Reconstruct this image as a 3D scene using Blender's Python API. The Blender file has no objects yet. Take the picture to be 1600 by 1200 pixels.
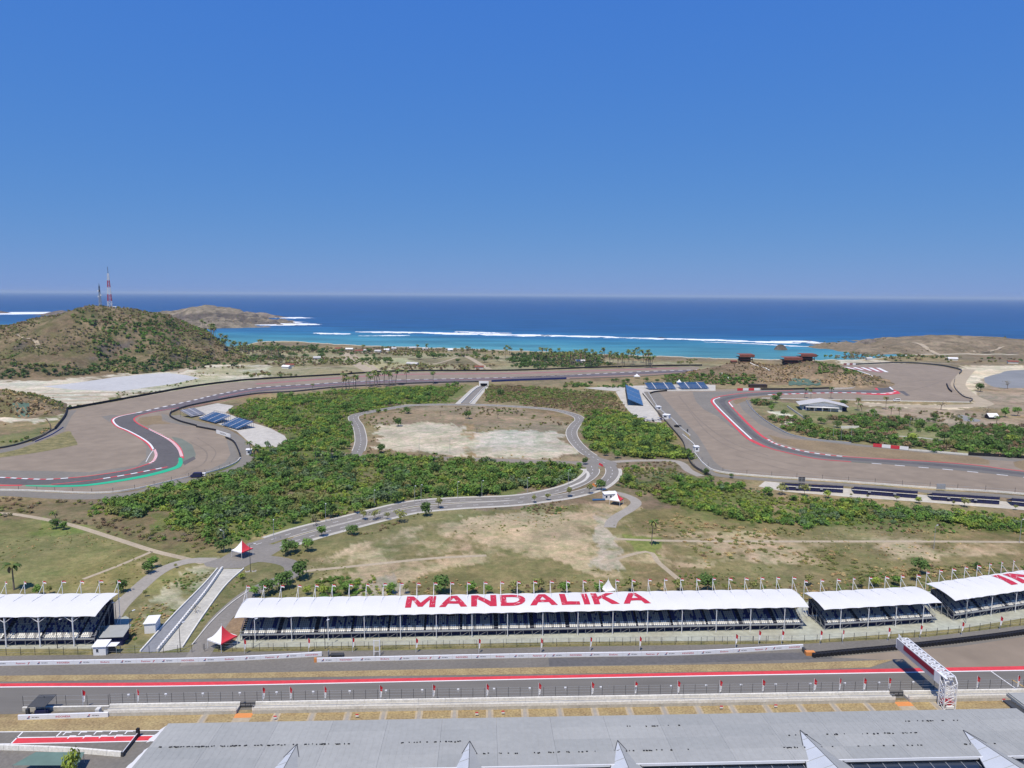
import bpy, bmesh, math, random
import numpy as np
from mathutils import Vector, Matrix
from mathutils.geometry import tessellate_polygon
rad = math.radians
random.seed(7)
RNG = np.random.default_rng(11)
scene = bpy.context.scene
COL = scene.collection

# ------------------------------------------------------------------ camera
F_PX, CAM_Z, PITCH, ROLL = 1109.0, 95.0, rad(7.17), rad(0.376)
cam_d = bpy.data.cameras.new('camera')
cam = bpy.data.objects.new('camera', cam_d)
COL.objects.link(cam)
cam.matrix_world = (Matrix.Translation((0, 0, CAM_Z)) @ Matrix.Rotation(math.pi/2-PITCH, 4, 'X')
                    @ Matrix.Rotation(ROLL, 4, 'Z'))
cam_d.sensor_width = 36.0
cam_d.lens = F_PX/1600*36
cam_d.clip_start = 1.0
cam_d.clip_end = 200000.0
scene.camera = cam
scene.render.resolution_x, scene.render.resolution_y = 1024, 768

# ------------------------------------------------------------------ sky and sun
SUN_EL, SUN_AZ = rad(65), rad(200.5)          # azimuth from +Y (out to sea) clockwise: behind the camera
sun_dir = Vector((math.sin(SUN_AZ)*math.cos(SUN_EL), math.cos(SUN_AZ)*math.cos(SUN_EL), math.sin(SUN_EL)))
world = bpy.data.worlds.new('World')
scene.world = world
world.use_nodes = True
wn, wl = world.node_tree.nodes, world.node_tree.links
bg = wn['Background']
sky = wn.new('ShaderNodeTexSky')
sky.sky_type = 'NISHITA'
sky.sun_disc = False
sky.sun_elevation = SUN_EL
sky.sun_rotation = SUN_AZ
sky.altitude = 0
sky.air_density = 1.0
sky.dust_density = 0.1
sky.ozone_density = 10.0
# clear tropical air: per-channel response of the sky
sp_ = wn.new('ShaderNodeSeparateColor'); cb_ = wn.new('ShaderNodeCombineColor')
wl.new(sky.outputs[0], sp_.inputs[0])
for ch_, pw_, k_ in ((0, .68, .63), (1, .41, 1.56), (2, .03, 6.0)):
    a_ = wn.new('ShaderNodeMath'); a_.operation = 'POWER'
    b_ = wn.new('ShaderNodeMath'); b_.operation = 'MULTIPLY'
    wl.new(sp_.outputs[ch_], a_.inputs[0]); a_.inputs[1].default_value = pw_
    wl.new(a_.outputs[0], b_.inputs[0]); b_.inputs[1].default_value = k_
    wl.new(b_.outputs[0], cb_.inputs[ch_])
wl.new(cb_.outputs[0], bg.inputs['Color'])
bg.inputs['Strength'].default_value = 0.1
sun_l = bpy.data.lights.new('sun', 'SUN')
sun_l.energy = 4.5
sun_l.angle = rad(0.53)
sun_l.color = (1.0, 0.925, 0.80)
sun = bpy.data.objects.new('sun', sun_l)
sun.rotation_euler = sun_dir.to_track_quat('Z', 'Y').to_euler()
sun.location = (0, 0, 400)
COL.objects.link(sun)
vs = scene.view_settings
vs.view_transform = 'Standard'
vs.look = 'None'
vs.exposure = 0.0
vs.gamma = 1.0
vs.use_curve_mapping = False
scene.cycles.max_bounces = 5
scene.cycles.diffuse_bounces = 2
scene.cycles.volume_bounces = 0

# ------------------------------------------------------------------ helpers: picture point -> place on the ground
_MW = np.array(cam.matrix_world)[:3, :3]
def G(px, py, z=0.0):
    d = _MW @ np.array([(px-800)/F_PX, -(py-600)/F_PX, -1.0])
    t = (z-CAM_Z)/d[2]
    return Vector((d[0]*t, d[1]*t, z))
def GD(px, py, dist):
    d = _MW @ np.array([(px-800)/F_PX, -(py-600)/F_PX, -1.0])
    t = dist/d[1]
    return Vector((d[0]*t, dist, CAM_Z+d[2]*t))
def PJ(X, Y, Z):
    q = np.stack([np.asarray(X, float), np.asarray(Y, float), np.asarray(Z, float)-CAM_Z], -1) @ _MW
    return 800+F_PX*q[..., 0]/-q[..., 2], 600-F_PX*q[..., 1]/-q[..., 2]
def GP(pts, z=0.0):
    return [G(x, y, z) for x, y in pts]

def cr(pts, step=None, n=None):
    """Catmull-Rom through points, resampled evenly"""
    P = [Vector(p) for p in pts]
    if len(P) == 2:
        out = [P[0].lerp(P[1], i/20) for i in range(21)]
    else:
        E = [P[0]*2-P[1]]+P+[P[-1]*2-P[-2]]
        out = []
        for i in range(1, len(E)-2):
            for k in range(12):
                t = k/12
                p0, p1, p2, p3 = E[i-1], E[i], E[i+1], E[i+2]
                out.append(0.5*((2*p1)+(p2-p0)*t+(2*p0-5*p1+4*p2-p3)*t*t+(3*p1-p0-3*p2+p3)*t**3))
        out.append(P[-1])
    return resample(out, step, n)
def resample(out, step=None, n=None):
    L = [0.0]
    for a, b in zip(out, out[1:]):
        L.append(L[-1]+(b-a).length)
    if n is None:
        n = max(2, int(L[-1]/step)+1)
    res, j = [], 0
    for i in range(n):
        s = L[-1]*i/(n-1)
        while j < len(L)-2 and L[j+1] < s:
            j += 1
        u = (s-L[j])/max(1e-9, L[j+1]-L[j])
        res.append(out[j].lerp(out[j+1], min(1, max(0, u))))
    return res

# ------------------------------------------------------------------ helpers: numpy noise
def _h(ix, iy, seed):
    n = (ix*374761393+iy*668265263+seed*1442695041) & 0x7fffffff
    n = ((n ^ (n >> 13))*1274126177) & 0x7fffffff
    return ((n ^ (n >> 16)) & 0xffff)/65535.0
def vnoise(x, y, seed=0):
    ix, iy = np.floor(x).astype(np.int64), np.floor(y).astype(np.int64)
    fx, fy = x-ix, y-iy
    fx, fy = fx*fx*(3-2*fx), fy*fy*(3-2*fy)
    a, b = _h(ix, iy, seed), _h(ix+1, iy, seed)
    c, d = _h(ix, iy+1, seed), _h(ix+1, iy+1, seed)
    return (a*(1-fx)+b*fx)*(1-fy)+(c*(1-fx)+d*fx)*fy
def fbm(x, y, seed=0, oct=4):
    s, a, t = 0, 0.5, 0
    for o in range(oct):
        s = s+a*vnoise(x*2**o+13*o, y*2**o+7*o, seed+o)
        t += a
        a *= 0.5
    return s/t
def inpoly(x, y, poly):
    r = np.zeros(np.shape(x), bool)
    n = len(poly)
    for i in range(n):
        x1, y1 = poly[i][0], poly[i][1]
        x2, y2 = poly[(i+1) % n][0], poly[(i+1) % n][1]
        if y1 == y2:
            continue
        c = ((y1 > y) != (y2 > y)) & (x < (x2-x1)*(y-y1)/(y2-y1)+x1)
        r ^= c
    return r

# ------------------------------------------------------------------ helpers: objects
def tag(o, label=None, cat=None, group=None, kind=None):
    if label: o['label'] = label
    if cat: o['category'] = cat
    if group: o['group'] = group
    if kind: o['kind'] = kind
    return o
def link(o, parent=None):
    COL.objects.link(o)
    if parent: o.parent = parent
    return o
def thing(name, label, cat, loc=(0, 0, 0), rz=0.0, group=None):
    o = bpy.data.objects.new(name, None)
    o.empty_display_size = 0.5
    o.location = loc
    o.rotation_euler = (0, 0, rz)
    link(o)
    return tag(o, label, cat, group)
def mesh_np(name, V, Fv, mats, parent=None, mi=None, col=None, smooth=False):
    """V (n,3); Fv (m,k) equal-sized faces"""
    V = np.asarray(V, np.float32)
    Fv = np.asarray(Fv, np.int32)
    me = bpy.data.meshes.new(name)
    me.vertices.add(len(V))
    me.vertices.foreach_set('co', V.ravel())
    m, k = Fv.shape
    me.loops.add(m*k)
    me.loops.foreach_set('vertex_index', Fv.ravel())
    me.polygons.add(m)
    me.polygons.foreach_set('loop_start', np.arange(0, m*k, k, dtype=np.int32))
    me.polygons.foreach_set('loop_total', np.full(m, k, np.int32))
    for x in (mats if isinstance(mats, (list, tuple)) else [mats]):
        me.materials.append(x)
    if mi is not None:
        me.polygons.foreach_set('material_index', np.asarray(mi, np.int32))
    if smooth:
        me.polygons.foreach_set('use_smooth', np.ones(m, bool))
    if col is not None:
        a = me.color_attributes.new('col', 'FLOAT_COLOR', 'POINT')
        c4 = np.ones((len(V), 4), np.float32)
        c4[:, :3] = col
        a.data.foreach_set('color', c4.ravel())
    me.update(calc_edges=True)
    o = bpy.data.objects.new(name, me)
    return link(o, parent)
class MB:
    """collects boxes, bars, tubes and free faces; build() links them as one mesh object"""
    def __init__(s):
        s.v, s.f, s.m = [], [], []
    def add(s, vs, fs, mi=0):
        b = len(s.v)
        s.v += [tuple(v) for v in vs]
        s.f += [tuple(b+i for i in f) for f in fs]
        s.m += [mi]*len(fs)
        return s
    def box(s, x0, x1, y0, y1, z0, z1, mi=0):
        v = [(x, y, z) for z in (z0, z1) for y in (y0, y1) for x in (x0, x1)]
        return s.add(v, [(0, 2, 3, 1), (4, 5, 7, 6), (0, 1, 5, 4), (2, 6, 7, 3), (0, 4, 6, 2), (1, 3, 7, 5)], mi)
    def bar(s, a, b, w, h=None, mi=0):
        a, b = Vector(a), Vector(b)
        h = h or w
        d = (b-a)
        if d.length < 1e-6: return s
        d.normalize()
        u = d.cross(Vector((0, 0, 1)))
        if u.length < 1e-3: u = Vector((1, 0, 0))
        u.normalize()
        t = u.cross(d)
        u, t = u*w/2, t*h/2
        v = [a-u-t, a+u-t, a+u+t, a-u+t, b-u-t, b+u-t, b+u+t, b-u+t]
        return s.add(v, [(3, 2, 1, 0), (4, 5, 6, 7), (0, 1, 5, 4), (1, 2, 6, 5), (2, 3, 7, 6), (3, 0, 4, 7)], mi)
    def tube(s, pts, rs, n=6, mi=0):
        pts = [Vector(p) for p in pts]
        ring = []
        for i, p in enumerate(pts):
            d = (pts[min(i+1, len(pts)-1)]-pts[max(i-1, 0)]).normalized()
            u = d.cross(Vector((0.31, 0.95, 0.05))).normalized()
            t = d.cross(u)
            r = rs[i] if isinstance(rs, (list, tuple)) else rs
            ring.append([p+(u*math.cos(2*math.pi*k/n)+t*math.sin(2*math.pi*k/n))*r for k in range(n)])
        vs = [v for r in ring for v in r]
        fs = [(i*n+k, i*n+(k+1) % n, (i+1)*n+(k+1) % n, (i+1)*n+k) for i in range(len(pts)-1) for k in range(n)]
        fs += [tuple(range(n))[::-1], tuple((len(pts)-1)*n+k for k in range(n))]
        return s.add(vs, fs, mi)
    def wall(s, pts, h, t, z0=0.0, mi=0):
        """upright wall along a ground polyline"""
        P = [Vector((p[0], p[1], 0)) for p in pts]
        vs = []
        for i, p in enumerate(P):
            d = (P[min(i+1, len(P)-1)]-P[max(i-1, 0)])
            n = Vector((-d.y, d.x, 0)).normalized()*t/2
            vs += [p+n+Vector((0, 0, z0)), p-n+Vector((0, 0, z0)), p-n+Vector((0, 0, z0+h)), p+n+Vector((0, 0, z0+h))]
        fs = []
        for i in range(len(P)-1):
            a, b = 4*i, 4*i+4
            fs += [(a, b, b+3, a+3), (a+3, b+3, b+2, a+2), (a+2, b+2, b+1, a+1)]
        fs += [(0, 3, 2, 1), (4*len(P)-4, 4*len(P)-3, 4*len(P)-2, 4*len(P)-1)]
        return s.add(vs, fs, mi)
    def build(s, name, mats, parent=None, smooth=False):
        me = bpy.data.meshes.new(name)
        me.from_pydata(s.v, [], s.f)
        for x in (mats if isinstance(mats, (list, tuple)) else [mats]):
            me.materials.append(x)
        me.polygons.foreach_set('material_index', s.m)
        if smooth:
            me.polygons.foreach_set('use_smooth', [True]*len(s.f))
        me.update()
        return link(bpy.data.objects.new(name, me), parent)
def copy_tree(o, parent=None):
    c = o.copy()
    link(c)
    if parent: c.parent = parent
    for ch in list(o.children):
        copy_tree(ch, c)
    return c
def ordw(i):
    W = ['first', 'second', 'third', 'fourth', 'fifth', 'sixth', 'seventh', 'eighth', 'ninth', 'tenth', 'eleventh', 'twelfth',
         'thirteenth', 'fourteenth', 'fifteenth', 'sixteenth', 'seventeenth', 'eighteenth', 'nineteenth', 'twentieth',
         'twenty-first', 'twenty-second', 'twenty-third', 'twenty-fourth', 'twenty-fifth', 'twenty-sixth', 'twenty-seventh',
         'twenty-eighth', 'twenty-ninth', 'thirtieth']
    return W[i]

# ------------------------------------------------------------------ materials
def mat(name, c, rough=0.8, var=0.12, scale=0.3, spec=0.25, metal=0.0, bump=0.0, c2=None, scale2=None, stretch=None, both=None):
    m = bpy.data.materials.new(name)
    m.use_nodes = True
    nt = m.node_tree
    b = nt.nodes['Principled BSDF']
    b.inputs['Roughness'].default_value = rough
    b.inputs['Specular IOR Level'].default_value = spec
    b.inputs['Metallic'].default_value = metal
    if var <= 0 and c2 is None:
        b.inputs['Base Color'].default_value = (*c, 1)
        return m
    geo = nt.nodes.new('ShaderNodeNewGeometry')
    src = geo.outputs['Position']
    if stretch:
        mp = nt.nodes.new('ShaderNodeMapping')
        mp.inputs['Scale'].default_value = stretch
        if both is not None: mp.inputs['Rotation'].default_value = (0, 0, both)
        nt.links.new(src, mp.inputs['Vector'])
        src = mp.outputs[0]
    n1 = nt.nodes.new('ShaderNodeTexNoise')
    n1.inputs['Scale'].default_value = scale
    n1.inputs['Detail'].default_value = 6
    n1.inputs['Roughness'].default_value = 0.65
    nt.links.new(src, n1.inputs['Vector'])
    r = nt.nodes.new('ShaderNodeValToRGB')
    e = r.color_ramp.elements
    e[0].position, e[1].position = 0.3, 0.7
    d = c2 if c2 else c
    e[0].color = (*[max(0, x*(1-var)) for x in c], 1)
    e[1].color = (*[x*(1+var) for x in d], 1)
    nt.links.new(n1.outputs['Fac'], r.inputs[0])
    out = r.outputs[0]
    if scale2:
        n2 = nt.nodes.new('ShaderNodeTexNoise')
        n2.inputs['Scale'].default_value = scale2
        n2.inputs['Detail'].default_value = 4
        nt.links.new(geo.outputs['Position'], n2.inputs['Vector'])
        mr = nt.nodes.new('ShaderNodeMapRange')
        mr.inputs['From Min'].default_value, mr.inputs['From Max'].default_value = 0.3, 0.7
        mr.inputs['To Min'].default_value, mr.inputs['To Max'].default_value = 1-var, 1+var
        nt.links.new(n2.outputs['Fac'], mr.inputs[0])
        mx = nt.nodes.new('ShaderNodeVectorMath')
        mx.operation = 'SCALE'
        nt.links.new(out, mx.inputs[0])
        nt.links.new(mr.outputs[0], mx.inputs['Scale'])
        out = mx.outputs[0]
    nt.links.new(out, b.inputs['Base Color'])
    if bump:
        bp = nt.nodes.new('ShaderNodeBump')
        bp.inputs['Strength'].default_value = bump
        bp.inputs['Distance'].default_value = 0.3
        nt.links.new(n1.outputs['Fac'], bp.inputs['Height'])
        nt.links.new(bp.outputs[0], b.inputs['Normal'])
    return m
def attr_mat(name, rough=0.9, var=0.25, scale=0.5, scale2=3.0, spec=0.1, bump=0.0, trans=0.0, tint=0.0, scale3=None):
    """colour from the 'col' attribute times fine noise"""
    m = bpy.data.materials.new(name)
    m.use_nodes = True
    nt = m.node_tree
    b = nt.nodes['Principled BSDF']
    b.inputs['Roughness'].default_value = rough
    b.inputs['Specular IOR Level'].default_value = spec
    at = nt.nodes.new('ShaderNodeVertexColor')
    at.layer_name = 'col'
    geo = nt.nodes.new('ShaderNodeNewGeometry')
    out = at.outputs[0]
    h = None
    for s in (scale, scale2, scale3):
        if not s: continue
        n = nt.nodes.new('ShaderNodeTexNoise')
        n.inputs['Scale'].default_value = s
        n.inputs['Detail'].default_value = 5
        n.inputs['Roughness'].default_value = 0.7
        nt.links.new(geo.outputs['Position'], n.inputs['Vector'])
        mr = nt.nodes.new('ShaderNodeMapRange')
        mr.inputs['From Min'].default_value, mr.inputs['From Max'].default_value = 0.28, 0.72
        mr.inputs['To Min'].default_value, mr.inputs['To Max'].default_value = 1-var, 1+var
        nt.links.new(n.outputs['Fac'], mr.inputs[0])
        mx = nt.nodes.new('ShaderNodeVectorMath')
        mx.operation = 'SCALE'
        nt.links.new(out, mx.inputs[0])
        nt.links.new(mr.outputs[0], mx.inputs['Scale'])
        out = mx.outputs[0]
        h = n
    if tint:                                   # drier and greener patches
        n = nt.nodes.new('ShaderNodeTexNoise')
        n.inputs['Scale'].default_value = scale*3.1
        n.inputs['Detail'].default_value = 8
        n.inputs['Roughness'].default_value = 0.7
        n.inputs['Distortion'].default_value = 0.6
        nt.links.new(geo.outputs['Position'], n.inputs['Vector'])
        r = nt.nodes.new('ShaderNodeValToRGB')
        r.color_ramp.elements[0].position, r.color_ramp.elements[1].position = .36, .64
        r.color_ramp.elements[0].color = (1-tint*1.3, 1-tint*.6, 1-tint*1.3, 1)
        r.color_ramp.elements[1].color = (1+tint*1.5, 1+tint*1.05, 1+tint*1.2, 1)
        nt.links.new(n.outputs['Fac'], r.inputs[0])
        mx = nt.nodes.new('ShaderNodeVectorMath')
        mx.operation = 'MULTIPLY'
        nt.links.new(out, mx.inputs[0])
        nt.links.new(r.outputs[0], mx.inputs[1])
        out = mx.outputs[0]
    nt.links.new(out, b.inputs['Base Color'])
    if bump and h:
        bp = nt.nodes.new('ShaderNodeBump')
        bp.inputs['Strength'].default_value = bump
        bp.inputs['Distance'].default_value = 0.5
        nt.links.new(h.outputs['Fac'], bp.inputs['Height'])
        nt.links.new(bp.outputs[0], b.inputs['Normal'])
    if trans:
        tr = nt.nodes.new('ShaderNodeBsdfTranslucent')
        nt.links.new(out, tr.inputs[0])
        ms = nt.nodes.new('ShaderNodeMixShader')
        ms.inputs[0].default_value = trans
        nt.links.new(b.outputs[0], ms.inputs[1])
        nt.links.new(tr.outputs[0], ms.inputs[2])
        nt.links.new(ms.outputs[0], nt.nodes['Material Output'].inputs[0])
    return m

M = {}
M['asphalt'] = mat('asphalt', (.172, .158, .136), .85, .12, .05, scale2=1.3)
M['track'] = mat('track_asphalt', (.162, .151, .132), .8, .09, .5, scale2=.04, stretch=(.06, 1, 1), both=rad(-2.5))
M['track_dark'] = mat('racing_line_asphalt', (.118, .108, .102), .8, .12, .06, scale2=.5)
M['track_far'] = mat('track_asphalt_weathered', (.14, .118, .118), .8, .12, .03, scale2=.4)
M['runoff'] = mat('painted_runoff', (.258, .207, .153), .9, .10, .018, scale2=.12)
M['runoff_grey'] = mat('grey_runoff', (.205, .186, .155), .9, .09, .03, scale2=.4)
M['road'] = mat('road_asphalt', (.222, .204, .178), .9, .10, .06, scale2=.9)
M['road_pale'] = mat('pale_road', (.32, .29, .245), .9, .10, .06, scale2=.9)
M['path_dirt'] = mat('dirt_path', (.40, .33, .23), .95, .12, .08, scale2=1.0)
M['concrete'] = mat('concrete', (.48, .455, .395), .9, .14, .10, scale2=1.2)
M['apron'] = mat('concrete_apron', (.40, .39, .31), .9, .15, .07, c2=(.36, .38, .32), scale2=.6)
M['conc_white'] = mat('white_concrete', (.70, .675, .61), .85, .12, .25, scale2=2.0)
M['kerb_stone'] = mat('kerb_stone', (.55, .52, .46), .85, .10, .3)
M['pad'] = mat('pale_gravel_pad', (.48, .45, .39), .95, .12, .03, scale2=.3)
M['white'] = mat('white_paint', (.78, .77, .75), .6, .05, .3)
M['red'] = mat('red_paint', (.62, .055, .065), .65, .10, .25, scale2=1.1)
M['red_far'] = mat('red_kerb_paint', (.60, .07, .075), .65, .10, .1)
M['pink'] = mat('faded_red_paint', (.33, .145, .135), .8, .12, .05)
M['green_paint'] = mat('green_paint', (.03, .42, .22), .65, .08, .1)
M['green_dull'] = mat('worn_green_paint', (.17, .185, .145), .85, .14, .05)
M['drygrass'] = mat('dry_grass', (.37, .265, .135), .95, .30, .22, c2=(.29, .225, .11), scale2=2.0, bump=.4)
M['patchgrass'] = mat('patchy_dry_grass', (.235, .175, .10), .95, .18, .06, scale2=.8)
M['turf'] = mat('rough_turf', (.13, .135, .05), .95, .25, .2, c2=(.24, .20, .09), scale2=1.5, bump=.4)
M['black'] = mat('black_rubber', (.016, .016, .02), .8, .2, .5)
M['dark'] = mat('dark_steel', (.06, .062, .066), .5, .1, .5)
M['steel'] = mat('galvanised_steel', (.42, .43, .44), .45, .06, .5, metal=.3)
M['white_steel'] = mat('white_painted_steel', (.78, .78, .78), .45, .04, .5)
M['membrane'] = mat('white_membrane', (.68, .67, .65), .6, .03, .15)
M['letter_red'] = mat('red_print', (.50, .028, .055), .6, .10, .35)
M['ad_white'] = mat('white_banner', (.78, .78, .80), .6, .03, .3)
M['print_dark'] = mat('dark_print', (.05, .055, .08), .6, 0)
M['print_red'] = mat('banner_red_print', (.52, .03, .05), .6, 0)
M['print_blue'] = mat('banner_blue_print', (.03, .06, .25), .6, 0)
M['orange'] = mat('orange_paint', (.66, .26, .08), .6, .06, .4)
M['flag_red'] = mat('red_cloth', (.50, .02, .03), .8, .05, 1)
M['flag_white'] = mat('white_cloth', (.80, .79, .78), .8, .03, 1)
M['tent_white'] = mat('white_tent_cloth', (.80, .79, .78), .7, .03, .5)
M['tent_red'] = mat('red_tent_cloth', (.60, .045, .06), .7, .05, .5)
M['seat_grey'] = mat('grey_plastic', (.31, .30, .28), .5, .1, 1.2)
M['seat_navy'] = mat('navy_plastic', (.022, .03, .13), .5, .1, 1)
M['seat_white'] = mat('white_plastic', (.72, .70, .63), .5, .05, 1)
M['seat_blue'] = mat('blue_plastic', (.06, .15, .31), .5, .15, .3)
M['seat_pale'] = mat('pale_plastic', (.47, .46, .47), .5, .12, .3)
M['deck'] = mat('dark_deck', (.05, .052, .075), .8, .15, .6)
M['navy'] = mat('navy_sheet', (.02, .022, .075), .7, .15, .4)
M['roof_a'] = mat('grey_metal_roof', (.335, .338, .318), .65, .05, .08, spec=.12, scale2=1.0)
M['roof_b'] = mat('pale_metal_roof', (.358, .36, .337), .65, .05, .08, spec=.12, scale2=1.0)
M['roof_c'] = mat('dull_metal_roof', (.318, .323, .305), .65, .05, .08, spec=.12, scale2=1.0)
M['roof_seam'] = mat('roof_seam', (.26, .28, .30), .6, .1, .5)
M['fin_lit'] = mat('lit_fin_sheet', (.52, .54, .56), .5, .06, .3)
M['glass'] = mat('dark_glazing', (.02, .03, .05), .15, .1, .2, spec=.5)
M['wall_cream'] = mat('cream_render', (.62, .60, .55), .8, .06, .3)
M['wood_red'] = mat('red_brown_roofing', (.22, .075, .05), .8, .18, .3)
M['wood_dark'] = mat('dark_timber', (.05, .035, .03), .8, .15, .4)
M['bark'] = mat('bark', (.16, .12, .085), .95, .2, 1.5)
M['palm_bark'] = mat('palm_bark', (.22, .18, .14), .95, .2, 1.0)
M['rock'] = mat('sea_rock', (.10, .085, .075), .95, .35, .06, scale2=.4)
M['net_green'] = mat('green_netting', (.085, .14, .105), .9, .25, .15)
M['leaf'] = attr_mat('foliage', .85, .18, .25, 1.6, trans=.28)
M['ground'] = attr_mat('ground_cover', .97, .24, .045, .5, spec=.05, bump=.35, tint=.20, scale3=1.9)
M['hillside'] = attr_mat('hillside_cover', .97, .30, .05, .22, spec=.05, bump=.6, tint=.14, scale3=.9)

HAZE_ON = True
if HAZE_ON:
    hz = bpy.data.materials.new('thin_haze'); hz.use_nodes = True
    hn = hz.node_tree
    hn.nodes.remove(hn.nodes['Principled BSDF'])
    pv = hn.nodes.new('ShaderNodeVolumePrincipled')
    pv.inputs['Color'].default_value = (.66, .82, 1, 1)
    pv.inputs['Density'].default_value = 3.6e-5
    pv.inputs['Anisotropy'].default_value = 0.0
    hn.links.new(pv.outputs[0], hn.nodes['Material Output'].inputs['Volume'])
    o = MB().box(-160000, 160000, -2000, 95000, -7, 150).build('haze', hz)
    tag(o, kind='stuff')
# ================================================================== SEA
SEA_Z = -2.5
reefA, reefB = G(500, 521, SEA_Z), G(1345, 540, SEA_Z)
def make_sea():
    m = bpy.data.materials.new('sea_water')
    m.use_nodes = True
    nt = m.node_tree
    L = nt.links.new
    b = nt.nodes['Principled BSDF']
    b.inputs['Roughness'].default_value = 0.35
    b.inputs['Specular IOR Level'].default_value = 0.18
    geo = nt.nodes.new('ShaderNodeNewGeometry')
    # distance from the reef line, with a wandering edge
    nrm = Vector((-(reefB-reefA).y, (reefB-reefA).x, 0)).normalized()
    dt = nt.nodes.new('ShaderNodeVectorMath'); dt.operation = 'DOT_PRODUCT'
    L(geo.outputs['Position'], dt.inputs[0]); dt.inputs[1].default_value = nrm
    n1 = nt.nodes.new('ShaderNodeTexNoise'); n1.inputs['Scale'].default_value = .004; n1.inputs['Detail'].default_value = 4
    L(geo.outputs['Position'], n1.inputs['Vector'])
    ad = nt.nodes.new('ShaderNodeMath'); ad.operation = 'MULTIPLY_ADD'
    L(n1.outputs['Fac'], ad.inputs[0]); ad.inputs[1].default_value = 260; L(dt.outputs['Value'], ad.inputs[2])
    mr = nt.nodes.new('ShaderNodeMapRange')
    base = reefA.dot(nrm)+130
    mr.inputs['From Min'].default_value, mr.inputs['From Max'].default_value = base-700, base+2300
    L(ad.outputs[0], mr.inputs[0])
    r = nt.nodes.new('ShaderNodeValToRGB'); e = r.color_ramp.elements
    e[0].position, e[0].color = 0.0, (.15, .35, .32, 1)
    e[1].position, e[1].color = 1.0, (.006, .056, .175, 1)
    for p, c in ((.13, (.075, .26, .275)), (.205, (.042, .205, .27)), (.245, (.02, .14, .26)), (.36, (.008, .072, .19))):
        x = e.new(p); x.color = (*c, 1)
    L(mr.outputs[0], r.inputs[0])
    # darker reef and current patches, drawn out along the coast
    mp = nt.nodes.new('ShaderNodeMapping'); mp.inputs['Scale'].default_value = (.35, 1, 1)
    L(geo.outputs['Position'], mp.inputs['Vector'])
    n2 = nt.nodes.new('ShaderNodeTexNoise'); n2.inputs['Scale'].default_value = .012; n2.inputs['Detail'].default_value = 7
    n2.inputs['Roughness'].default_value = .62
    L(mp.outputs[0], n2.inputs['Vector'])
    m2 = nt.nodes.new('ShaderNodeMapRange')
    m2.inputs['From Min'].default_value, m2.inputs['From Max'].default_value = .32, .68
    m2.inputs['To Min'].default_value, m2.inputs['To Max'].default_value = .62, 1.35
    L(n2.outputs['Fac'], m2.inputs[0])
    sc = nt.nodes.new('ShaderNodeVectorMath'); sc.operation = 'SCALE'
    L(r.outputs[0], sc.inputs[0]); L(m2.outputs[0], sc.inputs['Scale'])
    L(sc.outputs[0], b.inputs['Base Color'])
    n3 = nt.nodes.new('ShaderNodeTexNoise'); n3.inputs['Scale'].default_value = .05; n3.inputs['Detail'].default_value = 5
    L(mp.outputs[0], n3.inputs['Vector'])
    bp = nt.nodes.new('ShaderNodeBump'); bp.inputs['Strength'].default_value = .5; bp.inputs['Distance'].default_value = 4
    L(n3.outputs['Fac'], bp.inputs['Height']); L(bp.outputs[0], b.inputs['Normal'])
    # a fan of strips out past the horizon
    ys = [700, 1200, 2000, 3500, 7000, 15000, 35000, 90000]
    V = [(sx*(3000+y*1.6), y, SEA_Z) for y in ys for sx in (-1, 1)]
    Fv = [(2*i, 2*i+1, 2*i+3, 2*i+2) for i in range(len(ys)-1)]
    o = mesh_np('sea', V, Fv, m)
    tag(o, kind='structure')
make_sea()
M['foam'] = mat('sea_foam', (.80, .82, .83), .9, .06, .02)

# surf: ragged, heaped foam along the reef and round the rocks
def surf(pts, thick, name='surf_foam', seed=0, gaps=0.36):
    P = cr(GP(pts, SEA_Z), n=220)
    V, Fv, nx = [], [], 12
    dist = [(p-Vector((0, 0, CAM_Z))).length for p in P]
    idx = np.full((len(P), nx+1), -1)
    for i, p in enumerate(P):
        px_m = dist[i]**2/(F_PX*97)                       # ground depth under one picture row
        u = i/(len(P)-1)
        w = thick*px_m*(0.35+1.0*fbm(np.array(u*22.0+seed), np.array(seed*3.1), seed, 3))*min(1, 8*u+.15, 8*(1-u)+.15)
        d = (P[min(i+1, len(P)-1)]-P[max(i-1, 0)]).normalized()
        n = Vector((-d.y, d.x, 0))
        for k in range(nx+1):
            t = k/nx-.5
            q = p+n*(t*w)
            ed = 1-abs(2*t)
            z = .05+1.6*ed*float(vnoise(np.array(q.x*.05), np.array(q.y*.03), seed))
            idx[i, k] = len(V)
            V.append((q.x, q.y, SEA_Z+z*min(1, ed*3)))
    for i in range(len(P)-1):
        for k in range(nx):
            c = P[i]
            g = float(fbm(np.array(c.x*.03+k*.5), np.array(c.y*.03+k*.9), seed+5, 3))
            edge = abs((k+.5)/nx-.5)*2
            if g > gaps+.35*edge**2-.1:
                Fv.append((idx[i, k], idx[i, k+1], idx[i+1, k+1], idx[i+1, k]))
    return tag(mesh_np(name, V, Fv, M['foam'], smooth=True), kind='stuff')
surf([(490, 520.5), (510, 521), (548, 522)], 2.0, seed=1)
surf([(555, 519), (600, 519), (660, 520), (720, 521.5), (800, 523.5), (900, 525.5), (960, 527.3), (992, 528.3)], 3.2, seed=2, gaps=.36)
surf([(712, 518.3), (760, 520), (800, 521)], 2.2, seed=3)
surf([(978, 528.3), (1010, 528.8), (1060, 530), (1100, 531), (1200, 534.5), (1250, 534), (1300, 538), (1352, 541)], 3.2, seed=4, gaps=.36)
surf([(385, 500.5), (420, 503), (440, 507), (463, 508.5)], 4.2, seed=5, gaps=.25)
surf([(435, 497), (455, 496.5), (472, 496)], 2.6, seed=6)
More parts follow.
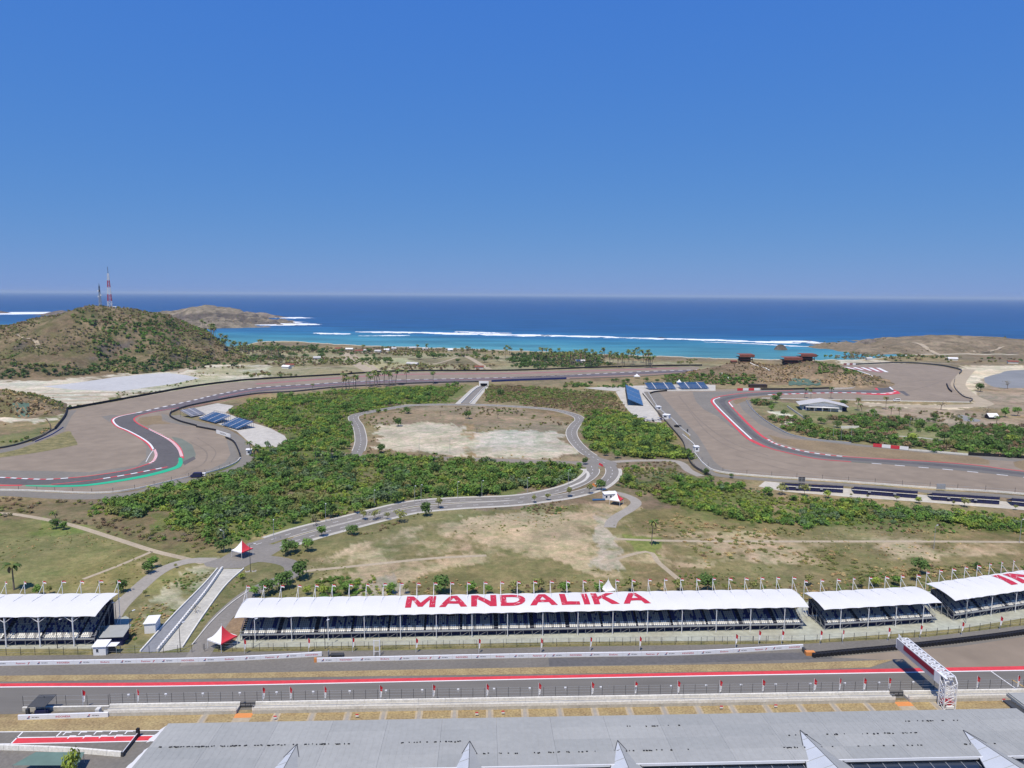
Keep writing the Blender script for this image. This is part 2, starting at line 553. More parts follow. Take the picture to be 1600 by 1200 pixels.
surf([(466, 506), (475, 507), (482, 508)], 2.4, seed=7)
surf([(10, 488), (40, 489.5), (72, 490.5)], 3.6, seed=8, gaps=.25)
surf([(560, 525), (600, 524.5), (640, 524)], 1.3, seed=9, gaps=.4)
surf([(1100, 534.5), (1180, 537.5), (1280, 543)], 1.3, seed=10, gaps=.42)
surf([(500, 538.5), (560, 541), (640, 544)], 1.5, seed=12, gaps=.4)

# ================================================================== GROUND COVER
TAN, DRY, OLIVE = np.array((.37, .295, .19)), np.array((.25, .198, .108)), np.array((.178, .158, .074))
GREEN, BROWN, SAND = np.array((.125, .14, .05)), np.array((.19, .145, .095)), np.array((.50, .45, .36))
GREYD, PALE, LGREEN = np.array((.37, .35, .31)), np.array((.36, .33, .22)), np.array((.17, .19, .06))
REG = [  # (outline in the photograph, colour, share covered, grain)
    ([(-300, 770), (400, 850), (620, 800), (900, 790), (1900, 830), (1900, 1030), (-300, 1030)], OLIVE, 1, .02),
    ([(-300, 800), (60, 800), (200, 850), (330, 880), (300, 930), (180, 920), (-300, 930)], np.array((.19, .175, .075)), .75, .02),
    ([(-300, 765), (150, 785), (300, 835), (340, 860), (250, 850), (100, 815), (-300, 800)], np.array((.17, .135, .075)), .7, .03),
    ([(1000, 820), (1900, 840), (1900, 960), (1000, 930)], np.array((.195, .158, .083)), .6, .025),
    ([(480, 890), (560, 850), (690, 815), (800, 800), (900, 785), (990, 790), (1010, 840), (1040, 880), (1000, 905), (930, 900), (880, 880), (760, 862), (640, 882), (520, 910)], TAN, .55, .05),
    ([(700, 812), (820, 802), (930, 800), (960, 850), (930, 878), (860, 872), (760, 850)], TAN, .5, .03),
    ([(925, 800), (965, 805), (960, 860), (990, 890), (920, 888), (940, 850)], np.array((.34, .30, .23)), .8, .05),
    ([(560, 900), (620, 880), (760, 862), (880, 862), (900, 872), (700, 885), (600, 925), (575, 935)], TAN, .55, .06),
    ([(560, 905), (620, 895), (640, 930), (560, 940)], np.array((.33, .29, .22)), .6, .06),
    ([(1000, 832), (1200, 834), (1450, 843), (1600, 846), (1600, 862), (1300, 880), (1050, 885)], TAN, .5, .04),
    ([(980, 835), (1030, 840), (1030, 868), (985, 865)], LGREEN, .75, .06),
    ([(130, 905), (235, 868), (245, 888), (180, 920), (120, 925)], TAN, .55, .05),
    ([(200, 960), (330, 870), (370, 885), (290, 960), (240, 1010), (180, 1010)], PALE, .5, .07),
    ([(60, 808), (130, 822), (130, 836), (60, 838)], LGREEN, .5, .04),
    # under the thickets
    ([(395, 700), (330, 748), (200, 775), (150, 787), (300, 838), (400, 850), (480, 815), (600, 788), (780, 773), (905, 750), (915, 732), (800, 722), (520, 710), (430, 680)], GREEN, .85, .03),
    ([(470, 700), (395, 655), (360, 638), (450, 618), (600, 605), (740, 600), (712, 628), (600, 640), (556, 650), (550, 705)], GREEN, .7, .03),
    ([(760, 600), (960, 615), (1000, 660), (1060, 690), (1075, 714), (960, 712), (910, 668), (890, 635), (760, 625)], np.array((.16, .15, .06)), .7, .02),
    ([(905, 660), (1040, 665), (1075, 712), (960, 712), (915, 690)], GREEN, .7, .03),
    ([(960, 735), (1050, 738), (1200, 775), (1400, 800), (1900, 830), (1900, 850), (1400, 822), (1290, 822), (1100, 815), (1010, 770)], GREEN, .75, .03),
    ([(960, 722), (1060, 722), (1090, 748), (1040, 742), (975, 735)], DRY, .5, .04),
    ([(1175, 622), (1260, 632), (1420, 640), (1600, 665), (1900, 690), (1900, 730), (1600, 714), (1420, 702), (1270, 684), (1200, 655)], np.array((.20, .19, .09)), .8, .03),
    ([(1200, 640), (1240, 650), (1250, 672), (1225, 668)], SAND, .7, .03),
    # dirt lots in the ring road
    ([(560, 655), (640, 636), (760, 634), (860, 646), (890, 665), (880, 678), (700, 668), (590, 664)], np.array((.24, .19, .13)), .9, .02),
    ([(587, 662), (700, 661), (718, 672), (800, 672), (875, 674), (884, 688), (903, 712), (800, 716), (685, 711), (590, 702)], np.array((.43, .375, .285)), .96, .03),
    ([(745, 674), (800, 672), (875, 674), (882, 688), (880, 706), (760, 704)], np.array((.42, .38, .31)), .85, .03),
    ([(715, 664), (735, 664), (745, 712), (722, 712)], np.array((.30, .21, .12)), .6, .06),
    ([(530, 712), (910, 716), (930, 724), (800, 725), (640, 718), (520, 714)], np.array((.28, .22, .14)), .8, .03),
    # far plain, between the far bend and the beach
    ([(330, 540), (520, 545), (800, 556), (1150, 570), (1150, 585), (800, 584), (600, 588), (400, 597), (300, 600)], np.array((.27, .24, .145)), .95, .01),
    ([(330, 552), (520, 558), (540, 575), (480, 572), (330, 575)], np.array((.19, .16, .09)), .65, .01),
    ([(560, 552), (800, 560), (1150, 572), (1100, 580), (800, 575), (640, 566)], np.array((.18, .15, .09)), .6, .012),
    ([(540, 556), (640, 560), (640, 580), (585, 580)], np.array((.33, .31, .18)), .6, .012),
    ([(-300, 592), (80, 595), (320, 570), (420, 570), (420, 590), (215, 625), (60, 660), (-300, 640)], SAND, .75, .02),
    ([(225, 600), (330, 575), (420, 572), (420, 592), (230, 616)], np.array((.33, .31, .20)), .6, .02),
    ([(100, 636), (180, 620), (210, 622), (104, 646), (60, 692), (-200, 720), (-200, 700), (50, 676)], np.array((.16, .16, .075)), .7, .03),
    # mud flat and beach on the right
    ([(1340, 640), (1540, 630), (1500, 580), (1520, 570), (2000, 575), (2000, 700), (1600, 690), (1450, 660)], np.array((.30, .235, .17)), .95, .015),
    ([(1505, 572), (1600, 571), (1590, 586), (1530, 592), (1520, 620), (1545, 632), (1500, 640), (1350, 634), (1350, 628), (1490, 634), (1535, 628), (1490, 600)], np.array((.56, .47, .34)), .95, .02),
    ([(1300, 556), (1345, 560), (1420, 568), (1340, 571), (1310, 568)], SAND, .8, .015),
    # beside the near straight
    ([(-300, 1000), (190, 1000), (190, 1030), (-300, 1030)], np.array((.20, .17, .085)), .9, .06),
]
def paint(X, Y):
    n0 = fbm(X*.012, Y*.012, 1, 5)
    n1 = fbm(X*.05, Y*.05, 21, 4)
    mix = np.clip((n0-.36)/.28, 0, 1)[:, None]
    C = BROWN*(1-mix)+DRY*mix
    wx = (fbm(X*.09, Y*.09, 31, 3)-.5)*14
    wy = (fbm(X*.09, Y*.09, 47, 3)-.5)*14
    for k, (poly, c, amt, g) in enumerate(REG):
        P = GP(poly)
        f = min(1.6, max(p.y for p in P)/250-.2, (max(p.y for p in P)-min(p.y for p in P))/16)
        ins = inpoly(X+wx*f, Y+wy*f, P)
        if amt >= 1:
            m = ins*1.0
        else:
            n = .68*fbm(X*g+k*17, Y*g+k*5, 60+k, 5)+.32*fbm(X*g*7+k*3, Y*g*7, 160+k, 4)
            thr = .5+(.5-amt)*.42
            m = ins*np.clip((n-thr)/.13+.5, 0, 1)
        m = m[:, None]
        C = C*(1-m)+np.asarray(c)*m
    C = C*(.74+.52*n1)[:, None]
    n2 = fbm(X*.022+9, Y*.022, 77, 4)
    C = C*np.stack([.9+.2*n2, 1+0*n2, 1.08-.16*n2], -1)
    return C
COAST = [(-800, 548), (330, 546), (380, 539), (400, 533), (450, 532.5), (500, 536), (575, 540), (650, 542), (800, 547), (875, 550), (1000, 555),
         (1150, 560), (1275, 562), (1337, 562), (1450, 553), (2400, 553)]
def make_ground():
    na, nr = 620, 330
    ang = np.radians(np.linspace(-50, 50, na))
    # far edge of the land for each bearing
    cx_ = 800+F_PX*np.tan(ang)/math.cos(PITCH)
    cy_ = np.interp(cx_, [p[0] for p in COAST], [p[1] for p in COAST])
    far = np.array([math.hypot(*G(x, y)[:2]) for x, y in zip(cx_, cy_)])
    far = np.convolve(np.pad(far, 4, mode='edge'), np.ones(9)/9, 'valid')
    far = far*(1+.012*(fbm(ang*90, ang*0+3, 5, 4)-.5)*2)
    t = np.linspace(0, 1, nr)
    Rr = 60*(far[:, None]/60)**t[None, :]
    extra = np.array([6, 16, 34, 80])
    Rr = np.concatenate([Rr, far[:, None]+extra[None, :]], 1)
    Z = np.zeros_like(Rr)
    Z[:, nr-1] = -.3
    Z[:, nr:] = np.array([-1.1, -2.2, -3.2, -5.0])
    X, Y = Rr*np.sin(ang)[:, None], Rr*np.cos(ang)[:, None]
    C = paint(X.ravel(), Y.ravel()).reshape(na, nr+4, 3)
    C[:, nr-2:] = SAND
    V = np.stack([X, Y, Z], -1).reshape(-1, 3)
    n = nr+4
    i, j = np.meshgrid(np.arange(na-1), np.arange(n-1), indexing='ij')
    a = (i*n+j).ravel()
    Fv = np.stack([a, a+1, a+n+1, a+n], -1)[:, ::-1]
    g = mesh_np('ground', V, Fv, M['ground'], col=C.reshape(-1, 3))
    tag(g, kind='structure')
    xs, ys = np.linspace(-2600, 2600, 60), np.linspace(-700, 620, 24)
    X, Y = np.meshgrid(xs, ys, indexing='ij')
    V = np.stack([X.ravel(), Y.ravel(), np.full(X.size, -.3)], -1)
    i, j = np.meshgrid(np.arange(59), np.arange(23), indexing='ij')
    a = (i*24+j).ravel()
    Fv = np.stack([a, a+24, a+25, a+1], -1)
    tag(mesh_np('terrain', V, Fv, M['ground'], col=paint(X.ravel(), Y.ravel())), kind='structure')
make_ground()

# ================================================================== HILLS
HILLS = {}
def hill(name, ridge, wf, wb, cols, rough=.16, res=3.0, seed=0, cliff=None, base=-1.0, label=None, power=1.0, rockdark=True):
    """ridge: (px, py, distance) points of the skyline; wf/wb: how far the slope runs towards / away from the viewer"""
    R = [GD(*r) for r in ridge]
    R = cr(R, n=90)
    rx, ry, rz = (np.array([p[i] for p in R]) for i in range(3))
    wfs = np.interp(np.linspace(0, 1, 90), np.linspace(0, 1, len(wf)), wf)
    wbs = np.interp(np.linspace(0, 1, 90), np.linspace(0, 1, len(wb)), wb)
    x0, x1 = rx.min()-max(wf)*.8, rx.max()+max(wf)*.8
    y0, y1 = ry.min()-max(wf)*1.1, ry.max()+max(wb)*1.1
    nx, ny = int((x1-x0)/res)+1, int((y1-y0)/res)+1
    xs, ys = np.linspace(x0, x1, nx), np.linspace(y0, y1, ny)
    X, Y = np.meshgrid(xs, ys, indexing='ij')
    shp = X.shape
    X, Y = X.ravel(), Y.ravel()
    Hh = np.full(X.shape, base, float)
    wob = 1+rough*2.2*(fbm(X/55, Y/55, seed+3, 4)-.5)
    for k in range(90):
        d = np.hypot(X-rx[k], Y-ry[k])
        w = np.where(Y < ry[k], wfs[k], wbs[k])
        u = np.clip(d/(w*wob), 0, 1)
        prof = (1-u**power)**1.35 if power != 1 else (0.5+0.5*np.cos(np.pi*u))*.55+(1-u)*.45
        Hh = np.maximum(Hh, base+(rz[k]-base)*prof)
    body = np.clip((Hh-base)/max(4.0, .15*rz.max()), 0, 1)
    gul = fbm(X/28, Y/60, seed+9, 5)-.5
    Hh = Hh+body*rough*rz.max()*.55*gul
    sl = np.gradient(Hh.reshape(shp), res)
    slope = np.hypot(sl[0], sl[1]).ravel()
    n0, n1 = fbm(X/45, Y/45, seed+20, 5), fbm(X/14, Y/14, seed+31, 4)
    m = np.clip((n0-.38)/.24, 0, 1)[:, None]
    C = np.array(cols[0])*(1-m)+np.array(cols[1])*m
    g = np.clip((n1-.52)/.1, 0, 1)[:, None]*.8
    C = C*(1-g)+np.array(cols[2])*g
    if rockdark:
        rk = (np.clip((slope-(.42 if name in ('headland', 'rocky_islet') else .75))/.3, 0, 1)*(Hh < base+.65*rz.max()))[:, None]
        C = C*(1-rk)+np.array((.12, .10, .085))*rk
    V = np.stack([X, Y, Hh], -1)
    i, j = np.meshgrid(np.arange(nx-1), np.arange(ny-1), indexing='ij')
    a = (i*ny+j).ravel()
    Fv = np.stack([a, a+ny, a+ny+1, a+1], -1)
    keep = (Hh[Fv] > base+.05).any(1)
    o = mesh_np(name, V, Fv[keep], M['hillside'], col=C, smooth=True)
    tag(o, label, kind='structure')
    HILLS[len(HILLS)] = (xs, ys, Hh.reshape(shp), name)
    return o
def hill_z(x, y):
    best = 0.0
    for xs, ys, Hh, _ in HILLS.values():
        if xs[0] < x < xs[-1] and ys[0] < y < ys[-1]:
            best = max(best, float(Hh[int((x-xs[0])/(xs[1]-xs[0])), int((y-ys[0])/(ys[1]-ys[0]))]))
    return best
H_BRN, H_DRY, H_GRN = (.155, .118, .072), (.195, .15, .09), (.115, .108, .05)
hill('mast_hill', [(-260, 560, 930), (-120, 540, 950), (0, 521, 960), (32, 508, 965), (70, 500, 970), (100, 492, 975), (135, 482, 985), (170, 479, 1000), (200, 481, 1010),
     (230, 486, 1025), (255, 496, 1040), (285, 502, 1062), (303, 509, 1078), (313, 518, 1090), (318, 530, 1100)],
     [180, 190, 200, 205, 190, 130, 22], [200, 210, 220, 150, 30], (H_BRN, H_DRY, H_GRN), seed=1, res=3.2, rough=.26)
hill('headland', [(245, 498, 2200), (265, 487, 2230), (295, 481, 2260), (325, 476.5, 2290), (350, 482, 2270), (364, 492, 2240), (370, 504, 2190)],
     [200, 230, 190, 40], [220, 240, 60], ((.20, .165, .125), (.25, .205, .15), (.14, .115, .085)), rough=.55, seed=5, res=4, base=-4)
hill('headland', [(262, 505, 2060), (310, 501, 2050), (345, 502, 2030), (366, 508, 2010)], [130, 140, 40], [160, 160, 60],
     ((.20, .165, .125), (.25, .205, .15), (.14, .115, .085)), rough=.8, seed=8, res=4, base=-4)
hill('rocky_islet', [(372, 491, 2900), (385, 487, 2900), (398, 489, 2900), (408, 487.5, 2900), (420, 492, 2890), (436, 496, 2880)], [70, 80, 60], [90, 90, 70],
     ((.18, .14, .115), (.24, .19, .15), (.10, .085, .075)), rough=.5, seed=11, res=7, base=-4)
hill('rocky_islet', [(-60, 484, 3200), (-15, 484, 3200), (3, 487, 3200), (12, 492, 3190)], [60, 60, 40], [70, 70, 50], ((.17, .13, .11), (.2, .16, .13), (.1, .085, .075)), rough=.5, seed=13, res=8, base=-4)
hill('rocky_islet', [(70, 490, 3000), (82, 487, 3000), (97, 484.5, 3000), (106, 489, 2990)], [60, 60, 40], [70, 70, 50], ((.17, .13, .11), (.2, .16, .13), (.1, .085, .075)), rough=.5, seed=14, res=8, base=-4)
hill('headland', [(1362, 547, 1270), (1380, 541, 1285), (1402, 539, 1290), (1430, 533, 1330), (1455, 526.5, 1370), (1478, 523.5, 1390), (1500, 525, 1400), (1530, 526, 1400), (1560, 527, 1400), (1590, 534, 1390),
     (1640, 540, 1380), (1720, 556, 1370)], [55, 120, 200, 220, 210, 190], [60, 190, 230, 200], ((.20, .155, .105), (.255, .20, .14), (.15, .12, .08)), rough=.55, seed=17, res=3.5, base=-3)
hill('sea_stack', [(1349, 541, 1375), (1356, 532, 1375), (1362, 530, 1375), (1367, 541, 1370)], [14, 20, 10], [16, 20, 10], ((.13, .105, .09), (.17, .14, .12), (.09, .075, .065)), rough=.5, seed=19, res=1.6, base=-4, power=2.5)
hill('sea_stack', [(1216, 545, 1310), (1220, 538, 1310), (1225, 546, 1308)], [8, 11, 7], [9, 11, 7], ((.13, .105, .09), (.16, .13, .11), (.09, .075, .065)), rough=.5, seed=23, res=1.5, base=-4, power=2.5)
hill('reef_rock', [(1028, 529, 1640), (1033, 527, 1640), (1044, 529.5, 1635)], [12, 12, 12], [12, 12, 12], ((.06, .05, .05), (.08, .07, .06), (.05, .04, .04)), rough=.5, seed=27, res=2, base=-3.5)
hill('reef_rock', [(1248, 533.5, 1590), (1262, 531.5, 1590), (1275, 534.5, 1580)], [14, 14, 14], [14, 14, 14], ((.06, .05, .05), (.08, .07, .06), (.05, .04, .04)), rough=.5, seed=29, res=2, base=-3.5)
for k_, (x_, y_, d_, w_) in enumerate([(1344, 547, 1300, 12), (1351, 549, 1270, 14), (1343, 553, 1230, 10), (1356, 545, 1310, 12), (1372, 541, 1330, 14), (1362, 553, 1210, 12), (1338, 551, 1250, 7)]):
    hill('sea_rock', [(x_-4, y_+1.5, d_), (x_, y_, d_), (x_+3, y_+1.8, d_)], [w_*.7, w_, w_*.6], [w_*.7, w_, w_*.6], ((.11, .09, .075), (.15, .125, .105), (.075, .062, .055)), rough=.6, seed=60+k_, res=1.5, base=-4, power=2.0)
hill('restaurant_hill', [(1092, 592, 800), (1115, 580, 812), (1140, 571, 825), (1165, 566, 835), (1190, 569, 840), (1215, 571, 840), (1240, 567.5, 835), (1265, 566, 830), (1290, 573, 815), (1312, 584, 795), (1330, 596, 775)],
     [40, 75, 85, 85, 75, 50], [60, 90, 90, 50], ((.20, .145, .095), (.29, .21, .13), (.16, .12, .075)), rough=.2, seed=33, res=1.8, rockdark=False)
hill('roadside_hill', [(-160, 628, 560), (-60, 612, 560), (0, 616, 555), (15, 618, 553), (32, 626, 548), (44, 640, 540), (50, 654, 530)],
     [60, 60, 44, 18, 9], [80, 60, 15], ((.19, .145, .09), (.24, .18, .115), (.13, .12, .055)), rough=.2, seed=37, res=1.5, power=2.2, rockdark=False)
# ================================================================== SHEETS ON THE GROUND
def struct(o, label=None):
    return tag(o, label, kind='structure')
def fill(name, px, m, z, smooth=False):
    P = GP(px, 0)
    if smooth:
        P = cr(P+[P[0]], n=len(P)*8)[:-1]
    tri = tessellate_polygon([[Vector((p.x, p.y, 0)) for p in P]])
    fs = []
    for a, b, c in tri:
        A, B, Cc = P[a], P[b], P[c]
        cr_ = (B-A).cross(Cc-A).z
        if abs(cr_) < 1e-6: continue
        fs.append((a, b, c) if cr_ > 0 else (a, c, b))
    mb = MB()
    mb.add([(p.x, p.y, z) for p in P], fs)
    return struct(mb.build(name, m))
def band(name, Lp, Rp, m, z, n=90):
    A, B = cr(GP(Lp), n=n), cr(GP(Rp), n=n)
    V = [(p.x, p.y, z) for p in A]+[(p.x, p.y, z) for p in B]
    fs = [(i, i+1, n+i+1, n+i) for i in range(n-1)]
    if (A[1]-A[0]).cross(B[0]-A[0]).z < 0:
        fs = [f[::-1] for f in fs]
    mb = MB()
    mb.add(V, fs)
    return struct(mb.build(name, m))
def offs(P, d):
    out = []
    for i, p in enumerate(P):
        t = P[min(i+1, len(P)-1)]-P[max(i-1, 0)]
        n = Vector((-t.y, t.x, 0)).normalized()
        out.append(p+n*d)
    return out
def ribw(mb, P, w, z, mi=0):
    A, B = offs(P, w/2), offs(P, -w/2)
    n = len(P)
    mb.add([(p.x, p.y, z) for p in A]+[(p.x, p.y, z) for p in B], [(i, n+i, n+i+1, i+1) for i in range(n-1)], mi)
def ribbon(name, px, w, m, z, step=3.0):
    mb = MB()
    ribw(mb, cr(GP(px), step=step), w, z)
    return struct(mb.build(name, m))
def kerb(name, px, w, step, z, mats=('red_far', 'white'), off=0.0, world_pts=None, h=0.0):
    P = cr(world_pts or GP(px), step=step if len(mats) > 1 else 2.5)
    A, B = offs(P, off+w/2), offs(P, off-w/2)
    mb = MB()
    n = len(P)
    for i in range(n-1):
        k = (i % 2) if len(mats) > 1 else 0
        vs = [A[i], B[i], B[i+1], A[i+1]]
        mb.add([(p.x, p.y, z+h) for p in vs], [(0, 1, 2, 3)], k)
    return struct(mb.build(name, [M[x] for x in mats]))
def dashes(name, px, w, on, off_, m, z):
    P = cr(GP(px), step=on/3)
    mb, per = MB(), (on+off_)/(on/3)
    i = 0.0
    while i+3 < len(P):
        ribw(mb, P[int(i):int(i)+4], w, z)
        i += per
    return struct(mb.build(name, m))
def barrier(name, label, cat, px, h, t, m, rail=None, posts=None, group=None, z0=-.05):
    P = cr(GP(px), step=4.0)
    o = thing(name, label, cat, P[0], 0, group)
    Q = [p-P[0] for p in P]
    mb = MB().wall(Q, h, t, z0)
    mb.build('barrier_wall', M[m], o)
    if rail:
        r = MB()
        for zz in rail:
            for a, b in zip(Q[:-1:2], Q[2::2]):
                r.bar(a+Vector((0, 0, zz)), b+Vector((0, 0, zz)), .07)
        r.build('rail', M['steel'], o)
    if posts:
        pm = None
        hgt, sp = posts
        for p in resample(Q, step=sp):
            if pm is None:
                c = MB().box(-.06, .06, -.06, .06, 0, hgt).build('post', M['dark'], o)
                pm = c
            else:
                c = link(pm.copy(), o)
            c.location = p
    return o

# ------------------------------------------------------------------ the left bends
fill('painted_runoff', [(105, 641), (215, 621), (300, 606), (362, 597.5), (400, 594.5), (532, 587), (560, 585), (635, 581.5), (800, 580.5), (929, 577), (1025, 574), (1092, 573), (1092, 580),
     (1025, 587), (900, 592), (800, 595), (532, 606), (460, 613), (400, 616), (330, 628), (290, 637), (268, 645), (266, 651), (280, 659), (307, 666.5), (337, 673), (352, 684), (365, 691), (372, 703), (376, 715), (366, 725), (335, 736), (275, 750), (212, 764), (150, 770), (32, 766), (-120, 764),
     (-120, 706), (0, 703), (50, 690), (86, 671)], M['runoff'], .02)
fill('runoff_edge', [(103, 642), (86, 671), (50, 690), (0, 702), (-150, 712), (-150, 720), (0, 712), (60, 690), (100, 674), (112, 650), (120, 641), (112, 641)], M['runoff_grey'], .035)
fill('runoff_edge', [(0, 747), (75, 750), (200, 735), (232, 724), (243, 704), (232, 690), (215, 680), (229, 697), (228, 716), (215, 727), (140, 738), (75, 736), (0, 735), (-120, 736), (-120, 748)], M['runoff_grey'], .035)
fill('runoff_edge', [(284, 712), (277, 695), (268, 682), (285, 686), (300, 695), (306, 710), (304, 718), (286, 726)], M['green_dull'], .035)
fill('runoff_edge', [(354, 686), (364, 692), (371, 704), (375, 715), (366, 724), (335, 735.5), (300, 743), (330, 733), (352, 722), (360, 710), (356, 695)], M['runoff_grey'], .035)
fill('runoff_edge', [(252, 646), (267, 650), (280, 659), (307, 666), (290, 665), (265, 660), (254, 655)], M['runoff_grey'], .035)
fill('runoff_edge', [(158, 651), (176, 648), (190, 650), (179, 654), (182, 663), (210, 678), (228, 689), (200, 677), (176, 662)], M['runoff_grey'], .035)
fill('dry_grass_patch', [(-120, 718), (0, 708), (60, 691), (105, 674), (113, 680), (121, 694), (112, 697), (60, 707), (0, 715), (-120, 728)], M['turf'], .05, True)
fill('dry_grass_patch', [(218, 653), (240, 650), (252, 650), (254, 658), (266, 662), (240, 663), (228, 665), (216, 659)], M['patchgrass'], .05, True)
TL = [(1092, 578), (1025, 580), (975, 582), (900, 585.5), (800, 589.5), (700, 592), (610, 594), (540, 597), (485, 600.5), (400, 606), (342, 616), (300, 626), (250, 637), (215, 645), (190, 650), (179, 654.5), (178, 659), (185, 666), (200, 672.5), (220, 683), (234, 693), (241, 703), (244, 712), (240, 720), (225, 728), (200, 734.5), (150, 742.5), (112, 746.5), (75, 749), (37, 748), (0, 746), (-120, 742)]
TR = [(1092, 580.3), (1025, 583.5), (975, 586), (900, 589), (800, 592.5), (700, 596), (610, 598.5), (540, 602), (485, 606), (400, 613), (342, 624.5), (295, 635), (260, 641), (232, 646), (217, 650), (210, 655), (215, 661), (232, 670), (252, 680), (270, 691), (280, 702), (284, 712), (277, 722), (262, 729.5), (200, 741.5), (150, 749.5), (100, 755), (75, 757), (37, 757.5), (0, 756.5), (-60, 755), (-120, 753)]
TL, TR = TL[:], TR[:]
band('race_track', TL[:20], TR[:20], M['track_far'], .06, 160)
band('race_track', TL[13:], TR[13:], M['track_dark'], .07, 160)
kerb('track_kerb', TL[3:14], 2.2, 5.0, .10, ('white', 'track_far'))
kerb('track_kerb', [(215, 645), (190, 650), (179, 654.5), (178, 659), (185, 666), (200, 672.5), (220, 683), (234, 693), (241, 703)], 1.1, 900, .10, ('white',), off=-.2)
kerb('track_kerb', [(212, 645), (188, 650), (177, 654.5), (176.5, 660), (185, 667.5), (200, 674), (219, 684.5), (232, 694), (239.5, 704)], 1.7, 40, .085, ('red_far',))
kerb('track_kerb', [(241, 702), (244, 711), (240, 720), (232, 725)], 1.5, 1.6, .10)
kerb('track_kerb', [(232, 725), (200, 734.5), (150, 742.5), (118, 746.3)], 1.1, 30, .10, ('red_far',))
kerb('track_kerb', [(118, 746.2), (75, 749), (37, 748), (0, 746), (-100, 742)], 1.4, 3.2, .10)
kerb('line_mark', [(228, 722), (234, 711), (241, 701)], .35, 50, .10, ('white',))
kerb('track_kerb', [(295, 635), (250, 641.5), (230, 646), (216, 650), (209.5, 655), (215, 661.5), (232, 671)], 1.0, 30, .10, ('red_far',))
kerb('track_kerb', [(232, 670.2), (252, 680), (264, 687)], 1.5, 2.4, .10, ('white', 'red_far'))
kerb('track_kerb', [(262, 685.6), (271, 692), (280, 702.5), (284, 714)], 1.7, 1.7, .11, ('white', 'red_far'))
kerb('track_kerb', [(264, 685.5), (273.5, 692), (282, 702), (286, 716)], 1.2, 60, .10, ('red_far',))
kerb('track_kerb', [(262, 729.5), (200, 741.5), (150, 749.7)], 1.5, 3.2, .10)
kerb('track_kerb', [(150, 749.7), (110, 754.3), (80, 757)], .9, 40, .10, ('red_far',))
kerb('track_kerb', [(34, 758.5), (0, 758.5), (-120, 756)], 2.0, 40, .10, ('red_far',))
fill('paved_strip', [(277, 722), (262, 730), (200, 742.5), (150, 750.5), (80, 757.5), (100, 759.5), (150, 755.5), (225, 743.5), (268, 733), (279, 724)], M['track_dark'], .09)
band('green_verge', [(279, 715.5), (278, 724), (268, 731), (222, 743), (150, 755.3), (100, 758.6), (40, 758.5)], [(284.5, 715.5), (285, 725), (275, 733), (226, 746), (150, 758.2), (100, 761), (40, 760)], M['green_paint'], .12)
fill('tyre_mark', [(285, 722), (303, 713), (306, 717), (288, 727)], M['track_dark'], .055)
# service lane round the outside
ribbon('service_road', [(-150, 771), (0, 770.5), (90, 775), (150, 776), (215, 770.5), (265, 756.5), (345, 740.5), (378, 728), (388, 716), (380, 699), (366, 684), (345, 672), (318, 664), (285, 655), (272, 649)], 9, M['runoff_grey'], .032)
ribbon('inner_verge', [(-100, 760), (0, 761.5), (60, 764), (150, 764), (212, 758), (268, 745)], 7, M['runoff'], .04)
kerb('pale_strip', [(342, 621), (400, 609.5), (485, 603), (610, 596.5), (800, 591)], 2.6, 60, .085, ('pink',))
kerb('pale_strip', [(295, 636.5), (345, 627), (400, 617), (480, 609)], 2.0, 60, .085, ('pink',))
kerb('pale_strip', [(610, 600), (800, 594), (900, 590.2), (1025, 584.6), (1092, 581)], 3.0, 60, .08, ('pink',))
kerb('track_kerb', [(800, 589.6), (900, 585.6), (975, 582), (1025, 580), (1092, 577.8)], 2.4, 6, .10, ('white', 'track_far'))
ribbon('pale_strip', [(400, 600), (532, 590.5), (635, 585), (800, 583.5), (929, 579.5), (1060, 575)], 9, M['pink'], .03)

# ------------------------------------------------------------------ the right bends
fill('painted_runoff', [(1014, 613), (1040, 610.5), (1200, 606.5), (1300, 606), (1345, 604), (1300, 590), (1310, 571), (1337, 570.5), (1400, 568), (1437, 569), (1475, 573), (1501, 579.5), (1499, 585), (1487, 595), (1490, 607), (1505, 620), (1519, 625), (1516, 629), (1400, 626.5), (1300, 624.5), (1200, 622), (1170, 624), (1178, 642), (1200, 660), (1215, 668),
     (1236, 678), (1270, 686), (1330, 692.5), (1365, 696.5), (1420, 703), (1512, 711), (1600, 715), (1850, 735), (1850, 800), (1600, 771.5), (1450, 761.5), (1300, 750.5), (1200, 744.5), (1120, 737), (1100, 725), (1087, 705), (1075, 677), (1047, 652), (1025, 635)], M['runoff'], .02)
fill('runoff_edge', [(1014, 613), (1030, 613), (1055, 642), (1090, 680), (1115, 720), (1129, 732), (1150, 739), (1120, 737), (1100, 725), (1087, 705), (1075, 677), (1047, 652), (1025, 635)], M['runoff_grey'], .035)
fill('runoff_edge', [(1082, 612), (1130, 612), (1200, 608.5), (1300, 608), (1330, 610), (1200, 613), (1130, 619), (1114, 625), (1145, 662), (1172, 686), (1200, 699), (1180, 697), (1122, 651), (1100, 640), (1087, 627)], M['runoff_grey'], .035)
fill('runoff_edge', [(1152, 624), (1200, 620), (1172, 624.5), (1178, 642), (1200, 660), (1236, 678), (1270, 686), (1330, 692.5), (1420, 703), (1512, 711), (1600, 715), (1850, 735), (1850, 741), (1600, 722), (1512, 716), (1420, 708), (1330, 697), (1270, 690), (1225, 680), (1185, 662), (1160, 640)], M['runoff_grey'], .035)
fill('runoff_edge', [(1347, 604), (1325, 585), (1312, 577), (1327, 580.5), (1345, 589), (1372, 609)], M['runoff_grey'], .035)
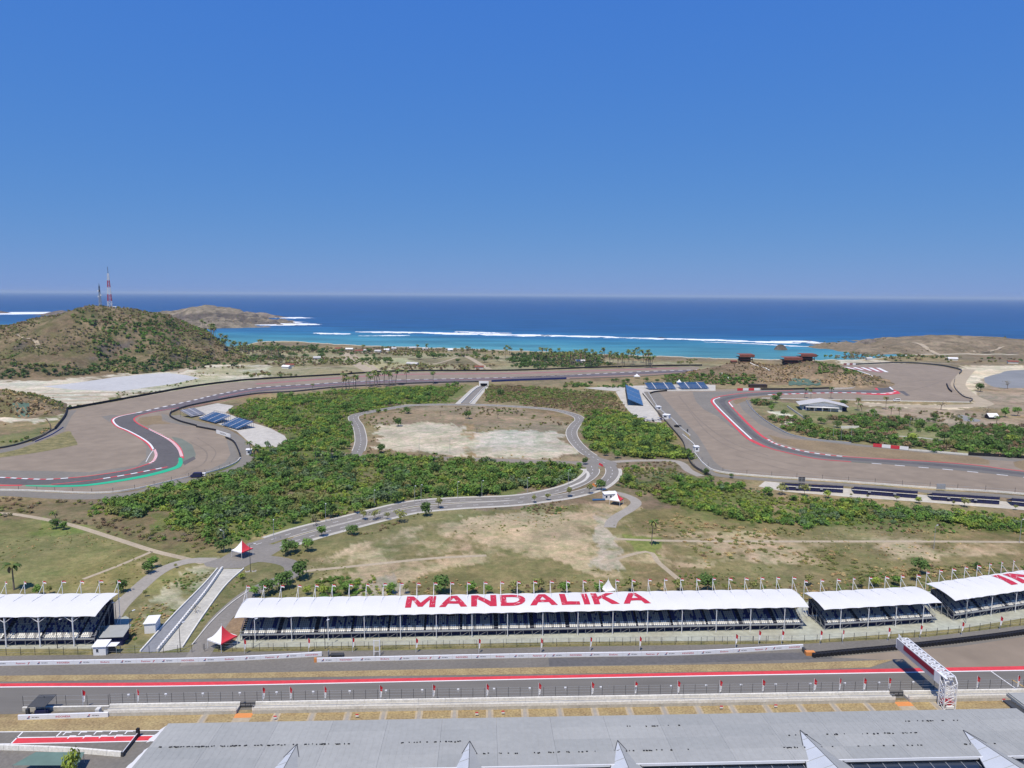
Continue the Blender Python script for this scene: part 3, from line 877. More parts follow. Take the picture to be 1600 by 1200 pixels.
fill('dry_grass_patch', [(1200, 679), (1225, 685.5), (1275, 689), (1350, 698), (1450, 708), (1528, 714), (1546, 720), (1546, 726), (1500, 723.5), (1420, 719), (1325, 712), (1250, 701), (1212, 690)], M['patchgrass'], .05)
fill('dry_grass_patch', [(1145, 628), (1150, 623.5), (1175, 621), (1200, 618), (1230, 617), (1200, 620.5), (1172, 624), (1160, 628), (1150, 632)], M['patchgrass'], .05)
fill('dry_grass_patch', [(1583, 722), (1600, 719), (1850, 738), (1850, 748), (1600, 735), (1586, 729)], M['patchgrass'], .05)
fill('dry_grass_patch', [(1344, 601), (1372, 609.5), (1345, 611), (1300, 610), (1338, 607)], M['patchgrass'], .05)
RL = [(1400, 609.5), (1372, 609.3), (1325, 609.5), (1260, 610), (1200, 612), (1162, 614.5), (1125, 620), (1114.5, 625.5), (1120, 635), (1145, 660), (1172, 686), (1200, 699), (1225, 706), (1275, 716.5), (1330, 721.5), (1362, 723.5), (1425, 729), (1500, 735.5), (1600, 746), (1850, 775)]
RR = [(1405, 613.5), (1372, 614.5), (1325, 614), (1260, 615), (1200, 617.5), (1168, 620), (1147, 623.5), (1138, 627.5), (1142, 635), (1168, 662), (1188, 680), (1215, 695), (1250, 704.5), (1290, 711), (1325, 714.5), (1375, 717.3), (1450, 721.5), (1525, 727.5), (1600, 737), (1850, 762)]
band('race_track', RL, RR, M['track'], .07, 190)
band('racing_line', [(a*.62+c*.38, b*.62+d*.38) for (a, b), (c, d) in zip(RL, RR)], [(a*.22+c*.78, b*.22+d*.78) for (a, b), (c, d) in zip(RL, RR)], M['track_dark'], .078, 190)
band('race_track', [(1408, 612), (1395, 608.5), (1380, 597), (1360, 586), (1340, 579), (1315, 574.5), (1290, 572)], [(1376, 613), (1372, 609), (1360, 597), (1342, 586), (1328, 580.5), (1308, 577), (1285, 576)], M['track_dark'], .075, 60)
kerb('track_kerb', [(1240, 610), (1200, 611.8), (1162, 614.3), (1125, 619.5), (1112, 625.5), (1118, 636), (1143, 661), (1168, 685), (1195, 699)], 1.8, 80, .10, ('red_far',))
kerb('track_kerb', [(1125, 621), (1115, 625.5), (1121, 635), (1146, 660), (1174, 686)], 1.2, 80, .11, ('white',))
kerb('track_kerb', [(1172, 686), (1200, 699.3), (1225, 706.3), (1275, 716.8), (1330, 721.8)], 1.4, 80, .11, ('red_far',))
kerb('track_kerb', [(1168, 620.5), (1147, 624), (1139, 627.8), (1143, 635), (1155, 648)], 1.2, 80, .10, ('red_far',))
kerb('track_kerb', [(1139, 628.5), (1145, 636)], 1.0, 80, .11, ('white',))
kerb('track_kerb', [(1155, 648), (1168, 661.5), (1188, 679.5), (1200, 687)], 2.0, 60, .10, ('red_far',))
kerb('track_kerb', [(1200, 687), (1215, 694.6), (1250, 704), (1290, 710.6), (1325, 714)], 1.6, 3.0, .10, ('white', 'red_far'))
kerb('track_kerb', [(1325, 714), (1375, 717), (1450, 721), (1525, 727), (1600, 736.5), (1850, 761)], 1.4, 60, .10, ('red_far',))
dashes('line_mark', [(1362, 724), (1425, 729.2), (1500, 735.6), (1600, 746), (1800, 768)], 1.0, 5, 7, M['white'], .10)
kerb('green_verge', [(1328, 721.8), (1362, 724.2)], 1.2, 40, .105, ('green_dull',))
kerb('track_kerb', [(1200, 617), (1260, 614.6), (1325, 613.6), (1375, 615), (1400, 614)], 3.4, 4.5, .10, ('white', 'red_far'))
fill('painted_kerb', [(1330, 615.5), (1385, 617.5), (1407, 615), (1404, 612), (1396, 608.5), (1397, 612), (1375, 615)], M['red'], .09)
kerb('line_mark', [(1375, 615.3), (1392, 613.5), (1400, 611.5)], 1.2, 40, .115, ('white',))
kerb('track_kerb', [(1395, 609), (1380, 597), (1360, 586), (1340, 579)], 1.8, 80, .11, ('white',))
kerb('track_kerb', [(1371, 609.5), (1360, 597.5), (1342, 586.3), (1328, 580.5)], 2.6, 80, .11, ('red_far',))
for i in range(9):
    x = 1322+i*6.2
    kerb('painted_kerb', [(x, 573.5+.16*i), (x+14, 577+.55*i)], 4.5, 100, .09, ('pink' if i % 2 else 'white',))
band('painted_kerb', [(1310, 574.5), (1345, 574.5), (1380, 579.5)], [(1310, 576), (1340, 577.8), (1378, 582.5)], M['pink'], .08)
kerb('line_mark', [(1400, 582), (1440, 582.3), (1488, 582.8)], 2.0, 60, .09, ('pale_mark',)) if 'pale_mark' in M else None
fill('tyre_mark', [(1404, 611), (1412, 611), (1422, 618), (1416, 618.5)], M['track_dark'], .055)
M['rubber'] = mat('rubbered_asphalt', (.215, .175, .135), .9, .1, .05, scale2=.5)
for px, w in (([(297, 690), (322, 706), (318, 724), (290, 738)], .9), ([(308, 684), (336, 704), (330, 722)], .7),
              ([(1060, 618), (1092, 655), (1140, 690), (1200, 712)], 1.1), ([(1075, 640), (1110, 680), (1160, 706), (1260, 730)], .9), ([(1150, 712), (1250, 738), (1400, 752), (1560, 764)], .8), ([(1405, 614), (1440, 606), (1470, 596)], 1.4), ([(1390, 600), (1430, 596), (1480, 590)], 1.2)):
    ribbon('tyre_mark', px, w, M['rubber'], .045)
# lanes outside the barriers
ribbon('service_road', [(1010, 612), (1030, 637), (1052, 662), (1072, 690), (1086, 715), (1098, 730), (1120, 742), (1200, 749.5), (1300, 756), (1450, 768), (1600, 778), (1850, 808)], 6, M['runoff_grey'], .032)
ribbon('service_road', [(1168, 627), (1176, 642), (1200, 664), (1240, 682), (1290, 691)], 4, M['runoff_grey'], .045)
ribbon('dirt_road', [(1337, 631), (1400, 633.5), (1450, 635), (1510, 634), (1537, 631.5), (1534, 627), (1515, 618), (1499, 605), (1498, 597), (1507, 585), (1515, 577)], 14, M['path_dirt'], .025)

# ------------------------------------------------------------------ pads, lots, roads
fill('gravel_pad', [(66, 604), (120, 598), (175, 590), (225, 585), (262, 583), (290, 586), (312, 591), (270, 600), (225, 606), (190, 611), (117, 609)], mat('pale_concrete_lot', (.46, .455, .44), .95, .07, .02, scale2=.2), .026)
fill('gravel_pad', [(297, 646), (292, 640), (340, 630), (365, 634), (352, 645), (392, 660), (420, 668), (445, 681), (450, 690), (438, 699), (400, 698), (388, 690), (370, 674), (340, 662)], M['pad'], .026)
fill('gravel_pad', [(962, 612), (980, 606), (1012, 602.5), (1060, 600.5), (1118, 601), (1118, 610.5), (1040, 611), (1012, 612), (1034, 660), (1010, 658), (990, 651), (974, 632)], M['pad'], .026)
fill('gravel_pad', [(912, 606), (980, 603), (1040, 601.5), (1060, 600.5), (1060, 602.5), (980, 607), (962, 611), (940, 609.5)], M['pad'], .034)
fill('gravel_pad', [(1195, 752), (1320, 763), (1450, 774), (1600, 786), (1850, 812), (1850, 825), (1600, 797), (1450, 785), (1320, 776), (1225, 768), (1185, 760)], mat('pale_sand_strip', (.50, .46, .38), .95, .12, .06, scale2=.5), .026)
CW_U = [(390, 853), (400, 851), (470, 829), (540, 812), (595, 798), (625, 791), (660, 785.5), (720, 781.5), (800, 778.5), (850, 771.5), (893, 760), (915, 749), (926, 738), (924, 728), (919, 721)]
CW_L = [(412, 866), (437, 853), (495, 835), (540, 823), (595, 809), (650, 797), (720, 790.5), (800, 786), (850, 780), (890, 774), (930, 763), (950, 750), (957, 738), (953, 728), (945, 720.5)]
JUNC = [GP([(300, 895), (300, 868), (366, 856), (398, 842), (452, 842), (446, 872), (400, 882), (385, 895)]), GP([(895, 732), (895, 712), (970, 712), (972, 732)]),
        GP([(535, 718), (535, 705), (590, 705), (590, 718)])]
def runs(P, skip=JUNC):
    out, cur = [], []
    for p in P:
        if any(inpoly(np.array(p.x), np.array(p.y), j) for j in skip):
            if len(cur) > 2: out.append(cur)
            cur = []
        else:
            cur.append(p)
    if len(cur) > 2: out.append(cur)
    return out
for ci, c in enumerate((CW_U, CW_L)):
    ribbon('carriageway', c, 6.8, M['road'], .03+.002*ci)
    P = cr(GP(c), step=3)
    kb, fp = MB(), MB()
    for s in (-1, 1):
        for q in runs(offs(P, s*3.6)): kb.wall(q, .16, .45)
    for q in runs(offs(P, 5.0 if ci == 0 else -5.0)): kb.wall(q, .12, .35)
    struct(kb.build('road_kerb', M['kerb_stone']))
    for q in runs(offs(P, 4.35 if ci == 0 else -4.35)): ribw(fp, q, 1.1, .10)
    struct(fp.build('footpath', M['concrete']))
    dashes('line_mark', c[1:-1], .22, 2.5, 4.5, M['white'], .045)
RING = [(945, 723), (930, 716), (912, 704), (897, 688), (893, 675), (899, 664), (906, 656), (897, 648.5), (862, 640), (800, 635), (740, 632.5), (650, 633), (605, 639), (572, 645), (554, 650), (553, 656), (560, 667), (564, 687), (561, 702), (556, 710)]
ribbon('ring_road', RING, 7.0, M['road'], .028)
P = cr(GP(RING), step=3)
kb = MB()
for s in (-1, 1):
    for q in runs(offs(P, s*3.8)): kb.wall(q, .15, .5)
struct(kb.build('road_kerb', M['kerb_stone']))
dashes('line_mark', RING, .22, 2.5, 4.5, M['white'], .045)
ribbon('dirt_road', [(500, 709), (525, 711), (560, 712.5), (650, 715), (800, 720), (912, 724)], 8.5, mat('worn_lane', (.24, .205, .165), .95, .14, .05, scale2=.6), .024)
ribbon('dirt_road', [(915, 724), (960, 721.5), (1000, 719.5), (1050, 720), (1066, 725), (1076, 735), (1095, 744)], 5.0, M['road_pale'], .024)
ribbon('footpath', [(900, 730), (918, 738), (914, 750), (890, 761)], 1.6, M['kerb_stone'], .05)
fill('road_junction', [(905, 722), (925, 717), (940, 716), (962, 722), (965, 727), (940, 729), (912, 730)], M['road'], .036)
ribbon('dirt_road', [(948, 768), (970, 772), (988, 779), (994, 787), (982, 797), (966, 806), (956, 815), (953, 824)], 5.0, M['road_pale'], .02)
fill('road_junction', [(318, 880), (345, 872), (366, 860), (384, 851), (400, 850), (436, 851), (426, 865), (421, 873), (400, 876.5), (380, 887.5), (345, 888.5), (322, 885)], M['road'], .036)
ribbon('side_road', [(300, 1040), (318, 1012), (345, 968), (390, 928), (425, 911), (450, 901), (459, 892), (455, 882), (437, 876), (410, 873), (390, 876)], 6.2, M['road'], .034)
P = cr(GP([(300, 1008), (330, 972), (360, 944), (388, 924)]), step=2)
struct(MB().wall(P, .25, .35).build('road_kerb', M['kerb_stone']))
ribbon('side_road', [(165, 985), (182, 954), (206, 929), (240, 899), (268, 884), (300, 876), (335, 876)], 5.2, M['road_pale'], .03)
ribbon('dirt_road', [(-100, 801), (0, 802), (45, 807), (110, 820), (175, 840), (237, 860), (282, 871), (318, 880)], 2.6, M['path_dirt'], .02)
ribbon('dirt_road', [(130, 905), (185, 884), (237, 862)], 1.6, M['path_dirt'], .02)
ribbon('dirt_road', [(538, 551), (545, 560), (562, 571), (581, 581)], 16, M['path_dirt'], .02)
ribbon('dirt_road', [(549, 552), (560, 560), (578, 570), (592, 580)], 6, M['path_dirt'], .02)
ribbon('dirt_road', [(716, 552), (735, 560), (752, 570), (765, 577)], 8, M['path_dirt'], .02)
ribbon('dirt_road', [(560, 633), (700, 632), (800, 634), (860, 640)], 3, M['path_dirt'], .015)
ribbon('dirt_road', [(275, 582), (293, 574), (312, 568), (324, 563)], 14, M['path_dirt'], .02)
ribbon('dirt_road', [(960, 842), (1050, 845), (1200, 846), (1450, 846), (1600, 847)], 2.2, M['path_dirt'], .012)
ribbon('dirt_road', [(940, 880), (1010, 862), (1030, 880), (1060, 905)], 2.0, M['path_dirt'], .012)
ribbon('dirt_road', [(470, 893), (560, 884), (680, 872), (760, 868)], 2.0, M['path_dirt'], .012)
for px, w in (([(600, 552), (660, 556), (740, 556), (830, 560)], 5), ([(640, 575), (690, 566), (720, 556)], 4), ([(420, 566), (480, 562), (540, 556)], 5), ([(440, 580), (500, 574), (560, 572)], 4), ([(800, 566), (860, 562), (960, 566), (1080, 572)], 4), ([(600, 580), (640, 572), (700, 576), (760, 578)], 4), ([(1340, 566), (1420, 566), (1500, 569)], 6)):
    ribbon('dirt_road', px, w, M['path_dirt'], .016)
for y, x0, x1 in ((616, 20, 200), (622, 10, 180), (628, 40, 170), (634, 45, 140)):
    ribbon('dirt_road', [(x0, y), ((x0+x1)/2, y-1.5), (x1, y-3)], 9, M['path_dirt'], .012+.002*(y-616)/6)
# water in the lagoon and in the ponds
M['lagoon'] = mat('shallow_water', (.25, .245, .225), .5, .15, .02, spec=.12)
fill('lagoon', [(1538, 590), (1560, 584), (1600, 578), (1800, 578), (1800, 612), (1640, 608), (1600, 606), (1560, 606), (1540, 598)], M['lagoon'], .03, True)
fill('pond', [(1491, 651), (1500, 648), (1516, 652), (1532, 657), (1524, 659), (1505, 657)], M['lagoon'], .03, True)
fill('pond', [(1545, 663), (1560, 662), (1575, 668), (1560, 672), (1548, 668)], M['lagoon'], .03, True)

# ------------------------------------------------------------------ the near straight
SA, SB = G(0, 1073), G(1600, 1048)
SD = (SB-SA).normalized()
SN = Vector((-SD.y, SD.x, 0))
SROT = math.atan2(SD.y, SD.x)
def S(px, py, z=0.0):          # picture point -> (along, across) of the straight
    d = G(px, py, z)-SA
    return d.dot(SD), d.dot(SN)
def SW(s, n, z=0.0):
    p = SA+SD*s+SN*n
    return Vector((p.x, p.y, z))
fill('straight_asphalt', [(-400, 1034), (0, 1025), (300, 1019), (620, 1016), (900, 1010), (1200, 1006), (1257, 1006), (1325, 1002), (1450, 995), (1600, 977), (1900, 935), (1900, 1090), (1500, 1089), (0, 1116), (-400, 1125)], M['asphalt'], .01)
fill('painted_runoff', [(1300, 1027), (1400, 1018), (1500, 1010), (1600, 995), (1900, 948), (1900, 1036), (1600, 1041), (1430, 1044), (1398, 1032)], M['runoff'], .02)
M['track'].name = 'track_asphalt'
band('race_track', [(-400, 1079.8), (1900, 1044)], [(-400, 1120), (1900, 1074)], M['track'], .03)
band('red_strip', [(-400, 1074.2), (0, 1068.2), (320, 1065.6), (920, 1054.3), (1600, 1041), (1900, 1036)], [(-400, 1080), (0, 1073.2), (320, 1071), (920, 1059), (1600, 1047), (1900, 1042)], M['red'], .05)
band('line_mark', [(-400, 1079.6), (0, 1073.1), (320, 1070.9), (920, 1058.9), (1600, 1046.9), (1900, 1042)], [(-400, 1081), (0, 1074.6), (320, 1072.2), (920, 1060.2), (1600, 1048.3), (1900, 1043.4)], M['white'], .06)
fill('verge_grass', [(-400, 1064), (0, 1056), (300, 1053), (600, 1047.3), (920, 1041.3), (1220, 1036.6), (1396, 1031), (1380, 1036), (1360, 1043), (1220, 1048), (920, 1052.5), (600, 1056.5), (300, 1061), (0, 1065.3), (-400, 1071)], M['drygrass'], .045)
for a, b, w in (((1547, 1048), (1597, 1083), .25), ((1581, 1062), (1604, 1076), .3)):
    ribbon('line_mark', [a, b], w, M['white'] if w < .3 else mat('yellow_line', (.6, .38, .1), .7, .1), .055)
dk = M['track_dark']
fill('repaired_asphalt', [(857, 1028.4), (1300, 1018.5), (1300, 1029), (1000, 1038.5), (858, 1041)], mat('newer_asphalt', (.118, .113, .11), .85, .12, .05, scale2=1), .022)
# behind the pit wall
fill('verge_grass', [(-400, 1128), (30, 1121), (180, 1119), (880, 1106), (1500, 1092), (1590, 1090), (1600, 1150), (258, 1160), (257, 1141.2), (0, 1143.5), (-400, 1149)], M['drygrass'], .03)
fill('pit_lane', [(-400, 1149.5), (0, 1143.8), (257, 1141.5), (340, 1141), (420, 1290), (-500, 1290)], M['asphalt'], .02)
kerb('line_mark', [(-100, 1145), (0, 1143.9), (258, 1141.6)], .25, 60, .05, ('white',))
fill('red_strip', [(17, 1162.5), (25, 1153.3), (250, 1149.6), (250, 1157.3)], M['red'], .05)
for px in ([(25, 1153), (250, 1149.3)], [(17, 1162.8), (250, 1157.7)], [(36, 1143.6), (17, 1162.4)], [(97, 1142.5), (87, 1152)], [(-60, 1163.8), (17, 1162.6)]):
    ribbon('line_mark', px, .3, M['white'], .06)
mk = MB()
for x, y in ((107, 1144.5), (131, 1144), (155, 1143.6), (179, 1143.2), (203, 1142.8), (114, 1150), (138, 1149.6), (163, 1149.2), (187, 1148.8)):
    p = G(x, y)
    mk.box(p.x-.7, p.x+.7, p.y-.12, p.y+.12, .045, .055)
    mk.box(p.x-.7, p.x-.45, p.y-1.0, p.y-.12, .045, .0549)
struct(mk.build('line_mark', M['white']))
# aprons beside the stands
fill('stand_apron', [(352, 1012), (366, 1002), (385, 978), (1240, 955), (1262, 940), (1290, 936), (1480, 922), (1700, 895), (1900, 900), (1900, 925), (1600, 966), (1500, 982), (1325, 996), (1257, 1000.5), (900, 1003), (620, 1008), (400, 1013)], M['apron'], .015)
fill('stand_apron', [(-400, 1016), (-400, 990), (150, 985), (196, 962), (206, 968), (195, 985), (165, 1012), (150, 1013.5), (0, 1014)], M['apron'], .015)
fill('verge_turf', [(-400, 1030), (-400, 1016), (0, 1014), (150, 1013.5), (152, 1023), (0, 1024.5)], M['turf'], .02)
fill('verge_turf', [(352, 1012.3), (620, 1008.3), (900, 1003.3), (1257, 1001), (1325, 996.3), (1500, 982.3), (1600, 966.3), (1900, 925.3), (1900, 934), (1600, 975.5), (1450, 993.5), (1325, 1000.7), (1257, 1004.6), (1200, 1004.8), (900, 1008.8), (620, 1014.8), (340, 1017.7)], M['turf'], .02)
fill('earth_bank', [(334, 998), (352, 978), (368, 963), (380, 958), (392, 962), (380, 980), (366, 1003), (345, 1006)], mat('bare_earth', (.25, .17, .10), .95, .2, .3, scale2=1.5), .025)
# ================================================================== VEGETATION
def leaf_cloud(seed, lobes, R, Hh, ntri, leaf, base=0.0, flat=.75, spread=.6, tone=.28, up=.25):
    """leaf-clump triangles over the surface of several lobes: an uneven crown with gaps (numpy verts, tone per vertex)"""
    r = np.random.default_rng(seed)
    cs = []
    for i in range(lobes):
        a, q = r.uniform(0, 2*np.pi), math.sqrt(r.uniform(0, 1))*spread
        cs.append((q*R*math.cos(a), q*R*math.sin(a), base+Hh*r.uniform(.38, .78), R*r.uniform(.38, .62)))
    cs.append((0, 0, base+Hh*.62, R*.6))
    cs = np.array(cs)
    w = cs[:, 3]**2
    k = r.choice(len(cs), ntri, p=w/w.sum())
    d = r.normal(size=(ntri, 3))
    d[:, 2] = d[:, 2]*.9+up
    d /= np.linalg.norm(d, axis=1)[:, None]
    rad_ = cs[k, 3]*r.uniform(.72, 1.12, ntri)
    c = cs[k, :3]+d*rad_[:, None]*np.array([1, 1, flat])
    c[:, 2] = np.maximum(c[:, 2], base*.9+.05)
    n = d*.8+np.array([0, 0, .55])+r.normal(size=(ntri, 3))*.42
    n /= np.linalg.norm(n, axis=1)[:, None]
    u = np.cross(n, r.normal(size=(ntri, 3)))
    u /= np.linalg.norm(u, axis=1)[:, None]
    v = np.cross(n, u)
    s = leaf*r.uniform(.6, 1.4, ntri)[:, None]
    P = np.stack([c-u*s*.6-v*s*.45, c+u*s*.6-v*s*.35, c+v*s*.75+u*s*r.uniform(-.3, .3, (ntri, 1))], 1).reshape(-1, 3)
    lob = r.uniform(1-tone, 1+tone, len(cs))
    t = np.repeat(lob[k]*r.uniform(.88, 1.12, ntri), 3)
    return P.astype(np.float32), t.astype(np.float32)
SHRUB = [leaf_cloud(s, 5, 1.0, 1.25, 84, .30, base=0.0, flat=.8, tone=.16) for s in range(8)]
SHRUB_LO = [leaf_cloud(40+s, 3, 1.0, 1.0, 22, .6, base=0.0, flat=.7, tone=.2) for s in range(6)]
TUFT = [leaf_cloud(60+s, 2, 1.0, .5, 9, .7, base=0.0, flat=.4, tone=.2) for s in range(6)]
LEAFC = {k: tuple(1.95*np.array(v)*np.array((1.06, 1, .95))) for k, v in {'mid': (.072, .130, .030), 'dark': (.050, .088, .026), 'yellow': (.135, .18, .035), 'olive': (.115, .128, .045), 'bluish': (.075, .115, .055),
         'brown': (.135, .105, .062), 'grey': (.135, .125, .085), 'dry': (.25, .20, .10), 'deep': (.042, .068, .03)}.items()}
def scatter(name, templ, pos, size, cols, label=None, seed=0, squash=1.0):
    """many plants as one joined mesh of leaf clumps"""
    r = np.random.default_rng(seed)
    n = len(pos)
    if n == 0: return None
    VV, CC = [], []
    k = r.integers(0, len(templ), n)
    a = r.uniform(0, 2*np.pi, n)
    for ti in range(len(templ)):
        ix = np.nonzero(k == ti)[0]
        if len(ix) == 0: continue
        P, t = templ[ti]
        ca, sa = np.cos(a[ix])[:, None], np.sin(a[ix])[:, None]
        s = size[ix][:, None]
        X = (P[None, :, 0]*ca-P[None, :, 1]*sa)*s+pos[ix, 0][:, None]
        Y = (P[None, :, 0]*sa+P[None, :, 1]*ca)*s+pos[ix, 1][:, None]
        Z = P[None, :, 2]*s*squash*r.uniform(.8, 1.25, (len(ix), 1))+pos[ix, 2][:, None]-.05
        VV.append(np.stack([X, Y, Z], -1).reshape(-1, 3))
        CC.append((cols[ix][:, None, :]*t[None, :, None]).reshape(-1, 3))
    V, C = np.concatenate(VV), np.concatenate(CC)
    o = mesh_np(name, V, np.arange(len(V)).reshape(-1, 3), M['leaf'], col=C)
    return tag(o, label, kind='stuff')
EXCL = []          # world outlines that stay free of plants
def excl(px):
    EXCL.append(np.array([p[:2] for p in GP(px)]))
def excl_line(px, w):
    P = cr(GP(px), step=6)
    EXCL.append(np.array([p[:2] for p in offs(P, w/2)+offs(P, -w/2)[::-1]]))
for c_ in (CW_U, CW_L): excl_line(c_, 13)
excl_line(RING, 10)
excl_line([(500, 709), (560, 712.5), (650, 715), (800, 720), (912, 724)], 9)
excl_line([(915, 724), (960, 721.5), (1000, 719.5), (1050, 720), (1066, 725), (1076, 735), (1095, 744)], 6)
excl_line([(948, 768), (970, 772), (988, 779), (994, 787), (982, 797), (964, 806)], 7)
excl_line([(-100, 801), (0, 802), (45, 807), (110, 820), (175, 840), (237, 860), (282, 871), (318, 880)], 4)
excl_line([(716, 628), (735, 612), (752, 598)], 24)
excl([(297, 646), (292, 640), (340, 630), (365, 634), (352, 645), (392, 660), (420, 668), (445, 681), (450, 690), (438, 699), (400, 698), (388, 690), (370, 674), (340, 662)])
excl([(962, 612), (980, 606), (1012, 602.5), (1060, 600.5), (1118, 601), (1118, 610.5), (1040, 611), (1012, 612), (1034, 660), (1010, 658), (990, 651), (974, 632)])
excl([(1195, 750), (1320, 761), (1450, 772), (1600, 784), (1850, 810), (1850, 826), (1600, 798), (1450, 786), (1320, 777), (1225, 769), (1185, 760)])
excl([(1005, 612), (1200, 606), (1345, 604), (1500, 572), (1520, 628), (1170, 624), (1178, 642), (1215, 668), (1270, 687), (1365, 697), (1512, 712), (1850, 735), (1850, 812), (1600, 780), (1300, 757), (1120, 743), (1085, 725), (1068, 690), (1035, 650)])
excl([(-120, 778), (90, 780), (215, 776), (265, 762), (345, 746), (384, 732), (394, 716), (386, 699), (368, 680), (320, 664), (270, 650), (330, 632), (460, 617), (800, 598), (1092, 583), (1092, 570), (800, 579), (560, 583), (360, 596), (215, 620), (105, 640), (84, 671), (0, 702), (-120, 706)])
excl([(66, 604), (120, 598), (175, 590), (225, 585), (262, 582), (292, 585), (314, 591), (270, 601), (225, 607), (190, 612), (117, 610)])
excl([(216, 1020), (268, 964), (319, 910), (340, 886), (384, 886), (360, 912), (330, 950), (300, 990), (288, 1020)])
excl_line([(300, 1040), (318, 1012), (345, 968), (390, 928), (425, 911), (450, 901), (459, 892), (455, 882), (437, 876), (410, 873), (390, 876)], 8)
excl_line([(165, 985), (182, 954), (206, 929), (240, 899), (268, 884), (300, 876), (335, 876)], 7)
excl([(215, 980), (250, 980), (250, 1000), (215, 1000)])
excl([(300, 895), (300, 868), (366, 856), (398, 842), (452, 842), (446, 872), (400, 882), (385, 895)])
excl([(1235, 622), (1330, 622), (1330, 645), (1240, 648)])
excl([(936, 764), (970, 764), (985, 790), (940, 790)])
def region(px, spacing, seed=0, noise=None, jitter=1.0, use_excl=True):
    """random places inside an outline, 'spacing' metres apart on average"""
    poly = np.array([p[:2] for p in GP(px)])
    x0, y0 = poly.min(0)
    x1, y1 = poly.max(0)
    r = np.random.default_rng(seed)
    n = int((x1-x0)*(y1-y0)/spacing**2)
    x, y = r.uniform(x0, x1, n), r.uniform(y0, y1, n)
    am = 3+.018*poly[:, 1].mean()
    k = inpoly(x+(fbm(x*.05, y*.05, 301+seed, 3)-.5)*am*4, y+(fbm(x*.05, y*.05, 401+seed, 3)-.5)*am*4, poly)
    if noise:
        f, thr = noise
        k &= fbm(x*f+seed, y*f, 90+seed, 4) > thr
    x, y = x[k], y[k]
    if use_excl:
        k = np.ones(len(x), bool)
        for e in EXCL:
            k &= ~inpoly(x, y, e)
        x, y = x[k], y[k]
    return np.stack([x, y, np.zeros(len(x))], -1)
def pick(n, names, w, pos=None, seed=0, f=.03, var=.22):
    """colours drawn in patches, so that like plants stand together"""
    r = np.random.default_rng(seed+500)
    w = np.array(w, float)/sum(w)
    u = r.uniform(0, 1, n)
    if pos is not None:
        q = fbm(pos[:, 0]*f+seed*3, pos[:, 1]*f, seed+7, 3)
        rk = np.argsort(np.argsort(q))/max(1, n-1)
        u = np.clip(.62*rk+.38*u, 0, .9999)
    k = np.searchsorted(np.cumsum(w), u)
    C = np.array([LEAFC[m] for m in names])[np.clip(k, 0, len(names)-1)]
    return (C*r.uniform(1-var*.7, 1+var*.7, (n, 1))*r.uniform(.92, 1.08, (n, 3))).astype(np.float32)
TH_A = [(395, 706), (378, 733), (330, 750), (265, 764), (215, 774), (150, 788), (200, 806), (260, 828), (300, 842), (345, 860), (385, 848), (420, 838), (480, 818), (540, 804), (600, 791), (680, 779), (780, 774), (860, 766), (905, 752), (914, 736), (870, 727), (800, 725), (700, 721), (640, 717), (520, 713), (450, 700), (425, 690)]
TH_B = [(470, 706), (450, 680), (400, 662), (362, 645), (400, 624), (455, 619), (530, 611), (620, 604), (695, 598), (738, 602), (712, 628), (660, 631), (600, 637), (556, 648), (548, 655), (556, 690), (550, 706)]
TH_C = [(905, 655), (960, 640), (985, 655), (1000, 661), (1032, 663), (1062, 692), (1076, 714), (1020, 718), (962, 713), (920, 692), (908, 672)]
TH_C2 = [(762, 602), (860, 606), (958, 616), (980, 652), (915, 660), (895, 638), (830, 632), (760, 628)]
TH_D = [(958, 737), (1010, 732), (1050, 742), (1085, 756), (1150, 768), (1190, 772), (1290, 787), (1400, 797), (1600, 812), (1850, 836), (1850, 850), (1600, 834), (1450, 822), (1380, 818), (1290, 822), (1180, 822), (1090, 800), (1010, 772), (965, 765)]
TH_E = [(1178, 626), (1210, 630), (1240, 650), (1260, 668), (1300, 655), (1420, 652), (1480, 664), (1600, 668), (1850, 690), (1850, 732), (1600, 713), (1500, 708), (1420, 700), (1350, 692), (1270, 683), (1225, 674), (1195, 655)]
def thicket(name, px, sp, seed, names, w, lo=1.3, hi=3.9, noise=None, templ=SHRUB, label=None, f=.03, sq=1.0):
    pos = region(px, sp, seed, noise)
    r = np.random.default_rng(seed+9)
    n = len(pos)
    big = fbm(pos[:, 0]*.05, pos[:, 1]*.05, seed+3, 3)
    size = lo+(hi-lo)*np.clip(r.beta(1.6, 2.6, n)*.6+big*.6-.1, 0, 1)
    return scatter(name, templ, pos, size.astype(np.float32), pick(n, names, w, pos, seed, f), label, seed, sq)
thicket('dense_shrubs', TH_A, 3.1, 1, ['yellow', 'mid', 'olive', 'mid', 'bluish', 'dark', 'olive'], [1.7, 2.4, 1.3, 2, 1, 1.4, 1.3], noise=(.04, .37))
thicket('dense_shrubs', TH_B, 3.6, 2, ['olive', 'olive', 'mid', 'yellow', 'mid', 'dark'], [.7, 1.2, 3, 1.3, 2, 1.1], lo=1.1, hi=3.6, noise=(.04, .41))
thicket('dense_shrubs', TH_C, 3.3, 3, ['olive', 'mid', 'yellow', 'dark', 'mid'], [1.3, 2, 1.8, 1.1, 1], noise=(.04, .40))
thicket('sparse_shrubs', TH_C2, 4.0, 4, ['brown', 'brown', 'olive', 'mid', 'olive'], [1.2, 1, 1.5, 1, 1], lo=.9, hi=2.6, noise=(.018, .45), sq=.8)
thicket('dense_shrubs', TH_D, 2.6, 5, ['bluish', 'mid', 'yellow', 'mid', 'olive', 'brown'], [1.6, 2, 1.2, 1, 1, .4], lo=.9, hi=2.7, noise=(.04, .37))
thicket('garden_shrubs', TH_E, 4.2, 6, ['olive', 'mid', 'brown', 'dark', 'mid'], [1, 2, .7, 1.3, 1], noise=(.025, .44))
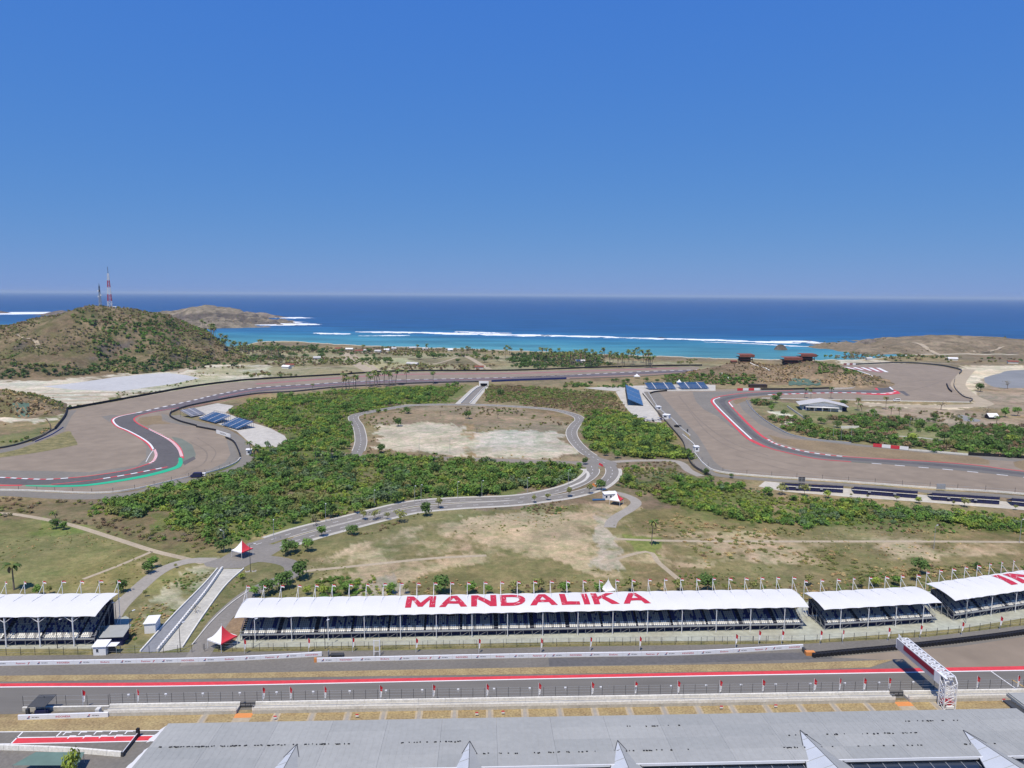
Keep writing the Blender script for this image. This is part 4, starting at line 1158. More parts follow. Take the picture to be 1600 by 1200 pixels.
thicket('low_scrub', TH_A, 2.3, 24, ['mid', 'yellow', 'olive', 'olive'], [1.5, 1.2, 1.2, 1], lo=.6, hi=1.6, templ=SHRUB_LO)
thicket('low_scrub', TH_B, 2.8, 25, ['mid', 'yellow', 'olive', 'brown'], [1.4, 1.2, 1.2, .9], lo=.6, hi=1.7, templ=SHRUB_LO)
thicket('low_scrub', TH_C, 2.6, 26, ['mid', 'yellow', 'olive', 'brown'], [1.3, 1.3, 1.2, .5], lo=.6, hi=1.6, templ=SHRUB_LO)
thicket('low_scrub', TH_D, 2.1, 27, ['mid', 'yellow', 'olive', 'bluish'], [1.3, 1.3, 1.1, .8], lo=.5, hi=1.4, templ=SHRUB_LO)
thicket('low_scrub', [(760, 602), (960, 616), (980, 652), (905, 662), (895, 638), (830, 632), (760, 628)], 3.0, 28, ['olive', 'brown', 'mid'], [1.3, 1.2, .8], lo=.6, hi=1.4, templ=SHRUB_LO)
thicket('low_scrub', [(1180, 820), (1400, 818), (1600, 832), (1850, 850), (1850, 872), (1600, 846), (1350, 840), (1150, 830)], 2.6, 29, ['olive', 'dry', 'mid', 'brown'], [1.3, .8, .8, 1], lo=.4, hi=1.2, templ=SHRUB_LO, noise=(.03, .42))
thicket('dry_scrub', [(150, 786), (0, 778), (-250, 782), (-250, 802), (60, 806), (200, 840), (330, 868), (345, 858), (260, 838), (200, 812)], 2.6, 7, ['brown', 'brown', 'olive', 'grey', 'mid'], [2, 2, 1.5, .8, .7], lo=.6, hi=1.7, noise=(.03, .36), sq=.75)
thicket('dry_scrub', [(1000, 800), (1180, 826), (1400, 826), (1850, 850), (1850, 905), (1480, 905), (1200, 905), (1060, 850)], 3.0, 8, ['dry', 'olive', 'dry', 'olive', 'brown'], [1.5, 1.5, 1, 1, .4], lo=.6, hi=1.7, noise=(.022, .5), sq=.4)
thicket('dry_scrub', [(960, 720), (1060, 722), (1092, 746), (1180, 764), (1190, 772), (1090, 758), (1040, 742), (960, 733)], 3.2, 9, ['olive', 'brown', 'mid'], [1, 1, .7], lo=.6, hi=1.4, noise=(.04, .4), sq=.7)
thicket('roadside_scrub', [(400, 880), (520, 838), (600, 815), (690, 801), (800, 792), (900, 783), (930, 776), (930, 784), (800, 801), (690, 810), (600, 826), (520, 852), (440, 880)], 2.3, 10, ['olive', 'brown', 'mid', 'dry'], [1, 1.2, .8, .6], lo=.4, hi=1.1, noise=(.05, .45), sq=.7)
thicket('roadside_scrub', [(270, 880), (390, 915), (340, 985), (280, 1010), (250, 1018), (200, 1010), (170, 1000), (215, 960)], 1.7, 11, ['olive', 'mid', 'dry', 'yellow'], [1.3, 1, 1, .6], lo=.25, hi=.8, noise=(.08, .47), sq=.7)
thicket('roadside_scrub', [(396, 930), (470, 905), (560, 900), (620, 910), (620, 932), (396, 945)], 1.6, 12, ['olive', 'mid', 'yellow', 'dry'], [1, 1.3, .9, .5], lo=.35, hi=1.3, noise=(.06, .42), sq=.9)
thicket('roadside_scrub', [(620, 915), (1260, 905), (1480, 885), (1850, 860), (1850, 890), (1480, 925), (1262, 938), (620, 940)], 2.2, 13, ['olive', 'mid', 'dry', 'brown'], [1, .8, 1, .7], lo=.3, hi=.9, noise=(.05, .46), sq=.7)
thicket('infield_scrub', [(570, 652), (640, 638), (760, 636), (860, 648), (888, 664), (875, 676), (700, 664), (590, 664)], 5.5, 14, ['brown', 'olive', 'mid', 'grey'], [1.5, 1.2, .8, .5], lo=.6, hi=1.7, noise=(.03, .5), templ=SHRUB_LO)
thicket('infield_scrub', [(560, 660), (588, 660), (592, 704), (684, 713), (900, 716), (900, 722), (640, 714), (570, 712)], 3.4, 15, ['brown', 'olive', 'dry'], [1.2, 1, 1], lo=.5, hi=1.1, noise=(.05, .4), templ=SHRUB_LO)
# far plain behind the long bend
thicket('coastal_scrub', [(330, 545), (440, 536), (575, 542), (800, 549), (1000, 557), (1150, 566), (1110, 574), (800, 577), (600, 579), (400, 590), (320, 575)], 7.5, 16, ['dark', 'olive', 'brown', 'grey', 'olive', 'mid'], [1.3, 1.5, 1.3, .8, 1, .6], lo=1.0, hi=3.6, noise=(.010, .46), templ=SHRUB_LO, f=.008)
thicket('coastal_scrub', [(335, 548), (420, 536), (500, 541), (520, 556), (440, 562), (345, 572)], 8, 17, ['deep', 'dark', 'olive', 'brown'], [1.5, 1.5, 1, .7], lo=1.6, hi=4.2, noise=(.01, .42), templ=SHRUB_LO, f=.01)
thicket('coastal_scrub', [(800, 556), (840, 551), (900, 553), (1010, 559), (1025, 571), (900, 574), (800, 577)], 7, 18, ['deep', 'dark', 'mid', 'brown'], [1.5, 1.8, .8, .7], lo=1.8, hi=4.0, noise=(.012, .38), templ=SHRUB_LO, f=.01)
thicket('roadside_scrub', [(60, 694), (106, 648), (200, 622), (215, 621), (110, 637), (85, 660), (30, 692), (-150, 712), (-150, 700)], 3.6, 19, ['mid', 'olive', 'dark', 'dry'], [1.2, 1.2, .8, .6], lo=.8, hi=2.1, noise=(.03, .34), templ=SHRUB_LO)
thicket('coastal_scrub', [(-150, 607), (60, 603), (320, 576), (330, 590), (215, 618), (60, 660), (-150, 690)], 8, 20, ['olive', 'mid', 'brown', 'dry'], [1, .8, 1, 1], lo=.7, hi=1.7, noise=(.015, .52), templ=SHRUB_LO)
thicket('dense_shrubs', [(900, 600), (1000, 600), (1060, 597), (1100, 588), (1160, 604), (1090, 600), (985, 603), (930, 606), (850, 604)], 4.0, 21, ['dark', 'mid', 'olive', 'brown'], [1.6, 1.4, 1, .7], lo=1.2, hi=3.0, noise=(.02, .4), templ=SHRUB_LO)
thicket('coastal_scrub', [(1290, 561), (1345, 560), (1480, 565), (1850, 575), (1850, 568), (1600, 563), (1420, 556), (1345, 552)], 9, 22, ['dark', 'olive', 'brown', 'grey'], [1.2, 1, 1.2, .8], lo=1.5, hi=3.5, noise=(.012, .46), templ=SHRUB_LO)
thicket('coastal_scrub', [(1440, 640), (1600, 655), (1600, 672), (1480, 660), (1410, 652)], 6, 23, ['brown', 'olive', 'grey', 'mid'], [1.2, 1, .8, .7], lo=.8, hi=2.2, noise=(.03, .48), templ=SHRUB_LO)
# grass tufts over the open fields
def tufts(px, sp, seed, names, w, lo, hi, noise):
    return thicket('grass_tufts', px, sp, seed, names, w, lo, hi, noise, TUFT, f=.02, sq=.8)
tufts([(400, 890), (520, 852), (690, 812), (900, 790), (1000, 800), (1200, 830), (1850, 850), (1850, 890), (1250, 930), (400, 935)], 3.2, 30, ['dry', 'olive', 'olive', 'dry'], [1, 1.3, 1, .6], .3, .9, (.03, .52))
tufts([(-250, 806), (60, 808), (230, 862), (320, 880), (180, 950), (170, 920), (-250, 915)], 3.6, 31, ['olive', 'dry', 'olive', 'dry'], [1.5, .8, 1, .5], .3, .9, (.03, .54))
# slopes
def hill_plants(name, hname, sp, seed, names, w, lo, hi, noise, zmin=1.5, templ=SHRUB_LO, keep=None):
    out = []
    for xs, ys, Hh, nm in HILLS.values():
        if nm != hname: continue
        r = np.random.default_rng(seed)
        n = int((xs[-1]-xs[0])*(ys[-1]-ys[0])/sp**2)
        x, y = r.uniform(xs[0], xs[-1], n), r.uniform(ys[0], ys[-1], n)
        z = Hh[np.clip(((x-xs[0])/(xs[1]-xs[0])).round().astype(int), 0, len(xs)-1), np.clip(((y-ys[0])/(ys[1]-ys[0])).round().astype(int), 0, len(ys)-1)]
        f, t = noise
        k = (z > zmin) & (fbm(x*f+seed, y*f, seed, 4) > t)
        if keep is not None:
            px, py = PJ(x, y, z)
            k &= keep(px, py)
        out.append(np.stack([x[k], y[k], z[k]], -1))
    pos = np.concatenate(out)
    r = np.random.default_rng(seed+3)
    n = len(pos)
    return scatter(name, templ, pos, (lo+(hi-lo)*r.beta(1.5, 2.5, n)).astype(np.float32), pick(n, names, w, pos, seed, .012), None, seed)
hill_plants('hill_scrub', 'mast_hill', 3.9, 50, ['grey', 'olive', 'brown', 'olive', 'mid'], [1.2, 1.3, 1.2, 1.1, .5], .8, 2.3, (.016, .36))
hill_plants('hill_scrub', 'mast_hill', 5.2, 51, ['deep', 'dark', 'olive', 'brown'], [1.2, 1.2, 1.2, .8], 1.5, 4.0, (.02, .42), zmin=.2, keep=lambda px, py: (py > 535+.0*px+np.where(px < 150, 35, 12)))
hill_plants('hill_scrub', 'mast_hill', 6.0, 56, ['dark', 'mid', 'olive'], [1, 1, 1], 1.6, 3.8, (.02, .60), zmin=12)
hill_plants('hill_scrub', 'restaurant_hill', 3.6, 52, ['brown', 'dry', 'grey', 'olive'], [1.8, 1, 1, .7], .7, 1.9, (.03, .44))
hill_plants('hill_scrub', 'restaurant_hill', 3.6, 53, ['dark', 'mid', 'olive'], [1.4, 1, 1], 1.2, 2.8, (.03, .3), zmin=.1, keep=lambda px, py: ((px < 1180) & (py > 586)) | ((px > 1275) & (py < 585)))
hill_plants('hill_scrub', 'roadside_hill', 3.0, 54, ['brown', 'dry', 'olive', 'dark'], [1.6, 1, 1, .6], .7, 2.0, (.04, .42))
hill_plants('hill_scrub', 'headland', 17, 55, ['brown', 'grey', 'olive', 'dark'], [1.4, 1, .8, .6], 1.2, 3.2, (.006, .54))

# ------------------------------------------------------------------ single trees: trunk with limbs and a crown of leaf clumps
def crown_obj(name, seed, R, Hh, base, ntri, leaf, colr, parent=None, lobes=7, spread=.75):
    P, t = leaf_cloud(seed, lobes, R, Hh, ntri, leaf, base=base, flat=.8, spread=spread, tone=.22)
    C = 1.15*np.array(LEAFC[colr])[None, :]*t[:, None]
    return mesh_np(name, P, np.arange(len(P)).reshape(-1, 3), M['leaf'], col=C, parent=parent)
def trunk_mb(h, r0, seed, R):
    r = random.Random(seed)
    mb = MB()
    b = Vector((r.uniform(-.2, .2), r.uniform(-.2, .2), h))
    mb.tube([(0, 0, -.1), (b.x*.4, b.y*.4, h*.5), b], [r0, r0*.8, r0*.6], 6)
    for i in range(4):
        a = i*math.pi/2+r.uniform(-.5, .5)
        e = b+Vector((math.cos(a)*R*.5, math.sin(a)*R*.5, R*r.uniform(.35, .8)))
        mb.tube([b*.85, (b+e)/2+Vector((0, 0, .15)), e], [r0*.5, r0*.38, r0*.2], 5)
    return mb
TREE_MESH = {}
def tree_proto(kind, v):
    key = (kind, v)
    if key in TREE_MESH: return TREE_MESH[key]
    R, Hh, base, ntri, leaf, colr, th, tr, lobes, spread = {
        'round': (2.4, 3.6, .9, 260, .55, 'mid', 1.7, .16, 7, .62),
        'dark': (2.7, 4.2, .8, 300, .6, 'dark', 1.9, .18, 8, .66),
        'street': (1.8, 3.2, 1.3, 170, .46, 'olive', 2.0, .10, 6, .7),
        'open': (2.2, 2.6, 1.7, 150, .5, 'olive', 2.2, .11, 6, .85),
        'wide': (4.2, 5.0, 1.3, 420, .75, 'dark', 2.6, .28, 11, .78),
        'yellow': (2.0, 2.8, .6, 190, .5, 'yellow', 1.4, .12, 6, .66),
        'bare': (2.4, 3.4, 1.0, 60, .35, 'grey', 2.0, .14, 8, .85)}[kind]
    s = {'round': 100, 'dark': 130, 'street': 160, 'open': 190, 'wide': 220, 'yellow': 250, 'bare': 280}[kind]+v
    c = crown_obj('crown', s, R, Hh, base, ntri, leaf, colr, None, lobes, spread)
    t = trunk_mb(th, tr, s, R).build('trunk', M['bark'])
    TREE_MESH[key] = (t.data, c.data)
    bpy.data.objects.remove(c)
    bpy.data.objects.remove(t)
    return TREE_MESH[key]
TREE_N = [0]
def tree(loc, kind, scale, label, group=None, name='tree', sz=None):
    TREE_N[0] += 1
    i = TREE_N[0]
    tm, cm = tree_proto(kind, i % 4)
    r = random.Random(i*7)
    o = thing(name, label, 'tree', loc, r.uniform(0, 6.28), group)
    o.scale = (scale, scale, scale*(sz or r.uniform(.88, 1.12)))
    link(bpy.data.objects.new('trunk', tm), o)
    link(bpy.data.objects.new('crown', cm), o)
    return o
# palms
PALM_MESH = []
def palm_protos():
    for v in range(4):
        r = random.Random(900+v)
        Hh = 8.0
        lean = Vector((r.uniform(-1, 1), r.uniform(-1, 1), 0))*(.5+.35*v)
        pts = [Vector((lean.x*t*t, lean.y*t*t, Hh*t)) for t in (-.02, .25, .5, .75, 1)]
        t = MB().tube(pts, [.24, .19, .16, .14, .12], 6).build('trunk', M['palm_bark'])
        top = pts[-1]
        V, Fs, C = [], [], []
        nf = 17
        for f in range(nf):
            a = 2*math.pi*f/nf+r.uniform(-.2, .2)
            el = r.uniform(-.15, 1.15)
            L = r.uniform(2.4, 3.2)
            d = Vector((math.cos(a), math.sin(a), 0))
            side = Vector((-d.y, d.x, 0))
            prev = None
            p, ang = top.copy(), el
            tone = r.uniform(.7, 1.3)
            dead = el < 0.05
            colr = np.array(LEAFC['brown' if dead else ('olive' if r.random() < .3 else 'dark')])*tone
            for k in range(6):
                w = (.10, .42, .5, .42, .28, .05)[k]
                dn = Vector((0, 0, -w*.45))
                row = [p-side*w+dn, p, p+side*w+dn]
                b = len(V)
                V += [tuple(q) for q in row]
                C += [colr]*3
                if prev is not None:
                    Fs += [(prev, prev+1, b+1, b), (prev+1, prev+2, b+2, b+1)]
                prev = b
                p = p+(d*math.cos(ang)+Vector((0, 0, math.sin(ang))))*L/5
                ang -= .42
        c = mesh_np('crown', V, Fs, M['leaf'], col=np.array(C))
        PALM_MESH.append((t.data, c.data))
        bpy.data.objects.remove(c)
        bpy.data.objects.remove(t)
palm_protos()
PN = [0]
def palm(loc, h, label, group=None, spread=1.0, name='palm_tree'):
    PN[0] += 1
    tm, cm = PALM_MESH[PN[0] % 4]
    o = thing(name, label, 'palm tree', loc, random.Random(PN[0]).uniform(0, 6.28), group)
    o.scale = (h/8*spread, h/8*spread, h/8)
    link(bpy.data.objects.new('trunk', tm), o)
    link(bpy.data.objects.new('crown', cm), o)
    return o
# ------------------------------------------------------------------ the trees one can tell apart
def at(px, py):
    p = G(px, py)
    z = hill_z(p.x, p.y)
    return (p.x, p.y, max(0.0, z))
# row behind the long stand
xs_ = [(612, 'round', .85), (634, 'street', .7), (688, 'dark', 1.25), (733, 'round', .95), (764, 'round', .6), (806, 'open', 1.1), (842, 'open', 1.2), (880, 'round', .9), (914, 'street', .6),
       (936, 'round', .8), (988, 'open', 1.15), (1030, 'street', .75), (1062, 'open', 1.1), (1105, 'dark', 1.1), (1134, 'street', .7), (1176, 'street', .95), (1216, 'street', .8)]
for i, (x, k, s) in enumerate(xs_):
    lk = {'round': 'bushy green tree', 'dark': 'large dark green tree', 'street': 'small thin-crowned tree', 'open': 'young tree with an open crown'}[k]
    tree(at(x, 928 if x < 1000 else 926), k, s, f'{lk}, {ordw(i)} from the left behind the long lettered grandstand roof', 'trees behind the long grandstand')
for i, (x, y, k, s) in enumerate([(1345, 918, 'street', .9), (1368, 916, 'yellow', .9), (1400, 914, 'round', .8), (1428, 908, 'street', .9), (1438, 898, 'dark', 1.0), (1262, 915, 'street', .9), (1528, 892, 'dark', .6)]):
    tree(at(x, y), k, s, f'{["small pale tree", "yellow-green bush", "leafy green tree", "thin young tree", "dark leafy tree", "thin young tree", "low dark bush-like tree"][i]} in dry field behind the {["short grandstand left end", "short grandstand left half", "short grandstand middle", "short grandstand right half", "gap between the two right grandstands", "gap beside the long grandstand", "curved right-hand grandstand"][i]}')
for i, (x, y, k, s) in enumerate([(398, 932, 'round', .8), (420, 930, 'dark', 1.05), (440, 922, 'dark', 1.15), (452, 912, 'round', .9), (468, 905, 'dark', 1.2), (505, 930, 'yellow', .9), (520, 930, 'round', .7), (540, 928, 'round', 1.05), (480, 930, 'yellow', .8)]):
    tree(at(x, y), k, s, ['low green tree at the left end behind the long grandstand', 'dark tree beside the grey lane behind the long grandstand', 'biggest dark tree of the clump inside the curved lane', 'round tree inside the bend of the curved lane',
                          'dark round tree alone outside the curved lane with shadow below it', 'yellow-green bush behind the long grandstand', 'small green tree between two yellow-green bushes', 'green tree right of the yellow bush behind the stand', 'low yellowish bush left of the green trees behind the stand'][i])
# along the dual carriageway
rt = [(350, 862, 'dark', 1.1, 'dark tree beside the junction behind the tent'), (450, 866, 'dark', 1.15, 'dark tree nearest the junction on the lower kerb'), (462, 862, 'round', .95, 'green tree beside the dark tree near the junction'),
      (481, 862, 'round', 1.1, 'slim green tree on grass below the carriageway, right of the junction pair'), (503, 838, 'round', .95, 'tree standing on the median of the carriageway nearest the junction'), (551, 836, 'wide', .62, 'large round dark tree on the lower side of the carriageway'),
      (568, 812, 'street', 1.0, 'thin tree on the median left of the large round tree'), (586, 812, 'open', 1.0, 'open-crowned tree on the median above the field'), (625, 816, 'open', 1.25, 'open-crowned tree with a clear shadow below the carriageway'),
      (605, 812, 'street', .7, 'small shrub-like tree on the lower verge between two open crowns'), (665, 806, 'dark', 1.1, 'dark bushy tree on the lower verge of the carriageway'), (685, 794, 'street', 1.1, 'slim tree on the median where the road levels out'),
      (460, 818, 'round', 1.0, 'round tree on the far side of the carriageway near junction'), (494, 822, 'bare', 1.1, 'greyish thin tree on the far verge of the carriageway'), (520, 808, 'dark', 1.2, 'dark tree on the far verge above the median trees'),
      (558, 802, 'round', 1.0, 'round green tree on the far verge left of the lamp posts'), (620, 786, 'dark', 1.0, 'dark shrub-like tree at the thicket edge above the road'),
      (835, 786, 'street', .8, 'small tree on the median before the bend'), (856, 782, 'street', .9, 'thin tree at the lower kerb before the bend'), (889, 776, 'street', 1.1, 'tree on the lower kerb left of the white cabin'),
      (921, 772, 'street', 1.1, 'tree on the lower kerb close to the white cabin'), (940, 766, 'dark', 1.0, 'dark small tree directly behind the white cabin'), (914, 726, 'dark', .8, 'dark palm-like bush at the road crossing'), (936, 760, 'round', .7, 'low tree on the median by the crossing')]
for x, y, k, s, l in rt:
    tree(at(x, y), k, s, l, name='street_tree')
# left foreground
for x, y, k, s, l in [(238, 888, 'round', .9, 'small tree with a pale top beside the pale lane'), (232, 896, 'dark', .8, 'dark bush-like tree left of the pale lane'), (193, 925, 'dark', .8, 'low dark tree beside the lane near the left grandstand'),
                      (228, 932, 'street', .45, 'sapling on the grass between the lane and the underpass'), (275, 888, 'street', .4, 'tiny sapling at the lane bend'), (60, 930, 'round', .7, 'green tree behind the left grandstand roof'),
                      (78, 928, 'street', .75, 'thin tree behind the left grandstand, right of the green one'), (88, 826, 'dark', .8, 'dark shrub-like tree on the dirt path in the left field'), (100, 828, 'round', .8, 'round bush at the dirt path in the left field'),
                      (378, 905, 'yellow', .6, 'yellow-leaved sapling above the pale concrete ramp'), (306, 958, 'bare', .6, 'bare sapling beside the underpass')]:
    tree(at(x, y), k, s, l)
# by the dark stands at the right
for i, (x, y, s) in enumerate([(1200, 775, .95), (1222, 773, 1.25), (1257, 775, 1.2), (1294, 778, 1.1), (1330, 776, .4), (1355, 779, .4), (1401, 784, .6), (1436, 787, .95), (1489, 790, .5), (1507, 792, 1.0), (1586, 797, .6), (1104, 742, .8), (1142, 747, .5)]):
    lk = ['bushy round tree left of the dark spectator stands', 'open tree at the left end of the first dark stand', 'tree in front of the first dark stand below the screen', 'wide low tree at the right end of the first dark stand', 'tiny sapling in the gap after the first dark stand',
          'tiny sapling before the second dark stand', 'sapling in front of the second dark stand', 'yellowish tree at the right end of the second dark stand', 'thin sapling in front of the third dark stand', 'young tree in front of the third dark stand', 'low tree before the fourth dark stand',
          'dark round bush against the white barrier of the right bend', 'small dark bush at the white barrier, right of the round one'][i]
    tree(at(x, y), ['round', 'open', 'open', 'yellow', 'street', 'street', 'street', 'yellow', 'street', 'open', 'street', 'dark', 'dark'][i], s, lk)
# infield by the white house
for x, y, k, s, l in [(1212, 630, 'dark', 1.4, 'dark tree at the hairpin tip of the infield'), (1205, 642, 'round', 1.2, 'green tree on the lower left edge of the infield'), (1225, 650, 'wide', .7, 'broad tree above the sandy clearing'), (1217, 622, 'dark', 1.2, 'dark bushy tree left of the white house'),
                      (1318, 634, 'wide', .85, 'round dark tree right of the white house'), (1283, 662, 'wide', .8, 'dark tree at the end of the garden wall'), (1308, 668, 'wide', .8, 'dark tree above the low white wall'), (1345, 655, 'wide', .8, 'broad green tree in the garden middle'),
                      (1352, 668, 'dark', 1.3, 'dark tree right of the low white wall'), (1363, 650, 'round', 1.4, 'green tree behind the broad garden tree'), (1395, 672, 'wide', .95, 'wide dark tree above the red and white billboard'), (1412, 668, 'wide', .9, 'wide green tree above the billboard right end'),
                      (1440, 668, 'wide', .8, 'broad tree in the garden right half'), (1425, 690, 'yellow', 1.8, 'yellow-green spreading tree just above the billboard'), (1395, 692, 'round', 1.5, 'green tree left of the yellow-green spreading tree'), (1460, 655, 'wide', .7, 'dark tree near the pond'),
                      (1475, 690, 'wide', 1.0, 'large greyish tree in the garden right part'), (1500, 700, 'wide', .9, 'dark tree beside the dark fence'), (1522, 702, 'wide', 1.0, 'big dark tree left of the tallest garden tree'), (1545, 700, 'wide', 1.1, 'tallest dark garden tree at the right'),
                      (1565, 706, 'wide', .8, 'dark green tree at the inner fence near the right edge'), (1580, 694, 'yellow', 1.9, 'yellowish tree at the right edge of the garden'), (1596, 682, 'wide', .9, 'dark tree at the far right of the garden'), (1470, 640, 'bare', 2.0, 'grey bare tree on the mud flat'),
                      (1542, 652, 'bare', 2.2, 'leafless grey tree beside the pond hut'), (1570, 652, 'round', 1.7, 'green tree right of the pond hut'), (1590, 650, 'round', 1.7, 'green tree near the right edge above the pond'), (1532, 612, 'dark', 1.6, 'dark bush on the beach of the lagoon'), (1574, 608, 'bare', 2.0, 'bare bush standing in the lagoon shallows')]:
    tree(at(x, y), k, s, l)
# thickets: the crowns that stand out
for x, y, k, s, l in [(690, 775, 'wide', .8, 'big dark tree rising from the thicket above the carriageway'), (678, 742, 'wide', .9, 'biggest dark crown in the middle of the central thicket'), (627, 758, 'dark', 1.2, 'dark crown in the thicket left of the biggest one'), (770, 745, 'wide', .8, 'broad dark crown right of centre in the thicket'),
                      (820, 748, 'wide', .75, 'broad crown at the thicket right of the cactus-like shrubs'), (855, 752, 'dark', 1.2, 'dark crown near the right end of the central thicket'), (545, 742, 'wide', .8, 'broad crown in the left half of the central thicket'), (448, 752, 'wide', .9, 'broad crown near the left end of the central thicket'),
                      (420, 790, 'wide', .8, 'broad green crown low in the thicket left part'), (362, 772, 'wide', .85, 'dark crown near the outer lane of the left bend'), (300, 790, 'dark', 1.3, 'dark bush at the left tip of the thicket'), (510, 680, 'wide', .7, 'round crown left of the ring road bend'), (480, 688, 'dark', 1.4, 'dark round crown beside the pale pad'),
                      (462, 664, 'dark', 1.4, 'dark tree above the pale pad in the upper thicket'), (540, 638, 'wide', .8, 'dark crown left of the ring road corner'), (668, 622, 'wide', .9, 'tallest dark crown left of the tunnel road'), (636, 646, 'wide', .8, 'big dark tree at the top of the ring road'),
                      (622, 666, 'dark', 1.3, 'round dark bush at the top left of the dirt lots'), (782, 618, 'wide', .95, 'big dark tree right of the tunnel road'), (732, 654, 'dark', 1.2, 'lone dark tree above the dirt lots'), (778, 654, 'bare', 1.4, 'lone thin tree above the right dirt lot'), (745, 676, 'bare', 1.2, 'lone thin tree between the dirt lots'),
                      (688, 650, 'bare', 1.2, 'small bare tree above the left dirt lot'), (1008, 704, 'wide', 1.1, 'big dark crown in the thicket beside the right bend'), (965, 690, 'dark', 1.2, 'dark crown near the ring road right side'), (1045, 706, 'wide', .8, 'broad crown at the corner of the right bend lane'), (995, 672, 'dark', 1.5, 'dark crown below the stacked parts on the pale pad'),
                      (945, 712, 'round', 1.0, 'round bush right of the crossing'), (965, 716, 'round', 1.1, 'bush by the grey lane right of the crossing'), (980, 756, 'wide', .7, 'broad dark crown behind the small tent'), (596, 708, 'dark', 1.1, 'bush below the left dirt lot')]:
    tree(at(x, y), k, s, l)
# palms one can tell apart
for x, y, h, l, sp in [(22, 922, 8.5, 'coconut palm behind the left grandstand roof', 1.2), (395, 727, 9, 'palm with a wide crown at the outer lane of the left bend', 1.2), (393, 712, 8, 'palm beside the white marshal cabin', 1.1), (493, 722, 8, 'palm at the thicket top left of the ring road foot', 1.1), (519, 724, 9, 'palm beside the foot of the ring road', 1.2),
                       (678, 724, 6, 'short palm beside the lane below the dirt lots', 1.3), (1018, 852, 9.5, 'lone dead-looking palm leaning in the dry field', .75), (488, 612, 7, 'lone palm on the inner edge of the long bend', 1.1), (453, 686, 6, 'short palm right of the pale pad', 1.2), (90, 822, 6, 'short palm on the dirt path in the left field', 1.2),
                       (1257, 622, 9, 'left palm of the three dark palms above the white house', 1.0), (1267, 624, 8.5, 'middle palm of the three dark palms above the white house', 1.0), (1298, 623, 10, 'right palm of the three dark palms, beside the dark box', 1.0), (1340, 642, 10, 'dark palm left of the mud flat, nearest the round tree', 1.1), (1347, 650, 9, 'palm below the dark palm at the mud flat', 1.1),
                       (1384, 640, 10, 'tall palm right of the garden palms', .9), (1392, 652, 8, 'palm behind the garden, right of the tall one', 1.2), (1405, 652, 7, 'low palm at the garden edge toward the mud flat', 1.2), (1514, 672, 8, 'palm standing between the two ponds', 1.1), (1556, 668, 8, 'palm at the pond hut', 1.2), (1500, 670, 5, 'tiny palm left of the pond palm', 1.2)]:
    palm(at(x, y), h, l, None, sp)
for i, (x, y) in enumerate([(535, 611), (541, 610), (546, 612), (552, 608), (556, 611), (572, 605), (578, 607), (585, 603), (590, 605), (594, 602), (600, 604), (608, 602), (613, 603), (618, 602), (635, 600), (677, 600)]):
    palm(at(x, y), 12+1.5*((i*5) % 3), f'tall dark palm, {ordw(i)} from the left in the row along the long bend', 'palms along the long bend', 1.0)
r_ = random.Random(5)
for i in range(58):
    x = r_.uniform(842, 1020)
    palm(at(x, 556+(x-842)*.035+r_.uniform(0, 14)), r_.uniform(12, 17), 'coconut palm in the dense dark grove by the turquoise lagoon', 'palms of the lagoon grove', .95)
for i in range(46):
    x = r_.uniform(318, 440)
    palm(at(x, 545-(x-340)*.03+r_.uniform(0, 18)), r_.uniform(12, 17), 'coconut palm in the grove at the foot of the mast hill', 'palms of the hill foot grove', .95)
for i in range(26):
    x = r_.uniform(560, 840)
    palm(at(x, 547+(x-560)*.025+r_.uniform(0, 9)), r_.uniform(9, 14), 'scattered coconut palm on the dry plain by the shore', 'palms scattered along the shore', 1.0)
for i in range(48):
    x = r_.uniform(400, 830)
    tree(at(x, 547+(x-455)*.03+r_.uniform(0, 16)), 'wide', r_.uniform(.8, 1.3), 'dark tree on the dry plain between the long bend and the shore', 'trees on the shore plain')
for i in range(16):
    x = r_.uniform(900, 1160)
    tree(at(x, 600-(x-900)*.03+r_.uniform(-2, 4)), 'wide', r_.uniform(.55, .8), 'dark tree in the belt left of the restaurant hill', 'trees of the belt before the restaurant hill')
# ================================================================== LETTERING
_TXT = {}
def text_data(s, bold=0.0, space=1.0):
    """letters as a flat mesh, height 1, centred on x"""
    k = (s, bold, space)
    if k in _TXT: return _TXT[k]
    cu = bpy.data.curves.new('lettering', 'FONT')
    cu.body = s
    cu.align_x = 'CENTER'
    cu.offset = bold
    cu.space_character = space
    cu.resolution_u = 3
    o = bpy.data.objects.new('lettering', cu)
    COL.objects.link(o)
    dg = bpy.context.evaluated_depsgraph_get()
    me = bpy.data.meshes.new_from_object(o.evaluated_get(dg))
    bpy.data.objects.remove(o)
    n = len(me.vertices)
    a = np.empty(n*3, np.float32)
    me.vertices.foreach_get('co', a)
    a = a.reshape(-1, 3)
    a[:, :2] -= a[:, :2].min(0)
    hgt = a[:, 1].max()
    a[:, :2] /= hgt
    a[:, 0] -= a[:, 0].max()/2
    me.vertices.foreach_set('co', a.ravel())
    me.update()
    _TXT[k] = me
    return me

